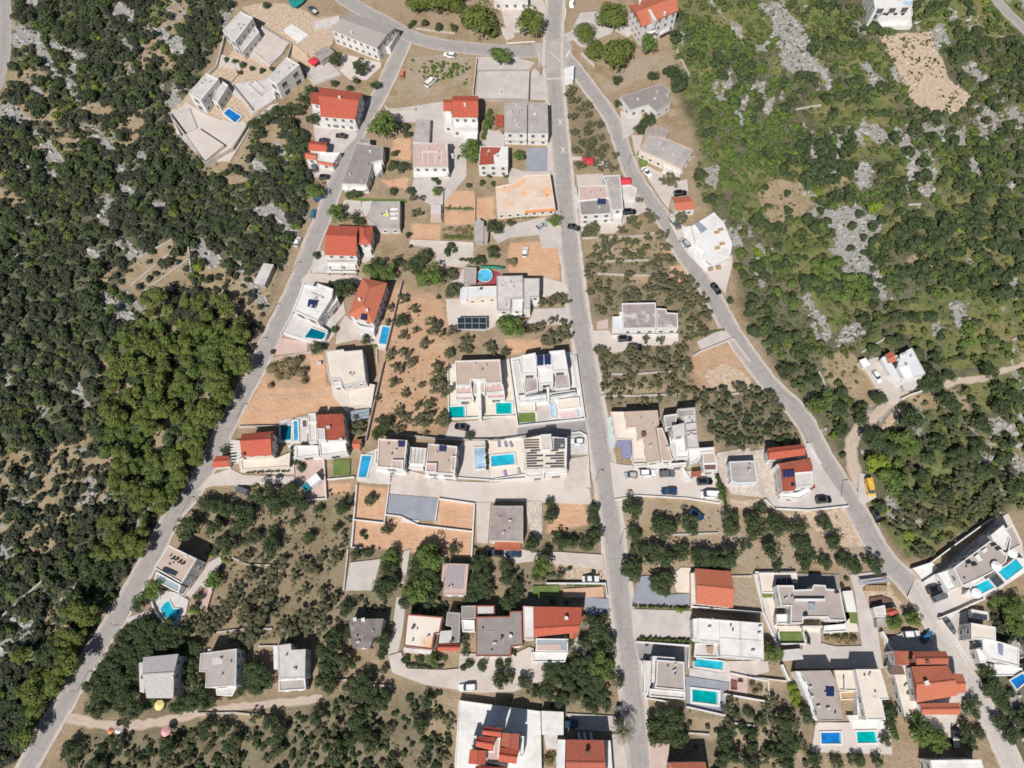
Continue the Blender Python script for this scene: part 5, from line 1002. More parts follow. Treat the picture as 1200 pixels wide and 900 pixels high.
def cars():
    c = car
    c('pickup', 'c_navy', 'A', '1040,110', '960,30', 'dark blue pickup parked beside the teal net on the building site', cat='pickup')
    c('suv', 'c_white', 'B', '1160,395', '1080,378', 'white and dark car on the top road above the dry plot')
    c('van', 'c_white', 'B', '955,605', '1020,550', 'white van with pale blue front in the weedy plot', cat='van')
    c('hatch', 'c_orange', 'B', '785,550', '790,490', 'orange car beside the left bend near the red roof')
    c('sedan', 'c_black', 'E', '402,358', '320,345', 'black car crosswise below the red-roofed bend house')
    c('hatch', 'c_maroon', 'E', '275,395', '200,378', 'dark maroon car above the small mixed-roof house')
    c('hatch', 'c_grey', 'E', '180,605', '160,550', 'grey car in the yard left of the left road')
    c('hatch', 'c_black', 'E', '222,645', '262,640', 'black car under a bush below the mixed-roof house')
    c('hatch', 'c_blue', 'E', '170,805', '230,770', 'blue car half under a roadside tree')
    c('hatch', 'c_teal', 'H', '190,265', '208,185', 'teal car on the left roadside shoulder')
    c('hatch', 'c_white', 'H', '45,515', '80,430', 'white car under trees left of the left road')
    c('hatch', 'c_white', 'G', '252,382', '305,378', 'white car beside the red field canopy')
    c('sedan', 'c_white', 'G', '562,402', '612,455', 'white car next to the leaf-shaped lawn')
    c('suv', 'c_black', 'G', '790,580', '858,572', 'black car above the small orange-roofed house')
    c('suv', 'c_black', 'G', '428,710', '508,705', 'black car parked right of the pink roof house')
    c('sedan', 'c_black', 'G', '42,805', '116,826', 'black car driving on the straight road below pink roof')
    c('suv', 'c_silver', 'J', '885,298', '828,232', 'silver car parked below the white concrete slab')
    c('pickup', 'c_grey', 'J', '765,100', '815,155', 'dark grey pickup above the white concrete slab', cat='pickup')
    c('sedan', 'c_black', 'J', '1050,555', '1102,622', 'black car driving down the right road')
    c('suv', 'c_black', 'O', '270,402', '360,396', 'black car before the blotchy roofed house')
    c('suv', 'c_black', 'O', '345,462', '430,458', 'black car half in olive trees below the blotchy roof')
    c('hatch', 'c_silver', 'I', '890,285', '965,245', 'silver car on the yard below the orange-stained hall')
    c('hatch', 'c_white', 'I', '808,475', '818,425', 'small white and dark car on the orange yard')
    c('sedan', 'c_black', 'N', '295,672', '198,652', 'dark car on the drive below the twin teal pools')
    c('suv', 'c_grey', 'P', '365,705', '278,672', 'grey car at the lower left drive mouth')
    c('hatch', 'c_white', 'R', '950,250', '875,246', 'white car beside the curved planter wall')
    c('hatch', 'c_silver', 'S', '370,648', '285,645', 'silver car, first in the row by the straight road')
    c('suv', 'c_white', 'S', '418,630', '502,628', 'white car, second in the row under the tan house')
    c('suv', 'c_grey', 'S', '565,635', '662,633', 'grey car, third in the row under the tan house')
    c('suv', 'c_navy', 'S', '685,775', '570,768', 'dark navy car alone along the parking wall')
    c('suv', 'c_black', 'S', '858,698', '955,692', 'black car below the brown-fronted tower house')
    c('van', 'c_white', 'S', '1000,798', '890,795', 'white van with dark windscreen in the parking corner', cat='van')
    c('suv', 'c_black', 'T', '745,580', '840,573', 'black car in front of the red two-level house')
    c('van', 'c_yellow', 'T', '1072,435', '1100,560', 'yellow van at the mouth of the dirt track', cat='van')
    c('sedan', 'c_black', 'T', '1105,630', '1158,722', 'black car driving below the yellow van')
    c('suv', 'c_navy', 'r8', '385,138', '435,165', 'navy car half hidden by a round tree in the lower field')
    c('hatch', 'c_white', 'U', '375,475', '440,575', 'white car with dark windscreen in the dirt track house yard')
    c('suv', 'c_black', 'X', '285,475', '205,462', 'black car, left of the pair below the grey-brown roof')
    c('sedan', 'c_navy', 'X', '412,475', '322,473', 'navy blue car, right of the pair below the grey-brown roof')
    c('sedan', 'c_white', 'X', '855,652', '972,650', 'white car on the roadside stones above the pale wall')
    c('suv', 'c_white', 'Y', '775,835', '665,840', 'white car on the lane above the white compound')
    c('suv', 'c_white', 'Z', '805,318', '890,320', 'white car half under the tree beside the red roof')
    c('suv', 'c_navy', 'AD', '395,512', '305,515', 'navy car beside the white pad roof')
    c('pickup', 'c_black', 'AI', '722,810', '715,672', 'black pickup below the sprawling orange roof', cat='pickup')
    c('suv', 'c_white', 'AI', '365,22', '450,18', 'white car in shade above the sprawling orange roof')
    c('hatch', 'c_blue', 'AI', '500,55', '535,20', 'blue car in shade above the sprawling orange roof')
    c('suv', 'c_black', 'AK', '230,110', '385,65', 'black car, upper of two in the white villa bay')
    c('suv', 'c_grey', 'AK', '290,190', '420,140', 'dark grey car, lower of two in the white villa bay')
    c('sedan', 'c_grey', 'AK', '405,385', '500,530', 'dark grey car on the right driveway along the white wall')
    c('van', 'c_white', 'C', '905,-10', '900,50', 'white van at the top beside the junction', cat='van')
    # a truck with a white box body
    a = np.array(PW('P', '775,690')[0]); b_ = np.array(PW('P', '870,615')[0]); cen = (a + b_) / 2; d = b_ - a
    root = empty('truck', (cen[0], cen[1], .3)); tag(root, 'white box truck with blue-grey cab on the pinkish yard', 'truck'); root.rotation_euler = (0, 0, math.atan2(d[1], d[0]))
    def part(nm, secs, mat):
        m = MB(); loft(m, secs); me = bpy.data.meshes.new(nm); me.from_pydata(m.v, [], m.f); me.materials.append(M(mat)); return link(nm, me, root)
    part('cargo_box', [ringx(-.6, 1.2, .8, 3.0), ringx(2.9, 1.2, .8, 3.0)], 'c_white'); part('cab', [ringx(-2.6, 1.05, .5, 1.9), ringx(-2.2, 1.1, .5, 2.3), ringx(-.8, 1.1, .5, 2.4)], 'c_teal'); part('chassis', [ringx(-2.5, .8, .4, .75), ringx(2.8, .8, .4, .75)], 'dark')
    for x in (-1.9, 1.9):
        for y in (-.85, .85):
            part('wheel', [ringx(x - .4, .16, 0, .8), ringx(x + .4, .16, 0, .8)], 'rubber').location = (0, y, 0)

def furniture():
    def lounger(sh, pt, ang, label, mat='fabric_violet', z=.5, grp='loungers on the pool decks'):
        x, y = PW(sh, pt, z)[0]; root = empty('sun_lounger', (x, y, z - .1)); tag(root, label, 'sun lounger', grp); root.rotation_euler = (0, 0, ang)
        o = tuple(root.location)
        def part(nm, boxes, mt):
            m = MB()
            for c, s in boxes: m.box((c[0], c[1], c[2]), s)
            me = bpy.data.meshes.new(nm); me.from_pydata(m.v, [], m.f); me.materials.append(M(mt)); return link(nm, me, root)
        part('frame', [((0, 0, .2), (.75, 2.0, .06))] + [((sx, sy, 0), (.07, .07, .2)) for sx in (-.3, .3) for sy in (-.9, .9)], 'lightgrey')
        part('mattress', [((0, -.3, .262), (.7, 1.3, .1))], mat); b = part('backrest', [((0, 0, 0), (.7, .75, .1))], mat); b.location = (0, .4, .3); b.rotation_euler = (.6, 0, 0)
    for i, (x, t) in enumerate(((298, 'leftmost of three above the aqua pool'), (350, 'middle of three above the aqua pool'), (392, 'rightmost of three above the aqua pool'))): lounger('R', '%d,272' % x, .1 + .15 * i, 'violet sun lounger, ' + t)
    lounger('R', '346,502', .2, 'violet sun lounger below the cream deck pool'); lounger('R', '454,482', .15, 'slate sun lounger in the lower deck corner', 'slate')
    for x, t in ((440, 'left'), (490, 'middle'), (545, 'right')): lounger('AD', '%d,620' % x, .1, 'white reclining chair, %s of three behind the red roof' % t, 'fabric_white', .4, 'white chairs in the shade')
    def parasol(sh, pt, r, mat, label, z=2.4):
        x, y = PW(sh, pt, z)[0]; root = empty('parasol', (x, y, .1)); tag(root, label, 'parasol')
        m = MB(); n = 8; rim = [(x + r * math.cos(k * math.pi / 4 + .3), y + r * math.sin(k * math.pi / 4 + .3)) for k in range(n)]
        for k in range(n): a, b_ = rim[k], rim[(k + 1) % n]; m.face([(a[0], a[1], z), (b_[0], b_[1], z), (x, y, z + .55)]); m.face([(b_[0], b_[1], z - .18), (b_[0], b_[1], z), (a[0], a[1], z), (a[0], a[1], z - .18)])
        m.build('canopy', mat, root); m = MB(); m.box((x, y, .1), (.08, .08, z + .4)); m.box((x, y, .1), (.6, .6, .1)); m.build('pole', 'metal', root)
    parasol('AA', '310,710', 1.3, 'fabric_yellow', 'pale yellow parasol below the pale gable house')
    parasol('l5', '862,700', 1.2, 'fabric_pink', 'pink parasol beside the lower dirt track'); parasol('l5', '575,695', .8, 'orangepaint', 'orange parasol near the lower left track'); parasol('l5', '615,697', .75, 'fabric_white', 'white parasol next to an orange one')
    parasol('AJ', '785,860', 1.3, 'fabric_white', 'white square-looking parasol beside the lower aqua pool', 3.8); parasol('AJ', '1100,510', 1.4, 'fabric_white', 'white parasol above the upper aqua pool', 4.2); parasol('AJ', '960,625', 1.4, 'fabric_white', 'white parasol beside the taupe roof edge', 7.4)
    def canopy(sh, q, z, mat, name, label, cat):
        pl = ccw(PW(sh, q, z)); c = centroid(pl); root = empty(name, (c[0], c[1], 0)); tag(root, label, cat); m = MB()
        for i in range(len(pl)): a, b_ = pl[i], pl[(i + 1) % len(pl)]; m.face([(a[0], a[1], z), (b_[0], b_[1], z), (c[0], c[1], z + .35)]); m.face([(a[0], a[1], z - .12), (b_[0], b_[1], z - .12), (b_[0], b_[1], z), (a[0], a[1], z)])
        m.build('cover', mat, root); m = MB()
        for x, y in offset(pl, .15): m.box((x, y, 0), (.08, .08, z - .1))
        m.build('poles', 'metal', root).name = 'pole'
    canopy('A', '960,430 1010,395 1040,430 1000,465', 2.2, 'tarp_red', 'canopy', 'red canopy on the building site beside the brown shed', 'canopy')
    canopy('A', '820,-10 950,-10 925,20 880,52 845,45', 1.4, 'tarp_teal', 'net_cover', 'teal net cover at the top of the building site', 'net')
    canopy('M', '400,140 520,140 606,150 600,168 450,165', 1.6, 'tarp_green', 'net_cover', 'dark green net strip above the round pool', 'net')
    canopy('G', '135,328 210,325 212,372 140,375', 2.3, 'tarp_red', 'canopy', 'bright red canopy in the field between two roads', 'canopy')
    canopy('AG', '890,245 1090,222 1100,245 905,270', 2.4, 'slate', 'canopy', 'slate canopy at the head of the timber plot', 'canopy')
    def sofa(sh, q, z, mat, label):
        pl = ccw(PW(sh, q, z)); c = centroid(pl); root = empty('garden_sofa', (c[0], c[1], z - .5)); tag(root, label, 'garden sofa'); m = MB(); m.prism(pl, z - .3, z); m.build('seat', mat, root); m = MB(); m.prism(ccw([pl[0], pl[1], offset(pl, .25)[1], offset(pl, .25)[0]]), z, z + .4); m.build('backrest', mat, root)
    sofa('AF', '748,370 765,370 765,428 746,425', .9, 'brown', 'dark garden sofa, left on the pinkish lounge terrace'); sofa('AF', '768,372 785,374 785,428 768,428', .9, 'tile_rust', 'rust garden sofa, middle on the pinkish lounge terrace'); sofa('AF', '792,360 822,364 824,380 790,378', .9, 'brown', 'dark garden sofa at the head of the lounge terrace')
    # timber and blocks on the building plot
    for i in range(7):
        a, b_ = PW('AG', '%d,315' % (925 + i * 22), .5)[0], PW('AG', '%d,275' % (935 + i * 22), .5)[0]; m = MB(); v = np.array(b_) - np.array(a)
        for k in range(3): m.box((a[0] + v[0] / 2 + k * .3 - .3, a[1] + v[1] / 2, .1), (np.linalg.norm(v), .22, .5 + .1 * k), math.atan2(v[1], v[0]))
        o = m.build('timber_stack', 'wood', None, False, (a[0], a[1], .1)); tag(o, 'stack of pale timber lying in a row on the building plot', 'timber', 'timber stacks on the building plot')
    pave('pit', 'AG', '955,365 1040,350 1120,380 1110,400 960,418', 'brown')
    m = MB(); x, y = PW('AD', '792,380', 1)[0]; m.box((x, y, .18), (1.4, 1.2, 1.2)); root = empty('waste_container', (x, y, .18)); tag(root, 'black waste container on the kerb above the palm', 'waste container'); m.build('body', 'dark', root); m = MB(); m.box((x, y, 1.385), (1.5, 1.3, .1)); m.build('lid', 'c_grey', root)
    # street lamps
    lamps = (('_', '455,60', 'at the left bend beside the long grey roof'), ('_', '341,322', 'beside the pale shed on the left road'), ('_', '316,372', 'near the white villa forecourt wall'), ('_', '300,412', 'at the top of the bare orange lot'), ('_', '277,491', 'above the red-roofed roadside garage'), ('_', '213,602', 'beside round trees of the lower left grove'), ('_', '91,810', 'at the lower left track mouth'), ('_', '143,733', 'below the curved white pool wall'), ('_', '735,195', 'left of the leaf-shaped lawn'), ('_', '781,263', 'above the white concrete slab'), ('_', '951,480', 'above the red two-level house'), ('_', '985,582', 'near the yellow van'), ('_', '696,570', 'at the mouth of the pale parking drive'), ('_', '649,262', 'beside the orange-stained hall yard'), ('_', '726,640', 'at the lower field corner'), ('_', '632,90', 'at the crossroads pavement'))
    for sh, pt, t in lamps:
        x, y = PW(sh, pt)[0]; root = empty('street_lamp', (x, y, .1)); tag(root, 'thin grey street lamp ' + t, 'street lamp', 'street lamps along the roads')
        m = MB(); m.prism([(x + .07 * math.cos(k), y + .07 * math.sin(k)) for k in np.arange(0, 6.2, 1.05)], .05, 6.2); m.build('pole', 'metal', root)
        m = MB(); m.box((x + .5, y, 6.2), (1.2, .08, .08)); m.build('arm', 'metal', root); m = MB(); m.box((x + 1.1, y, 6.12), (.6, .25, .14)); m.build('lamp_head', 'lightgrey', root)
# ------------------------------------------------------------------ ground sheet with soil, grass and rock regions
GX0, GX1, GY0, GY1, GS = -235, 245, -55, 315, .5
NX, NY = int((GX1 - GX0) / GS) + 1, int((GY1 - GY0) / GS) + 1
gx = np.linspace(GX0, GX1, NX); gy = np.linspace(GY0, GY1, NY)
XX, YY = np.meshgrid(gx, gy)
def vnoise(x, y, scale, seed, octv=4, gain=.55):
    out = np.zeros(np.shape(x)); amp = 1; tot = 0
    for o in range(octv):
        r = np.random.default_rng(seed + o).random((256, 256))
        u, v = np.asarray(x) / scale + 91.7 * o + 500, np.asarray(y) / scale + 37.3 * o + 500
        i, j = np.floor(u).astype(int), np.floor(v).astype(int); fu, fv = u - i, v - j
        fu = fu * fu * (3 - 2 * fu); fv = fv * fv * (3 - 2 * fv)
        a = r[j % 256, i % 256] * (1 - fu) + r[j % 256, (i + 1) % 256] * fu; b_ = r[(j + 1) % 256, i % 256] * (1 - fu) + r[(j + 1) % 256, (i + 1) % 256] * fu
        out += amp * (a * (1 - fv) + b_ * fv); tot += amp; amp *= gain; scale /= 2.05
    return out / tot
WX = (vnoise(XX, YY, 9, 1, 4) - .5); WY = (vnoise(XX, YY, 9, 21, 4) - .5)

def region(sh, pts, soft=1.2, warp=3.0):
    """0..1 weight of a ragged-edged plan region on the ground grid"""
    pl = PW(sh, pts); w = np.zeros((NY, NX))
    xs = [p[0] for p in pl]; ys = [p[1] for p in pl]; pad = 3 + warp
    i0, i1 = max(0, int((min(xs) - pad - GX0) / GS)), min(NX, int((max(xs) + pad - GX0) / GS) + 2)
    j0, j1 = max(0, int((min(ys) - pad - GY0) / GS)), min(NY, int((max(ys) + pad - GY0) / GS) + 2)
    if i1 <= i0 or j1 <= j0: return w
    x = XX[j0:j1, i0:i1] + WX[j0:j1, i0:i1] * warp; y = YY[j0:j1, i0:i1] + WY[j0:j1, i0:i1] * warp
    c = np.zeros(x.shape, bool); d = np.full(x.shape, 1e9); n = len(pl)
    for k in range(n):
        (xa, ya), (xb, yb) = pl[k - 1], pl[k]
        if yb != ya: c ^= ((ya > y) != (yb > y)) & (x < (xb - xa) * (y - ya) / (yb - ya) + xa)
        L2 = (xb - xa) ** 2 + (yb - ya) ** 2 + 1e-9; t = np.clip(((x - xa) * (xb - xa) + (y - ya) * (yb - ya)) / L2, 0, 1)
        d = np.minimum(d, np.hypot(x - xa - t * (xb - xa), y - ya - t * (yb - ya)))
    w[j0:j1, i0:i1] = np.clip(.5 + np.where(c, d, -d) / (2 * soft), 0, 1)
    return w

def samp(A, x, y):
    i = np.clip(((np.asarray(x) - GX0) / GS).astype(int), 0, NX - 1); j = np.clip(((np.asarray(y) - GY0) / GS).astype(int), 0, NY - 1)
    return A[j, i]

LEFT = '-110,-110 250,-110 272,14 252,60 236,85 218,122 197,132 200,152 240,192 275,176 300,150 345,140 372,180 352,262 310,366 262,470 212,568 162,664 100,762 40,850 0,920 -60,1000 -110,1000'
RIGHT = '792,-110 1310,-110 1310,590 1170,600 1090,650 1062,652 1030,615 1005,565 968,512 905,425 868,360 858,300 842,262 815,215 820,170 800,120 788,62'
RIGHT2 = '1150,712 1310,690 1310,1000 1230,960 1168,850 1140,780 1175,760'
def ground():
    W = {k: np.zeros((NY, NX)) for k in ('soil', 'green', 'rock', 'dry', 'gravel', 'wild')}
    def put(k, sh, pts, a=1.0, soft=1.2, warp=3.0):
        r = region(sh, pts, soft, warp) * a
        for q in W: 
            if q != 'wild': W[q] *= 1 - r
        W[k] = np.maximum(W[k], r)
    global WILDL, WILDR
    WILDL = region('_', LEFT, 2, 4); WILDR = np.maximum(region('_', RIGHT, 2, 4), region('_', RIGHT2, 2, 4))
    global GROVEW
    GROVEW = np.zeros((NY, NX))
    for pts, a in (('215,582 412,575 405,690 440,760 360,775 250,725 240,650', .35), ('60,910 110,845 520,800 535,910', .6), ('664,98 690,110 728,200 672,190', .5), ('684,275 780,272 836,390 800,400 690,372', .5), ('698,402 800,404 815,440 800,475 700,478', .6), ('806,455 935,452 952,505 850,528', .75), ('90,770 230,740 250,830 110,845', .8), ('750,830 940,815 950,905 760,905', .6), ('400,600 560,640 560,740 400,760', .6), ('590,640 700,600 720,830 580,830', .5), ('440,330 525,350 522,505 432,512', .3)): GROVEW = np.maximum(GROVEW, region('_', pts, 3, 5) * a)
    # rough limestone shows through along bedding streaks
    u, v = XX * .8 + YY * .6, -XX * .6 + YY * .8
    sl = vnoise(v / 3.2, u, 5.5, 50, 4, .6); sr = vnoise(XX, YY / 1.8, 7.5, 70, 5, .6)
    ul, vl = XX * .55 + YY * .83, -XX * .83 + YY * .55
    sl2 = vnoise(ul / 3.0, vl, 5.0, 90, 4, .6)
    lowleft = np.clip((110 - YY) / 40, 0, 1)
    sl = sl * (1 - lowleft) + (sl2 - .055) * lowleft
    W['rock'] = np.maximum(WILDL * np.clip((sl - .60) / .07, 0, 1), WILDR * np.clip((sr - .60) / .07, 0, 1) * .8)
    W['dry'] = np.maximum(WILDL * np.clip((vnoise(XX, YY, 22, 33, 4) - .60) / .1, 0, 1) * .8, 0)
    W['green'] = WILDR * np.clip((vnoise(XX, YY, 26, 44, 4) - .42) / .15, 0, 1) * .75
    for sh, pts in (('r5', '220,170 330,110 430,140 500,250 380,300 300,400 220,200'), ('r5', '930,480 1060,460 1120,540 940,570'), ('r5', '570,150 650,100 680,150 600,170'), ('r7', '260,150 420,130 540,310 500,400 420,370 250,250'), ('l2', '560,530 640,420 820,310 880,340 895,470 840,580 700,600 620,580'),
                    ('r7', '640,340 900,300 960,420 800,430 650,390'), ('a', '0,330 180,320 240,360 120,430 0,500'), ('a', '380,500 520,480 540,540 420,560'), ('a', '970,760 1090,690 1160,600 1190,800 1060,890'), ('l3', '440,90 620,110 620,270 520,290 450,170'), ('l4', '420,430 560,330 520,430 480,490'), ('l4', '30,730 150,520 280,450 380,560 260,640 150,760 60,890'), ('l2', '1000,20 1180,0 1170,60 1050,110')):
        put('dry', sh, pts, .9, 1.5, 6)
    for sh, pts in (('r5', '440,330 540,300 520,440 420,480'), ('r5', '900,710 1040,660 1110,740 940,770'), ('r7', '410,80 560,60 560,110 440,130'), ('r7', '820,30 1040,0 1060,200 900,240 810,200'), ('r7', '780,440 900,420 960,560 830,640 750,620'), ('r6', '680,140 860,90 920,180 760,210'), ('e', '230,120 340,330 420,420 560,460 600,440 560,380 450,300 300,280 260,170'), ('e', '400,410 600,450 560,560 430,540'), ('r7', '900,250 1190,230 1190,420 960,420'), ('a', '680,-20 780,0 760,90 690,140 660,110'), ('l4', '100,680 230,560 300,600 200,720 110,760'), ('r8', '800,500 830,330 900,330 960,500'), ('a', '340,400 470,380 500,430 420,470')):
        put('green', sh, pts, .85, 1.8, 7)
    for sh, pts in (('_', '900,15 920,10 945,33 952,60 967,82 975,108 966,110 960,85 937,92 915,77 908,50'), ('_', '1009,74 1016,72 1038,97 1025,105'), ('_', '1118,150 1128,152 1132,170 1122,172'), ('_', '1128,185 1140,183 1153,205 1148,208 1133,200'), ('_', '1142,137 1153,137 1156,158 1147,157'), ('_', '1063,150 1068,165 1080,180 1075,205 1060,225 1057,210 1062,190 1052,165'), ('_', '1004,190 1022,195 1020,220 1010,228 1002,205'), ('_', '965,247 1005,240 1030,255 1035,265 1020,285 1015,302 1027,317 1042,350 1035,352 1010,327 985,305 970,292 980,290 965,260'), ('_', '1115,360 1122,352 1135,358 1137,375 1125,385 1117,375'), ('_', '990,383 1011,377 1005,400 985,405'), ('a', '210,180 240,180 430,270 400,300 250,230'), ('a', '110,560 180,600 300,740 290,800 240,760 180,640'), ('a', '330,550 560,640 570,660 400,600'), ('a', '400,690 600,790 720,800 640,830 500,760'), ('a', '760,200 830,160 880,200 860,290 800,270'), ('l2', '490,30 760,150 880,160 860,180 740,190 560,110'), ('l2', '480,110 520,140 510,270 480,240'), ('l2', '370,340 480,380 460,420 380,380'), ('e', '40,180 120,80 180,130 130,200'), ('r8', '620,330 640,325 645,360 625,380'), ('l4', '0,130 90,150 110,190 0,290'), ('l5', '50,120 230,140 160,260 110,260'), ('l3', '350,480 410,490 420,540 370,530'), ('a', '-10,500 60,480 80,540 0,580')):
        put('rock', sh, pts, 1, .9, 4)
    for sh, pts in (('W', '168,110 390,130 358,375 145,350'), ('W', '140,360 360,378 475,330 600,392 980,440 975,618 300,560 130,545'), ('W', '745,210 990,240 980,430 725,400'), ('F', '125,740 330,745 335,860 120,855'), ('F', '355,790 475,790 475,870 355,870'), ('I', '240,165 455,165 455,260 240,260'), ('I', '468,150 585,150 600,215 470,230'), ('I', '10,250 215,260 210,370 15,362'), ('I', '700,390 920,380 1060,430 1055,650 700,590 690,470'), ('L', '320,240 735,230 760,480 915,520 905,650 680,690 600,710 380,785 60,792 20,765 190,560 300,330'), ('I', '0,760 120,740 240,790 240,900 0,900'), ('P', '920,640 1100,640 1095,720 940,715'), ('E', '740,360 850,385 850,530 700,520'), ('E', '640,670 830,660 820,730 700,720'), ('X', '690,110 860,110 890,290 740,300 600,330 590,290'), ('r8', '860,170 910,160 920,200 960,290 900,310 850,250'), ('J', '700,300 760,260 800,350 720,350'), ('J', '760,440 870,430 860,490 800,600 760,560'), ('M', '600,720 890,725 900,800 640,840')):
        put('soil', sh, pts, 1, .35, .8 if sh in 'WFI' else 2.5)
    for pts in ('195,572 420,548 640,525 790,515 795,528 640,540 420,566 195,588', '330,590 560,570 800,545 800,552 560,580 330,600', '150,640 300,690 290,700 140,655'): put('gravel', 'L', pts, .6, .5, 1.5)
    put('dry', 'L', '300,250 610,240 620,470 480,490 300,500 290,380', .7, 1, 3)
    for pts in ('560,205 740,190 750,225 580,245', '600,290 770,285 780,325 620,330', '640,395 830,385 850,425 660,430'): put('dry', 'e', pts, .7, .8, 3)
    for sh, pts in (('O', '790,510 1080,420 1200,590 1200,770 960,800 870,760 750,640'), ('J', '430,500 620,500 610,560 470,560')):
        put('soil', sh, pts, .55, 1, 3)
    for sh, pts in (('_', '448,335 525,352 522,475 520,505 432,512 440,440 450,400'),): put('soil', sh, pts, .75, 2, 4)
    for sh, pts in (('C', '-400,680 -260,400 0,390 215,400 200,640 0,660 -200,700'), ('D', '380,430 660,340 740,480 620,480 440,560 270,640 180,650 100,510 200,560'), ('r8', '100,80 600,110 1000,140 1150,330 660,400 320,380 110,330'), ('J', '130,240 400,220 700,200 690,330 620,370 280,390 140,330'), ('AL', '400,110 700,130 720,260 560,300 410,250'), ('AL', '700,200 1190,180 1190,470 720,470'), ('r8', '555,400 680,410 680,550 565,540'), ('AF', '860,350 985,372 975,486 855,460'), ('AA', '590,790 1190,760 1190,890 620,890'), ('AC', '0,200 280,300 240,800 0,640'), ('O', '700,700 830,720 700,760 400,790 140,800 130,720')):
        put('dry', sh, pts, .85, 1.2, 3)
    for sh, pts in (('O', '850,640 1000,570 1140,620 1200,700 1190,760 960,790'), ('A', '500,60 650,20 830,20 1020,120 1190,110 1190,180 1120,320 960,470 860,300 640,170'), ('a', '800,520 1000,330 1150,180 1280,240 1290,440 1170,570 1090,690 960,760'), ('e', '520,160 760,150 850,370 950,450 920,530 760,540 660,460 620,380 570,260'), ('X', '640,540 780,540 1000,600 1000,660 700,660'), ('T', '500,640 880,650 960,640 1100,880 900,890 690,720 480,700'), ('T', '420,250 480,380 520,560 380,560 380,250'), ('T', '180,560 470,570 470,620 180,610'), ('AG', '900,300 1090,265 1190,400 1180,480 1070,450 940,420'), ('r7', '590,400 650,380 560,500 520,480')):
        put('gravel', sh, pts, .9, .8, 2.5)
    nv, vx = NX * NY, np.stack([XX.ravel(), YY.ravel(), np.zeros(NX * NY)], 1)
    idx = np.arange(nv).reshape(NY, NX)
    q = np.stack([idx[:-1, :-1], idx[:-1, 1:], idx[1:, 1:], idx[1:, :-1]], -1).reshape(-1, 4)
    # far skirt so the sheet reaches the horizon
    far = np.array([(-4000, -4000, 0), (4000, -4000, 0), (4000, 4000, 0), (-4000, 4000, 0)]); c4 = [idx[0, 0], idx[0, -1], idx[-1, -1], idx[-1, 0]]
    edge = [idx[0, :], idx[:, -1], idx[-1, ::-1], idx[::-1, 0]]
    vx = np.concatenate([vx, far]); faces = [list(map(int, f)) for f in ()]
    me = bpy.data.meshes.new('ground'); nf = len(q)
    loops = q.ravel(); starts = np.arange(nf) * 4; extra_l = []; extra_s = []
    for k in range(4):
        e = edge[k]; extra_s.append(len(loops) + len(extra_l)); extra_l += [nv + k, nv + (k + 1) % 4] + [int(t) for t in e[::-1]]
    loops = np.concatenate([loops, np.array(extra_l)]); starts = np.concatenate([starts, np.array(extra_s)])
    me.vertices.add(len(vx)); me.vertices.foreach_set('co', vx.astype(np.float32).ravel())
    me.loops.add(len(loops)); me.loops.foreach_set('vertex_index', loops.astype(np.int32)); me.polygons.add(len(starts)); me.polygons.foreach_set('loop_start', starts.astype(np.int32))
    me.update(calc_edges=True)
    for nm, ks in (('cover_a', ('soil', 'green', 'rock')), ('cover_b', ('dry', 'gravel', None))):
        a = me.attributes.new(nm, 'FLOAT_COLOR', 'POINT'); d = np.ones((len(vx), 4), np.float32) * 0
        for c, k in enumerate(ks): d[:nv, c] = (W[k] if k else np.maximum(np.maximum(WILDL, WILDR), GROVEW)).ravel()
        if nm == 'cover_b': d[nv:, 2] = 1
        a.data.foreach_set('color', d.ravel())
    m, nt, b = new_mat('ground')
    pos = nd(nt, 'ShaderNodeNewGeometry').outputs['Position']
    A = nd(nt, 'ShaderNodeAttribute', attribute_name='cover_a'); B = nd(nt, 'ShaderNodeAttribute', attribute_name='cover_b')
    sa = nd(nt, 'ShaderNodeSeparateColor'); sb = nd(nt, 'ShaderNodeSeparateColor'); nt.links.new(A.outputs['Color'], sa.inputs[0]); nt.links.new(B.outputs['Color'], sb.inputs[0])
    nA, nB, nC, nD = noise(nt, pos, .22, 5, .65), noise(nt, pos, .9, 4, .7), noise(nt, pos, 2.6, 3, .75), noise(nt, pos, .06, 3)
    def two(c1, c2, n, lo=.38, hi=.64): return mix(nt, ramp(nt, n, lo, hi), c1 + (1,), c2 + (1,))
    base = mix(nt, ramp(nt, nD, .42, .6), two((.30, .22, .13), (.44, .345, .23), nA), two((.34, .245, .165), (.50, .385, .275), nB)); base = mix(nt, math_(nt, 'MULTIPLY', ramp(nt, nB, .5, .68), .6), base, (.20, .165, .08, 1))
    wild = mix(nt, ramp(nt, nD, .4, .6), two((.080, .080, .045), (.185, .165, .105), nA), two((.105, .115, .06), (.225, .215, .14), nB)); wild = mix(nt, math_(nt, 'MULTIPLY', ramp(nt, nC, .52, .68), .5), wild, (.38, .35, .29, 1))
    soil = two((.59, .345, .205), (.71, .465, .315), nA, .3, .7); soil = mix(nt, math_(nt, 'MULTIPLY', ramp(nt, nB, .55, .72), .35), soil, (.50, .335, .225, 1))
    green = mix(nt, ramp(nt, nD, .45, .62), two((.105, .140, .045), (.235, .25, .10), nA), two((.19, .175, .07), (.34, .30, .14), nB)); green = mix(nt, math_(nt, 'MULTIPLY', ramp(nt, nB, .5, .7), .5), green, (.095, .115, .032, 1))
    dry = mix(nt, math_(nt, 'MULTIPLY', ramp(nt, nD, .42, .6), math_(nt, 'SUBTRACT', 1.0, sb.outputs[2])), two((.34, .255, .155), (.45, .355, .235), nA), two((.36, .285, .21), (.52, .425, .335), nB)); dry = mix(nt, math_(nt, 'MULTIPLY', ramp(nt, nB, .52, .7), .5), dry, (.24, .19, .085, 1))
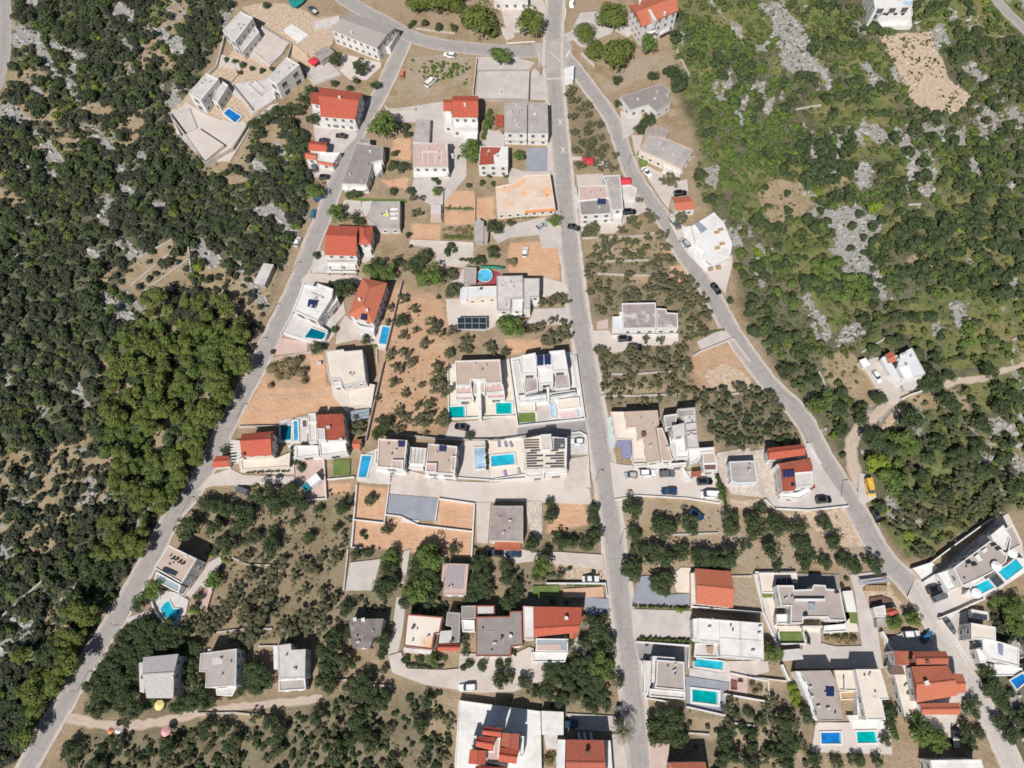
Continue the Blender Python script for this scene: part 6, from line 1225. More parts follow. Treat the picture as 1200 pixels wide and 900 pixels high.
    grav = two((.52, .375, .255), (.68, .55, .425), nB); grav = mix(nt, math_(nt, 'MULTIPLY', ramp(nt, nC, .5, .7), .5), grav, (.36, .275, .19, 1))
    rock = two((.29, .275, .25), (.44, .42, .39), nB, .35, .62); rock = mix(nt, math_(nt, 'MULTIPLY', ramp(nt, nC, .54, .70), .6), rock, (.20, .185, .14, 1))
    # each cover keeps a broken edge of its own
    def brk(w, n): return ramp(nt, math_(nt, 'ADD', w, math_(nt, 'MULTIPLY', math_(nt, 'SUBTRACT', n, .5), .9)), .35, .65)
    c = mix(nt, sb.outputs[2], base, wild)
    for w, k, n in ((sb.outputs[0], dry, nB), (sa.outputs[1], green, nB), (sb.outputs[1], grav, nB), (sa.outputs[2], rock, None)):
        c = mix(nt, brk(w, n) if n is not None else ramp(nt, math_(nt, 'ADD', w, math_(nt, 'MULTIPLY', math_(nt, 'SUBTRACT', math_(nt, 'ADD', math_(nt, 'MULTIPLY', nB, .6), math_(nt, 'MULTIPLY', nC, .4)), .5), 2.6)), .35, .75), c, k)
    c = mix(nt, sa.outputs[0], c, soil)
    c = mix(nt, math_(nt, 'MULTIPLY', ramp(nt, nC, .35, .65), .4), c, mix(nt, 1.0, c, (.6, .6, .6, 1), 'MULTIPLY'))
    nt.links.new(c, b.inputs['Base Color']); b.inputs['Roughness'].default_value = .95; b.inputs['Specular IOR Level'].default_value = .1
    bp = nd(nt, 'ShaderNodeBump'); bp.inputs['Strength'].default_value = .7; bp.inputs['Distance'].default_value = .5
    nt.links.new(math_(nt, 'ADD', nB, math_(nt, 'MULTIPLY', nC, .4)), bp.inputs['Height']); nt.links.new(bp.outputs[0], b.inputs['Normal'])
    me.materials.append(m); o = link('ground', me); tag(o, kind='structure')
    return W

def blockmap():
    Bm = np.zeros((NY, NX), bool)
    for pl in BLOCKED:
        xs = [p[0] for p in pl]; ys = [p[1] for p in pl]
        i0, i1 = max(0, int((min(xs) - GX0) / GS)), min(NX, int((max(xs) - GX0) / GS) + 2); j0, j1 = max(0, int((min(ys) - GY0) / GS)), min(NY, int((max(ys) - GY0) / GS) + 2)
        if i1 <= i0 or j1 <= j0: continue
        x, y = XX[j0:j1, i0:i1], YY[j0:j1, i0:i1]; c = np.zeros(x.shape, bool)
        for k in range(len(pl)):
            (xa, ya), (xb, yb) = pl[k - 1], pl[k]
            if yb != ya: c ^= ((ya > y) != (yb > y)) & (x < (xb - xa) * (y - ya) / (yb - ya) + xa)
        Bm[j0:j1, i0:i1] |= c
    return Bm
def grow(B, n):
    for _ in range(n):
        C = B.copy(); C[1:] |= B[:-1]; C[:-1] |= B[1:]; C[:, 1:] |= B[:, :-1]; C[:, :-1] |= B[:, 1:]; B = C
    return B

# ------------------------------------------------------------------ plants
def leaves(rng, n, blobs, size, up=.35, inner=.25):
    """leaf clumps (4-corner faces) on and inside several rounded boughs; unit crown radius"""
    k = rng.integers(0, len(blobs), n); bl = np.array(blobs)[k]
    d = rng.normal(size=(n, 3)); d[:, 2] = np.where(d[:, 2] < -.3, -d[:, 2], d[:, 2]); d /= np.linalg.norm(d, axis=1)[:, None]
    r = np.where(rng.random(n) < inner, rng.random(n) ** .5, .88 + .24 * rng.random(n))
    c = bl[:, :3] + d * (bl[:, 3] * r)[:, None] * np.array([1, 1, .8])
    nr = d + rng.normal(size=(n, 3)) * .3; nr[:, 2] += up; nr /= np.linalg.norm(nr, axis=1)[:, None]
    t = np.cross(nr, rng.normal(size=(n, 3))); t /= np.linalg.norm(t, axis=1)[:, None]; s = np.cross(nr, t)
    a = (size * (.6 + .8 * rng.random(n)))[:, None]; b_ = a * (.55 + .4 * rng.random(n))[:, None]
    v = np.stack([c - t * a - s * b_ * .3, c + s * b_, c + t * a - s * b_ * .2, c - s * b_ * 1.1], 1)
    tint = np.repeat(rng.random(n) ** 1.4, 4)
    return v.reshape(-1, 3), tint

def blobset(rng, n, spread, r0, zc, flat=.6):
    out = []
    for i in range(n):
        a = rng.random() * 6.283; q = spread * math.sqrt((i + .4) / n)
        out.append((q * math.cos(a + i * 2.4), q * math.sin(a + i * 2.4), zc + (rng.random() - .5) * flat + (.22 if i == 0 else 0), r0 * (.75 + .5 * rng.random())))
    return out

def mesh_quads(name, v, tint, mats, mi=None):
    n = len(v) // 4; me = bpy.data.meshes.new(name)
    me.vertices.add(len(v)); me.vertices.foreach_set('co', np.asarray(v, np.float32).ravel())
    me.loops.add(len(v)); me.loops.foreach_set('vertex_index', np.arange(len(v), dtype=np.int32)); me.polygons.add(n); me.polygons.foreach_set('loop_start', np.arange(n, dtype=np.int32) * 4)
    a = me.attributes.new('tint', 'FLOAT', 'POINT'); a.data.foreach_set('value', np.asarray(tint, np.float32))
    for m in mats: me.materials.append(M(m))
    if mi is not None: me.polygons.foreach_set('material_index', np.asarray(mi, np.int32))
    me.update(calc_edges=True); return me

def trunkmesh(name, h, r, limbs, rng):
    m = MB(); n = 6
    def tube(a, b_, ra, rb):
        a, b_ = np.array(a), np.array(b_); d = b_ - a; d = d / np.linalg.norm(d); u = np.cross(d, (.3, .9, .1)); u /= np.linalg.norm(u); w = np.cross(d, u)
        loft(m, [[tuple(c + (u * math.cos(k * 6.283 / n) + w * math.sin(k * 6.283 / n)) * rr) for k in range(n)] for c, rr in ((a, ra), (b_, rb))])
    tube((0, 0, -.1), (.03, .02, h), r, r * .65)
    for k in range(limbs):
        a = k * 6.283 / limbs + rng.random(); tube((.02, .01, h * .8), (.5 * math.cos(a), .5 * math.sin(a), h + .35 + .2 * rng.random()), r * .55, r * .2)
    me = bpy.data.meshes.new(name); me.from_pydata(m.v, [], m.f); me.materials.append(M('bark')); me.update(); return me

#        leaf,          n,  blobs, spread, r0, zc, size, trunk h, trunk r
KINDS = {'olive_tree': ('leaf_olive', 900, 13, .90, .27, 1.05, .078, .75, .10), 'broadleaf_tree': ('leaf_dark', 1200, 14, .78, .36, 1.1, .076, .7, .09),
         'pine_tree': ('leaf_pine', 1500, 15, .76, .34, 1.4, .07, 1.3, .08), 'bush': ('leaf_dark', 600, 6, .50, .5, .55, .11, .3, .06),
         'green_tree': ('leaf_green', 1300, 14, .74, .36, 1.15, .072, .8, .08), 'round_pine': ('leaf_pine', 2000, 15, .60, .46, .95, .062, .6, .05), 'lime_bush': ('leaf_lime', 600, 6, .5, .5, .55, .105, .3, .06), 'dry_bush': ('leaf_dry', 560, 6, .5, .5, .5, .105, .3, .05)}
TEMPL = {}
def template(kind):
    if kind not in TEMPL:
        leaf, n, nb, sp, r0, zc, sz, th, tr = KINDS[kind]; out = []
        for i in range(7):
            rng = np.random.default_rng(hash(kind) % 1 + 100 + i + 31 * list(KINDS).index(kind))
            v, t = leaves(rng, n, blobset(rng, nb, sp * (.9 + .25 * rng.random()), r0, zc, .5), sz)
            out.append((mesh_quads('crown', v, t, [leaf]), trunkmesh('trunk', th, tr, 3, rng)))
        TEMPL[kind] = out
    return TEMPL[kind]
PLANTS = []
def plant(kind, px, py, rpx):
    g = np.array(un(px, py)); mpp = np.linalg.norm(np.array(un(px + 1, py)) - g); r = rpx * mpp
    zc = KINDS[kind][5] * r; x, y = un(px, py, zc)
    PLANTS.append((kind, x, y, r, px, py))

def scatter(kind, sh, pts, n, r0, r1, gap):
    pl = P(sh, pts); xs = [p[0] for p in pl]; ys = [p[1] for p in pl]; got = []; tries = 0
    old = [(p[4], p[5]) for p in PLANTS if min(xs) - 9 < p[4] < max(xs) + 9 and min(ys) - 9 < p[5] < max(ys) + 9]
    while len(got) < n and tries < n * 60:
        tries += 1; x, y = RNG.uniform(min(xs), max(xs)), RNG.uniform(min(ys), max(ys))
        if not inside((x, y), pl): continue
        g = un(x, y)
        if samp(BM, g[0], g[1]) or any((x - a) ** 2 + (y - b_) ** 2 < gap * gap for a, b_ in got + old): continue
        got.append((x, y)); plant(kind, x, y, RNG.uniform(r0, r1))

DIRS = ('right of', 'above-right of', 'above', 'above-left of', 'left of', 'below-left of', 'below', 'below-right of')
ORD = ('nearest', 'second nearest', 'third nearest', 'fourth nearest', 'fifth nearest', 'sixth nearest', 'seventh nearest', 'eighth nearest', 'ninth nearest', 'tenth nearest')
NAMEK = {'olive_tree': ('olive_tree', 'dusty olive tree', 'olive tree', 'olive trees of the groves'), 'broadleaf_tree': ('broadleaf_tree', 'dark leafy tree', 'tree', 'dark rounded trees'), 'pine_tree': ('pine_tree', 'bright green pine', 'pine', 'pines of the slopes'),
         'bush': ('bush', 'dark bush', 'bush', 'dark bushes'), 'round_pine': ('pine_tree', 'broad dense pine', 'pine', 'broad pines near the crossroads'), 'green_tree': ('green_tree', 'fresh green tree', 'tree', 'fresh green trees'), 'lime_bush': ('bush', 'bright lime bush', 'bush', 'lime bushes'), 'dry_bush': ('bush', 'brownish dry bush', 'bush', 'dry bushes')}
def build_plants():
    sect = {}
    for i, (k, x, y, r, px, py) in enumerate(PLANTS):
        L = min(LAND, key=lambda l: (l[1] - px) ** 2 + (l[2] - py) ** 2); dx, dy = px - L[1], L[2] - py
        s = int(round(math.atan2(dy, dx) / (math.pi / 4))) % 8
        sect.setdefault((k, L[0], s), []).append((dx * dx + dy * dy, i))
    lab = {}
    for (k, l, s), v in sect.items():
        v.sort()
        for j, (_, i) in enumerate(v):
            b_ = NAMEK[k][1]
            lab[i] = ('only %s %s the %s' % (b_, DIRS[s], l)) if len(v) == 1 else ('%s %s %s the %s' % (ORD[j] if j < 9 and j < len(v) - 1 else 'farthest' if j == len(v) - 1 else '%dth nearest' % (j + 1), b_, DIRS[s], l))
    for i, (k, x, y, r, px, py) in enumerate(PLANTS):
        cr, tr = template(k)[i % 7]; nm, _, cat, grp = NAMEK[k]
        root = empty(nm, (x, y, 0)); root.rotation_euler = (0, 0, RNG.uniform(0, 6.28)); root.scale = (r * RNG.uniform(.92, 1.12), r * RNG.uniform(.92, 1.12), r * RNG.uniform(.85, 1.1))
        tag(root, lab[i], cat, grp); link('trunk', tr, root); link('crown', cr, root)

def palm(sh, pt, label):
    x, y = PW(sh, pt, 6)[0]; root = empty('palm_tree', (x, y, 0)); tag(root, label, 'palm tree'); rng = np.random.default_rng(5)
    m = MB(); n = 7; loft(m, [[(x + (.28 - .02 * z) * math.cos(k * 6.283 / n), y + (.28 - .02 * z) * math.sin(k * 6.283 / n), z) for k in range(n)] for z in (0, 2, 4, 6)]); m.build('trunk', 'bark', root)
    vs = []
    for f in range(22):
        a = f * 2.4; L = 2.5 + .6 * rng.random(); lift = .3 + .9 * rng.random()
        for j in range(14):
            t = (j + 1) / 14; c = np.array([x + math.cos(a) * L * t, y + math.sin(a) * L * t, 6 + lift * t * 2 - 2.6 * t * t]); sd = np.array([-math.sin(a), math.cos(a), -.35]); dr = np.array([math.cos(a), math.sin(a), -.5]); w = .55 * (1 - t * .6)
            for s_ in (1, -1):
                sv = sd * np.array([s_, s_, 1]); vs += [c, c + sv * w * .5 + dr * .1, c + sv * w + dr * .3, c + sv * w * .5 + dr * .28]
    v = np.array(vs) - np.array([x, y, 0]); me = mesh_quads('crown', v, rng.random(len(v)), ['leaf_olive']); link('crown', me, root)

def stuff(name, specs, seed):
    """a wild cover nobody could count: one mesh"""
    rng = np.random.default_rng(seed); V = []; T = []; MI = []; mats = []; temp = {}
    for leaf, sh, pts, step, r0, r1, prob, mode, nl, flat in specs:
        if leaf not in mats: mats.append(leaf)
        pl = PW(sh, pts); xs = [p[0] for p in pl]; ys = [p[1] for p in pl]
        X, Y = np.meshgrid(np.arange(min(xs), max(xs), step), np.arange(min(ys), max(ys), step)); X = rng.uniform(min(xs), max(xs), X.size); Y = rng.uniform(min(ys), max(ys), Y.size)
        c = np.zeros(X.shape, bool)
        for k in range(len(pl)):
            (xa, ya), (xb, yb) = pl[k - 1], pl[k]
            if yb != ya: c ^= ((ya > Y) != (yb > Y)) & (X < (xb - xa) * (Y - ya) / (yb - ya) + xa)
        keep = c & ~samp(BMG, X, Y) & (rng.random(X.size) < prob)
        if mode == 'wild': keep &= (samp(GW['rock'], X, Y) < .35 + .3 * rng.random(X.size)) & (samp(GW['dry'], X, Y) < .3 + .75 * rng.random(X.size)) & (samp(GW['gravel'], X, Y) < .4) & (samp(GW['soil'], X, Y) < .3) & (samp(GW['green'], X, Y) < .55 + .6 * rng.random(X.size))
        if mode == 'open': keep &= (samp(GW['soil'], X, Y) < .5) & (vnoise(X, Y, 7, 77, 3) > .36)
        if mode[:5] == 'clump': keep &= (vnoise(X, Y, 15, 63 + 10 * int(mode[5:] or 0), 3) > .5) & (samp(GW['rock'], X, Y) < .6) & (samp(GW['gravel'], X, Y) < .4) & (samp(GW['dry'], X, Y) < .6)
        X, Y = X[keep], Y[keep]
        for k in range(5):
            if (nl, k) not in temp: temp[(nl, k)] = leaves(rng, nl, blobset(rng, 5, .55, .48, .5, .4), .62 / math.sqrt(nl / 14))
        for x, y in zip(X, Y):
            if any((x - p[1]) ** 2 + (y - p[2]) ** 2 < (p[3] * .7) ** 2 for p in NEAR.get((int(x // 12), int(y // 12)), ())): continue
            v, t = temp[(nl, int(rng.integers(5)))]; r = r0 + (r1 - r0) * rng.random() ** 1.5; a = rng.random() * 6.283; ca, sa = math.cos(a), math.sin(a)
            V.append(np.stack([(v[:, 0] * ca - v[:, 1] * sa) * r + x, (v[:, 0] * sa + v[:, 1] * ca) * r + y, v[:, 2] * r * flat], 1)); b_ = rng.random()
            T.append(np.clip(t * .65 + .5 * b_ - .1, 0, 1)); MI.append(np.full(len(v) // 4, mats.index(leaf)))
    me = mesh_quads(name, np.concatenate(V), np.concatenate(T), mats, np.concatenate(MI)); o = link(name, me); tag(o, kind='stuff'); return o

def hedge(label, sh, pts, w=.9, h=1.4, leaf='leaf_green'):
    pl = [np.array(p) for p in PW(sh, pts, h * .6)]; rng = np.random.default_rng(len(label)); V = []; T = []; c0 = pl[0]
    for a, b_ in zip(pl, pl[1:]):
        L = np.linalg.norm(b_ - a); n = int(L * 1.6) + 1; d = (b_ - a) / L; nn = np.array([-d[1], d[0]])
        for k in range(n):
            v, t = leaves(rng, 60, [(0, 0, .5, .6), (.3, .1, .5, .5), (-.3, -.1, .55, .5)], .2); c = a + (b_ - a) * (k + rng.random()) / n + nn * rng.uniform(-.2, .2) * w - c0
            V.append(v * np.array([w * .62, w * .62, h * .95]) * rng.uniform(.85, 1.15) + np.array([c[0], c[1], 0])); T.append(t)
    o = link('hedge', mesh_quads('hedge', np.concatenate(V), np.concatenate(T), [leaf])); o.location = (c0[0], c0[1], .05); tag(o, label, 'hedge'); return o

def boulders(name, n, where, r0, r1, mat, seed, label):
    rng = np.random.default_rng(seed); import bmesh
    bm = bmesh.new(); bmesh.ops.create_icosphere(bm, subdivisions=1, radius=1); bv = np.array([v.co[:] for v in bm.verts]); bf = np.array([[v.index for v in f.verts] for f in bm.faces]); bm.free()
    V = []; Fc = []; got = 0; tries = 0
    while got < n and tries < n * 30:
        tries += 1; x, y = rng.uniform(GX0, GX1), rng.uniform(GY0, GY1)
        if rng.random() > samp(where, x, y) or samp(BM, x, y): continue
        r = r0 + (r1 - r0) * rng.random() ** 3; s = r * np.array([1.3, .5 + .4 * rng.random(), .35 + .35 * rng.random()]); a = rng.normal() * .5 + (.7 if x > 0 else -.6); ca, sa = math.cos(a), math.sin(a)
        v = bv * (1 + .28 * rng.normal(size=(len(bv), 1))) * s; V.append(np.stack([v[:, 0] * ca - v[:, 1] * sa + x, v[:, 0] * sa + v[:, 1] * ca + y, v[:, 2] + s[2] * .25], 1)); Fc.append(bf + got * len(bv)); got += 1
    V = np.concatenate(V); Fc = np.concatenate(Fc); me = bpy.data.meshes.new(name); me.from_pydata(V.tolist(), [], Fc.tolist()); me.materials.append(M(mat)); o = link(name, me); tag(o, kind='stuff'); return o
SUN_EL, SUN_AZ, SUN_E, SKY, EXPO = 50, 202, 4.4, .05, 0.1
TREES = {
'green_tree': {'C': '395,380,80', 'E': '650,285,95 180,740,65', 'H': '405,215,85 720,730,75 860,740,80', 'F': '650,485,48 310,470,72 330,420,55 430,280,35 445,230,30', 'I': '145,620,95 1015,225,48 190,20,40', 'M': '655,620,110', 'W': '400,620,60 700,620,95', 'X': '570,560,75', 'V': '725,465,70 250,550,80', 'AI': '480,690,110 590,770,85', 'AF': '1000,190,70', 'AG': '1130,530,62', 'Y': '330,80,105 440,620,55', 'Z': '900,650,95', 'AK': '960,200,90 1060,330,115 1110,470,100 1150,240,80 90,380,95', 'r7': '590,730,65 650,560,60 230,380,55 290,350,45', 'D': '480,310,70', 'S': '1040,800,45 1015,730,30'},
'round_pine': {'C': '240,125,128 350,210,52 605,150,112 1150,120,85 1000,215,85 1075,330,60 170,140,60', 'D': '240,110,100 190,60,60 260,390,120 95,370,62 320,310,70', 'B': '900,10,90 1050,20,95 1160,30,70', '_': '500,-8,18 530,-6,16'},
'broadleaf_tree': {'r8': '140,130,45 150,230,36 175,300,36 140,370,40 160,385,35 265,200,46 290,215,40 240,320,45 290,330,40 270,430,48 375,190,45 355,310,40 430,330,48 470,340,40 540,325,50 510,345,42 550,185,48 655,200,48 640,180,35 735,195,46 770,205,36 835,200,35 840,270,38 860,280,30 945,190,33 615,285,26 710,305,40 975,270,35 1000,250,28 745,368,26 855,350,33 890,320,25 940,350,33 1030,345,36 1065,365,30 1145,355,40',
  'X': '625,200,68 630,120,50 930,170,60 935,240,58 690,390,75 780,400,60 900,380,75 960,330,60 490,400,70 610,460,50 540,620,68 700,620,45 320,560,58 330,640,65 150,520,70 140,640,80 180,740,70 330,800,68 400,700,55 60,760,70',
  'Z': '880,380,100 480,700,80 560,670,75 640,710,85 720,650,85 820,620,85 950,720,75 520,780,85 640,790,80 760,760,85 860,760,85 880,560,75 700,590,55 90,790,85 180,760,65 300,800,75 930,290,50', 'AD': '150,250,85 280,310,85 420,260,85 540,200,85 640,280,85 520,350,80 690,370,55 580,400,45 40,230,60',
  'W': '600,650,88 640,590,80 720,560,65 680,740,95 580,760,80 850,570,55 640,850,80 380,700,80 420,800,75 340,820,65 240,590,48 160,600,55 1010,650,80 1060,750,85 1000,830,70 380,430,55', 'Y': '420,150,85 250,170,75 450,60,80 80,60,100 780,120,75 860,60,75 1040,190,85 1100,110,65 80,440,75 40,580,48 60,700,45 700,460,55 700,560,45',
  'AB': '100,580,105 200,640,85 130,710,65 700,420,105 750,320,90 680,560,95 820,520,95 640,640,75 720,700,75 850,280,65 830,90,75 1130,350,75 1120,450,48 980,640,85 900,730,100 1010,720,85 1150,760,75', 'AA': '160,100,85 240,70,55 370,220,85 300,190,60 580,380,65 560,510,65 600,650,90 700,690,65 520,720,55 450,710,60 80,480,85 60,640,90 90,780,75 1080,540,75 1120,440,80 960,590,45 580,260,65',
  'V': '530,60,85 750,40,68 940,50,80 1030,140,66 820,200,85 1170,200,78 150,650,75 100,830,55 230,815,65 590,680,40 620,600,45', 'P': '60,780,68 180,800,68 460,720,88 330,860,78 560,800,80 660,700,70 720,780,75 1030,810,58 205,400,38 240,820,60', 'AI': '850,490,50 800,545,48 790,670,48 820,770,58 880,720,48 940,290,58 990,390,65 1060,500,55 1030,640,58 1110,720,68 1160,610,58 230,760,48 950,420,50', 'AL': '200,220,90 150,260,65 290,230,85 340,280,60 200,130,75 300,130,75 670,240,58 670,330,58 720,410,58 640,430,58 840,450,65 1080,140,70 1100,230,58 1120,310,58 1060,380,65 1090,450,60',
  'r7': '520,345,38 855,235,30 620,70,28 790,160,34 740,210,30 770,260,55 730,290,35 840,350,48 875,385,38 1040,215,45 1020,470,45 990,570,42 1050,680,38 1140,750,42 1090,380,48 1150,330,38 90,220,38 210,260,40 330,390,48 430,430,42 340,490,38 660,440,62 500,530,58 560,590,45 720,720,40 830,800,48 900,620,48 980,680,38', 'K': '680,255,80 630,225,50 480,720,50 860,660,45 930,60,65 1140,500,60', 'D': '690,560,75 640,500,50 510,540,42 480,860,50 270,730,35 255,560,38', 'G': '600,60,48 535,130,45 560,90,40', 'Q': '330,120,70 270,190,58 1000,200,40', 'H': '560,240,45 600,295,55 470,860,65 400,870,45 930,650,55', '_': '955,890,9 980,893,8 1005,892,9 1030,893,8 925,885,8 905,882,9 880,875,8', 'AH': '340,690,75 380,790,65 1090,700,60 1080,790,50', 'I': '90,490,65 40,560,55 600,275,62 710,245,34 300,720,58 590,450,45', 'B': '490,470,55 330,415,55 600,600,35', 'A': '590,860,48 660,830,50 750,790,58 850,760,62 930,690,45 985,630,42 1000,840,50 820,860,55', 'U': '430,740,75 920,440,70 1000,600,80 950,560,70', 'AE': '340,270,65 350,330,40', 'AF': '20,640,40'},
'olive_tree': {'N': '80,270,58 100,400,66 55,330,50 130,600,46 160,140,38 280,70,38 300,120,32 440,100,42 470,130,34 550,140,34 100,630,42', 'M': '200,210,46 210,340,62 70,650,66 200,650,48 310,720,48 270,790,36 320,800,34 490,780,46 610,810,36 180,830,38 820,640,52 890,610,46 1000,690,62 1080,610,52 990,570,36 1090,680,46 950,720,46 970,410,52 1040,380,46 1080,420,42 900,430,36 40,590,46', 'Q': '640,60,70 600,100,50 810,90,50 655,190,28 225,700,46 40,720,50', 'G': '715,490,40 780,490,50 760,440,34 840,760,46 540,625,26 480,760,42 630,750,50 600,720,38 520,800,34 420,830,36 115,390,42 230,820,42 170,850,40', 'J': '200,165,52 160,190,40 300,260,56 700,215,46 740,390,44 720,570,62 690,520,44 820,640,54 900,550,58 975,665,50 1020,770,46 440,340,32 490,360,32', 'O': '465,405,34 570,410,34 600,590,50 720,470,42', 'V': '900,520,60 1010,440,66 870,610,50 970,660,66 1080,600,60 1130,500,56 760,720,60 640,780,60 700,860,50 820,680,54 980,790,56 1090,740,50 560,800,46', 'AB': '400,300,75 530,150,80 660,120,75 100,280,75 200,150,75 60,120,60 340,220,46 640,240,55 60,380,50', 'AA': '640,130,75 760,60,62 1050,70,70 1000,190,70 900,180,46', 'H': '1110,220,46 1075,90,36 1150,90,34 540,45,46 1060,640,55 1000,690,50', 'K': '1140,330,50 1150,620,46 1060,770,44 1160,760,46', 'L': '980,800,66', 'AE': '110,130,55 140,190,50', 'P': '1030,800,50', 'AJ': '110,170,52 230,140,75 80,270,58 220,290,66 320,160,56 400,50,48 560,90,62 480,260,56 370,300,46 590,230,56 680,150,46 720,70,56 860,70,56 840,170,46 980,80,62 280,480,70 350,490,60', 'r7': '910,590,30 940,640,36 960,720,40 900,680,36 880,760,36 1070,790,36 1000,830,30'},
'bush': {'r5': '265,160,20 375,190,22 280,242,18 375,265,25 325,335,30 710,280,25 680,340,28 765,340,32 735,395,25 670,445,22 735,465,22 770,540,18 805,600,18 780,655,32 775,715,28 150,555,25 215,675,34 300,680,28 275,735,32 265,570,28 100,690,20 195,750,18 220,830,38 305,880,34 730,790,42 870,760,42 960,775,42 1045,770,36 895,870,24 1090,855,22 545,480,22', 'A': '670,40,32 390,420,24 455,435,24 510,455,28 575,480,24 645,500,26 710,485,24 485,510,20', 'B': '420,620,28 460,570,32 310,590,34 870,160,24 945,170,34 1040,190,38 1150,190,34 840,180,22 740,640,0.1', 'r7': '810,55,22 910,150,22 960,350,22 1110,520,24 350,610,20 1130,620,24 840,660,20 770,640,18', 'H': '235,590,42 1040,420,34 1060,520,24', 'Y': '250,610,36 350,620,40 500,600,36 830,660,46 960,660,46 740,650,40 680,690,34 1090,570,26 1030,650,40', 'S': '150,720,0.1', 'K': '620,570,36 135,750,24', 'W': '250,215,48 210,455,26 225,480,20', 'AI': '270,560,42 320,530,32 240,660,40 860,580,36', 'AL': '780,210,50 850,250,48 740,110,42 830,90,50 900,150,50 950,340,44 870,320,28', 'AG': '790,225,22 765,280,22', 'I': '290,400,36 270,450,36 320,440,24 290,600,42 200,770,20', 'F': '60,650,30 75,680,26 395,690,28 470,690,24 440,640,22 300,700,24 560,640,20', 'E': '460,760,46 420,770,36 820,300,42 830,340,36 740,480,32 720,560,42 800,570,48 850,740,40 720,745,36', 'P': '730,520,38 710,490,28 940,690,14', 'AE': '850,45,1', 'T': '550,730,1 390,620,42'},
'lime_bush': {'r6': '425,185,46', 'AF': '1150,400,24 1160,450,28 1165,500,28', 'AE': '455,448,34', 'K': '928,708,22', 'a': '440,415,26 1,1,1', 'AH': '240,640,34 210,560,34 195,500,30', 'V': '712,270,20 820,310,24 490,120,28 590,700,26', 'r7': '510,655,55 545,690,40', 'l2': '930,460,26'},
'dry_bush': {'L': '340,360,55 420,310,60 500,300,60 560,370,55 470,370,60 380,410,50 580,440,36 320,470,30 440,400,40', 'AA': '880,640,50 920,610,36', 'I': '730,525,36 700,520,24', 'AD': '180,820,60', 'AF': '890,400,28 930,420,28 900,440,24', 'AG': '840,650,36 720,650,34 660,640,28 790,660,34'},
}
def trees():
    for k, d in TREES.items():
        for sh, s in d.items():
            ox, oy, q = SHEET[sh]
            for t in s.split():
                x, y, r = map(float, t.split(','))
                if r > 2: plant(k, ox + x / q, oy + y / q, r / q * (.82 if k == 'broadleaf_tree' and sh in ('Z', 'W', 'X', 'AD', 'Y', 'AB') else 1))
    for a in (('olive_tree', '_', '666,98 684,108 706,150 728,195 718,212 672,188', 26, 4.5, 6.5, 7.5), ('olive_tree', '_', '684,275 780,272 812,312 836,380 832,402 800,398 796,358 726,352 690,372', 52, 4, 7, 9), ('olive_tree', '_', '698,402 735,408 800,404 815,430 802,470 700,472', 52, 3.5, 6.5, 7.5), ('olive_tree', '_', '806,458 935,452 952,505 930,522 850,526 835,510', 26, 5, 8, 9), ('bush', '_', '806,458 935,452 952,505 930,522 850,526 835,510', 16, 4, 7, 8), ('olive_tree', '_', '450,345 520,352 522,470 505,505 435,508 445,420', 16, 4.5, 7.5, 13),
              ('broadleaf_tree', '_', '230,585 410,580 405,640 300,640 250,650', 5, 6, 8, 19), ('olive_tree', '_', '262,640 400,650 405,730 300,760 250,725', 16, 6, 9, 15), ('olive_tree', '_', '75,880 180,862 300,838 430,800 532,815 530,905 70,905', 26, 5, 8, 12), ('broadleaf_tree', '_', '75,880 180,862 300,838 430,800 532,815 530,905 70,905', 20, 8, 12, 13), ('broadleaf_tree', '_', '95,760 180,730 240,735 240,770 160,770 150,825 100,835', 16, 8, 12, 11), ('broadleaf_tree', '_', '95,790 160,765 160,820 110,835', 9, 8, 11, 12),
              ('olive_tree', '_', '840,825 935,815 940,895 850,895', 10, 6, 8, 11), ('pine_tree', '_', '215,345 262,330 292,400 288,430 262,470 255,505 226,556 205,585 168,612 128,565 122,480 140,400 175,345', 50, 8, 15, 14), ('green_tree', '_', '215,345 262,330 292,400 288,430 262,470 255,505 226,556 205,585 168,612 128,565 122,480 140,400 175,345', 22, 7, 12, 12), ('green_tree', '_', '130,360 215,345 280,400 225,556 168,612 128,565 122,480', 8, 7, 12, 12), ('pine_tree', '_', '110,610 165,600 172,640 160,670 120,660', 9, 8, 12, 12), ('broadleaf_tree', '_', '80,650 150,650 150,680 110,720 70,700', 8, 7, 11, 14), ('pine_tree', '_', '10,820 60,760 95,720 105,740 70,800 20,870', 9, 8, 12, 13), ('broadleaf_tree', '_', '0,840 50,760 90,730 70,800 20,880', 10, 7, 12, 12), ('broadleaf_tree', '_', '700,705 730,720 728,800 620,810 575,800 640,775', 6, 8, 11, 13), ('olive_tree', '_', '1075,590 1175,560 1195,590 1100,640', 10, 5, 8, 11), ('olive_tree', '_', '1050,520 1180,480 1195,570 1060,585', 12, 5, 8, 14)):
        scatter(*a)
    pool_ = [('pine_tree', '_', x) for x in ()]
    for x, y, r in ((88, 712, 15), (105, 722, 14), (80, 775, 16), (60, 800, 14), (40, 815, 15), (25, 770, 13), (150, 640, 15), (30, 860, 14), (283, 392, 13), (272, 412, 14), (258, 450, 14), (245, 482, 14), (230, 520, 13), (210, 560, 13), (195, 585, 13)): plant('pine_tree', x, y, r)

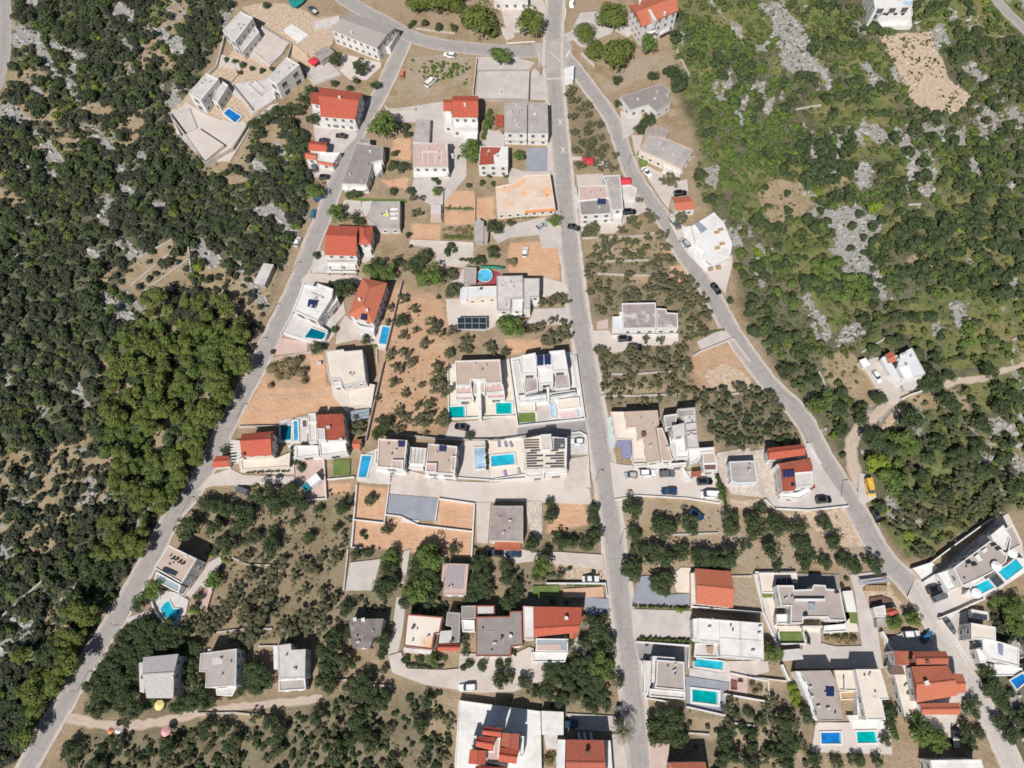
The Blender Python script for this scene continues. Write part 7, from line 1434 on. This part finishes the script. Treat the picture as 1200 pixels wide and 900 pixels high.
# ------------------------------------------------------------------ assemble
houses(); pools(); ground_things(); walls()
GW = ground()
BM = blockmap(); BMG = grow(BM, 2)
for p_, x_, y_ in (('wide bare rock patch of the right hillside', 1005, 290), ('small round pale rock of the right edge', 1126, 368), ('big pale rock field of the upper right', 938, 55), ('sandy excavation of the upper right', 1090, 95), ('terraced clearing of the left slope', 188, 315), ('yellow van', 1019, 572), ('dirt track bend', 1000, 520), ('reddish field with pale rubble', 855, 430), ('crossroads at the top', 650, 60), ('curved blue pool', 205, 718), ('lower left track mouth', 85, 845), ('pine wood', 195, 470), ('bottom left road corner', 40, 890), ('weedy plot at the top', 510, 90), ('orange-soil garden plots', 540, 240), ('upper olive grove', 745, 315), ('lower field of round trees', 800, 635), ('rightmost hillside path', 1150, 444)): LAND.append((p_, x_, y_))
trees()
from collections import Counter
_n = Counter(p[0] for p in PLANTS)
SMALL = []
for _k in _n:
    _v = sorted((p for p in PLANTS if p[0] == _k), key=lambda p: -p[3] if True else 0)
    SMALL += _v[285:]
PLANTS[:] = [p for p in PLANTS if p not in SMALL]
build_plants()
NEAR = {}
for p in PLANTS:
    for a in range(int((p[1] - 5) // 12), int((p[1] + 5) // 12) + 1):
        for b_ in range(int((p[2] - 5) // 12), int((p[2] + 5) // 12) + 1): NEAR.setdefault((a, b_), []).append(p)
for a in (('green hedge under the slate driveway', 'AE', '130,422 540,440', .9), ('hedge above the garage court wall', 'AE', '172,652 540,664 575,740', 1.1), ('hedge right of the garage court', 'AF', '505,135 510,250', 1.0), ('dark hedge at the parking corner', 'T', '105,415 150,520 168,600', 1.3, 1.5, 'leaf_dark'), ('thin dark hedge beside the pale covered pool', 'Q', '1136,245 1138,468', .9, 1.5, 'leaf_dark'), ('tall hedge between two red-roofed houses', 'F', '445,170 420,250 395,370', 1.6, 2.2), ('low hedge on the upper orange garden', 'I', '250,142 450,148', .8, .7), ('hedge under the orange garden shed', 'I', '240,350 450,352', 1.5, 1.2, 'leaf_pine'), ('low hedge below the red gable house', 'P', '350,562 480,556 660,548', .8, 1.0, 'leaf_dark'), ('dark hedge right of the red gable house terrace', 'P', '672,370 668,520', .8, 1.2, 'leaf_dark'), ('hedge left of the taupe divided house', 'AH', '200,450 250,650', 1.0, 1.2, 'leaf_lime'), ('hedge beside the sunken lawn', 'AG', '512,605 530,690', .9, 1.2, 'leaf_dark'), ('clipped hedge inside the taupe villa wall', 'AG', '182,220 212,318', .7, 1.0, 'leaf_dark'), ('tall hedge left of the sprawling orange roof', 'AI', '225,520 300,760', 1.6, 1.8), ('low hedge above the pale soil slab', 'X', '740,698 990,696', .7, .8), ('hedge along the top stone wall', 'I', '360,505 530,505', 1.4, 1.4, 'leaf_dark'), ('hedge below the orange-stained hall', 'I', '720,215 900,205', .7, .7), ('hedge on the narrow lawn by the tan villa', 'V', '540,705 650,715', 1.2, .8, 'leaf_lime'), ('hedge in front of the cream stained roof', 'Y', '210,615 250,660 400,680 530,675', 1.2, 1.0, 'leaf_dark'), ('hedge row at the grove edge of the grey ramp', 'O', '790,390 1010,335', 1.0, .8)): hedge(*a)
palm('AD', '830,580', 'single palm tree with drooping fronds beside the straight road')
stuff('scrub', [('leaf_scrub', '_', LEFT, 1.75, .4, 1.5, .85, 'wild', 70, 1.0), ('leaf_scrub', '_', LEFT, 3.1, 1.2, 2.8, .85, 'wild', 170, 1.0), ('leaf_dark', '_', LEFT, 5.6, 1.4, 3.6, .6, 'wild', 260, 1.05), ('leaf_scrubgreen', '_', LEFT, 2.9, .6, 2.3, .9, 'clump1', 120, 1), ('leaf_olive', '_', LEFT, 2.8, .5, 1.6, .55, 'clump2', 90, .9), ('leaf_green', '_', LEFT, 4.6, .8, 2.0, .6, 'clump3', 120, 1), ('leaf_pine', '_', LEFT, 4.5, .8, 2.2, .7, 'clump4', 120, 1), ('leaf_lime', '_', LEFT, 8.0, .6, 1.5, .4, 'clump3', 80, .8), ('leaf_green', '_', '130,400 215,345 292,410 205,590 150,612 110,520', 3.6, 1.2, 2.4, .5, 'any', 110, 1), ('leaf_pine', '_', '130,400 215,345 292,410 205,590 150,612 110,520', 3.4, 1.2, 2.8, .7, 'any', 130, 1)], 3)
stuff('scrub', [('leaf_scrubgreen', '_', RIGHT, 2.2, .4, 1.9, .66, 'wild', 110, 1.0), ('leaf_green', '_', '800,20 860,30 905,90 940,160 950,200 900,210 860,260 830,190 815,100', 2.6, 1.2, 2.4, .8, 'wild', 100, 1), ('leaf_dark', '_', '1015,260 1200,235 1200,350 1130,350 1060,345 1030,300', 3.0, 1.6, 3.0, .8, 'any', 130, 1.1), ('leaf_dark', '_', '930,160 1000,150 1000,225 945,222', 3.0, 1.8, 3.0, .8, 'any', 130, 1.1), ('leaf_green', '_', '945,305 1010,310 1020,350 960,355', 2.8, 1.4, 2.6, .8, 'any', 120, 1.1), ('leaf_dark', '_', '1060,120 1200,60 1200,240 1090,235', 4.2, 1.4, 2.6, .7, 'wild', 110, 1), ('leaf_dark', '_', RIGHT, 3.7, 1.2, 3.0, .85, 'clump1', 140, 1), ('leaf_green', '_', RIGHT, 3.6, .7, 2.2, .8, 'clump2', 120, 1), ('leaf_pine', '_', RIGHT, 5.5, .7, 2.0, .6, 'clump3', 100, 1), ('leaf_lime', '_', RIGHT, 9.0, .8, 1.8, .35, 'wild', 70, .8), ('leaf_scrub', '_', RIGHT2, 2.2, 1.0, 2.2, .85, 'any', 80, 1)], 4)
GROVES = '_'
stuff('undergrowth', [('leaf_scrub', '_', '-100,905 1190,905 1230,960 1250,1040 -150,1040', 3.2, .6, 2.2, .7, 'open', 60, 1), ('leaf_scrub', '_', '250,-8 790,-8 790,-90 250,-90', 4.0, .6, 2.4, .6, 'open', 60, 1), ('leaf_scrub', '_', '-30,560 120,520 170,640 60,800 -30,900', 1.9, .4, 1.5, .55, 'open', 50, .9), ('leaf_olive', '_', '-30,560 120,520 170,640 60,800 -30,900', 2.2, .4, 1.4, .5, 'open', 44, .9), ('leaf_pine', '_', '-30,560 120,520 170,640 60,800 -30,900', 3.0, .4, 1.5, .5, 'clump3', 44, .8), ('leaf_scrub', '_', '1040,40 1085,38 1115,90 1135,130 1090,135', 2.0, .2, .7, .35, 'open', 20, .8), ('leaf_olive', '_', '215,580 410,575 405,740 360,770 250,725 240,650', 1.8, .3, .9, .3, 'clump2', 40, .9), ('leaf_dry', '_', '215,580 410,575 405,740 360,770 250,725 240,650', 1.3, .15, .5, .5, 'any', 14, .7), ('leaf_dry', '_', '684,275 780,272 836,390 800,400 690,372', 1.3, .15, .5, .5, 'any', 14, .7), ('leaf_scrub', '_', '400,590 560,640 560,745 400,765', 1.4, .25, 1.0, .6, 'open', 30, .8), ('leaf_scrub', '_', '590,600 720,590 728,830 570,830', 1.6, .2, .9, .5, 'open', 26, .8), ('leaf_dry', '_', RIGHT, 1.5, .18, .55, .4, 'open', 16, .7), ('leaf_scrubgreen', '_', RIGHT, 1.7, .2, .7, .45, 'open', 20, .8), ('leaf_scrub', '_', LEFT, 2.0, .2, .8, .45, 'open', 20, .8), ('leaf_olive', '_', '664,98 728,200 672,190', 1.8, .25, .7, .6, 'open', 26, .8), ('leaf_olive', '_', '684,275 780,272 836,390 800,400 690,372', 1.2, .2, .8, .7, 'open', 26, .8), ('leaf_dry', '_', '698,402 800,404 815,440 800,475 700,478', 1.2, .2, .9, .7, 'open', 26, .8), ('leaf_scrub', '_', '806,455 935,452 952,505 850,528', 1.2, .25, 1.1, .75, 'open', 26, .8), ('leaf_olive', '_', '440,340 525,350 522,505 432,512', 1.7, .1, .45, .35, 'any', 20, .7), ('leaf_scrub', '_', '215,580 410,575 405,740 360,770 250,725 240,650', 1.5, .15, .7, .35, 'open', 26, .8), ('leaf_dark', '_', '70,905 110,845 520,805 530,905', 1.4, .25, 1.3, .7, 'open', 30, .9), ('leaf_dry', '_', '730,590 1000,600 1040,670 740,670', 2.2, .15, .5, .35, 'open', 16, .7), ('leaf_green', '_', '480,70 550,75 552,88 545,100 525,93 505,98 482,84', 1.0, .2, .9, .8, 'open', 26, .8), ('leaf_dark', '_', '90,770 230,740 250,830 110,845', 2.2, .5, 1.4, .7, 'open', 40, 1), ('leaf_scrub', '_', '750,830 940,815 950,905 760,905', 2.0, .25, .9, .5, 'open', 26, .8), ('leaf_scrub', '_', '460,690 545,660 545,735 465,735', 1.8, .5, 1.3, .7, 'any', 36, 1), ('leaf_scrubgreen', '_', '590,760 730,745 728,830 580,825', 2.0, .6, 1.4, .6, 'any', 40, 1), ('leaf_scrub', 'I', '530,475 360,480 360,530 530,540', 1.0, .4, .9, .8, 'any', 30, 1.2), ('leaf_green', 'I', '250,130 450,135 450,160 250,160', .8, .25, .5, .8, 'any', 20, 1), ('leaf_dry', 'I', '230,290 450,270 450,375 240,375', 1.2, .4, 1.0, .8, 'any', 30, 1), ('leaf_green', 'AG', '625,625 880,625 885,690 700,700', .9, .3, .8, .7, 'any', 26, 1), ('leaf_dry', 'J', '130,240 400,220 690,210 690,330 280,385 140,330', 1.8, .15, .5, .5, 'open', 16, .7), ('leaf_green', 'X', '120,0 121,0 121,1', 1, .3, .5, .5, 'any', 20, 1), ('leaf_green', 'Y', '200,600 540,600 545,680 300,685 210,650', 1.0, .4, .9, .8, 'any', 30, 1), ('leaf_scrub', 'Y', '790,610 1080,610 1080,720 800,720', 1.1, .4, .9, .7, 'any', 30, 1)], 6)
if SMALL:   # past what is built one by one: the smallest trees together
    V = []; T = []; MI = []; ms = []; rng = np.random.default_rng(12)
    for k, x, y, r, px, py in SMALL:
        leaf, n, nb, sp, r0, zc, sz, th, tr = KINDS[k]; ms += [leaf] if leaf not in ms else []
        v, t = leaves(rng, 500, blobset(rng, nb, sp, r0, zc, .5), sz * 1.25); V.append(v * r + np.array([x, y, 0])); T.append(t); MI.append(np.full(len(v) // 4, ms.index(leaf)))
    tag(link('small_trees', mesh_quads('small_trees', np.concatenate(V), np.concatenate(T), ms, np.concatenate(MI))), kind='stuff')
boulders('rocks', 5200, np.clip(GW['rock'], 0, 1), .15, 1.1, 'limestone', 8, '')
boulders('rubble', 1500, np.clip(GW['gravel'], 0, 1), .12, .6, 'rubble', 9, '')
cars(); furniture()
# ------------------------------------------------------------------ light
EL = math.radians(SUN_EL); az = math.radians(SUN_AZ)
sd = Vector((math.sin(az) * math.cos(EL), math.cos(az) * math.cos(EL), math.sin(EL)))
sl = bpy.data.lights.new('Sun', 'SUN'); sl.energy = SUN_E; sl.angle = math.radians(.53); sl.color = (1, .962, .915)
so = bpy.data.objects.new('Sun', sl); COL.objects.link(so); so.rotation_euler = sd.to_track_quat('Z', 'Y').to_euler(); so.location = (0, 0, 260)
w = bpy.data.worlds.new('World'); SC.world = w; w.use_nodes = True; nt = w.node_tree; bg = nt.nodes['Background']
sk = nt.nodes.new('ShaderNodeTexSky'); sk.sky_type = 'NISHITA'; sk.sun_disc = False; sk.sun_elevation = EL; sk.sun_rotation = az
nt.links.new(sk.outputs[0], bg.inputs[0]); bg.inputs[1].default_value = SKY
SC.view_settings.view_transform = 'Standard'; SC.view_settings.look = 'None'; SC.view_settings.gamma = 1; SC.view_settings.use_curve_mapping = False
SC.view_settings.exposure = EXPO
SC.cycles.max_bounces = 5; SC.cycles.diffuse_bounces = 2; SC.cycles.glossy_bounces = 2; SC.cycles.transparent_max_bounces = 4
SC.cycles.use_denoising = False
SC.cycles.pixel_filter_type = 'BLACKMAN_HARRIS'; SC.cycles.filter_width = 1.7
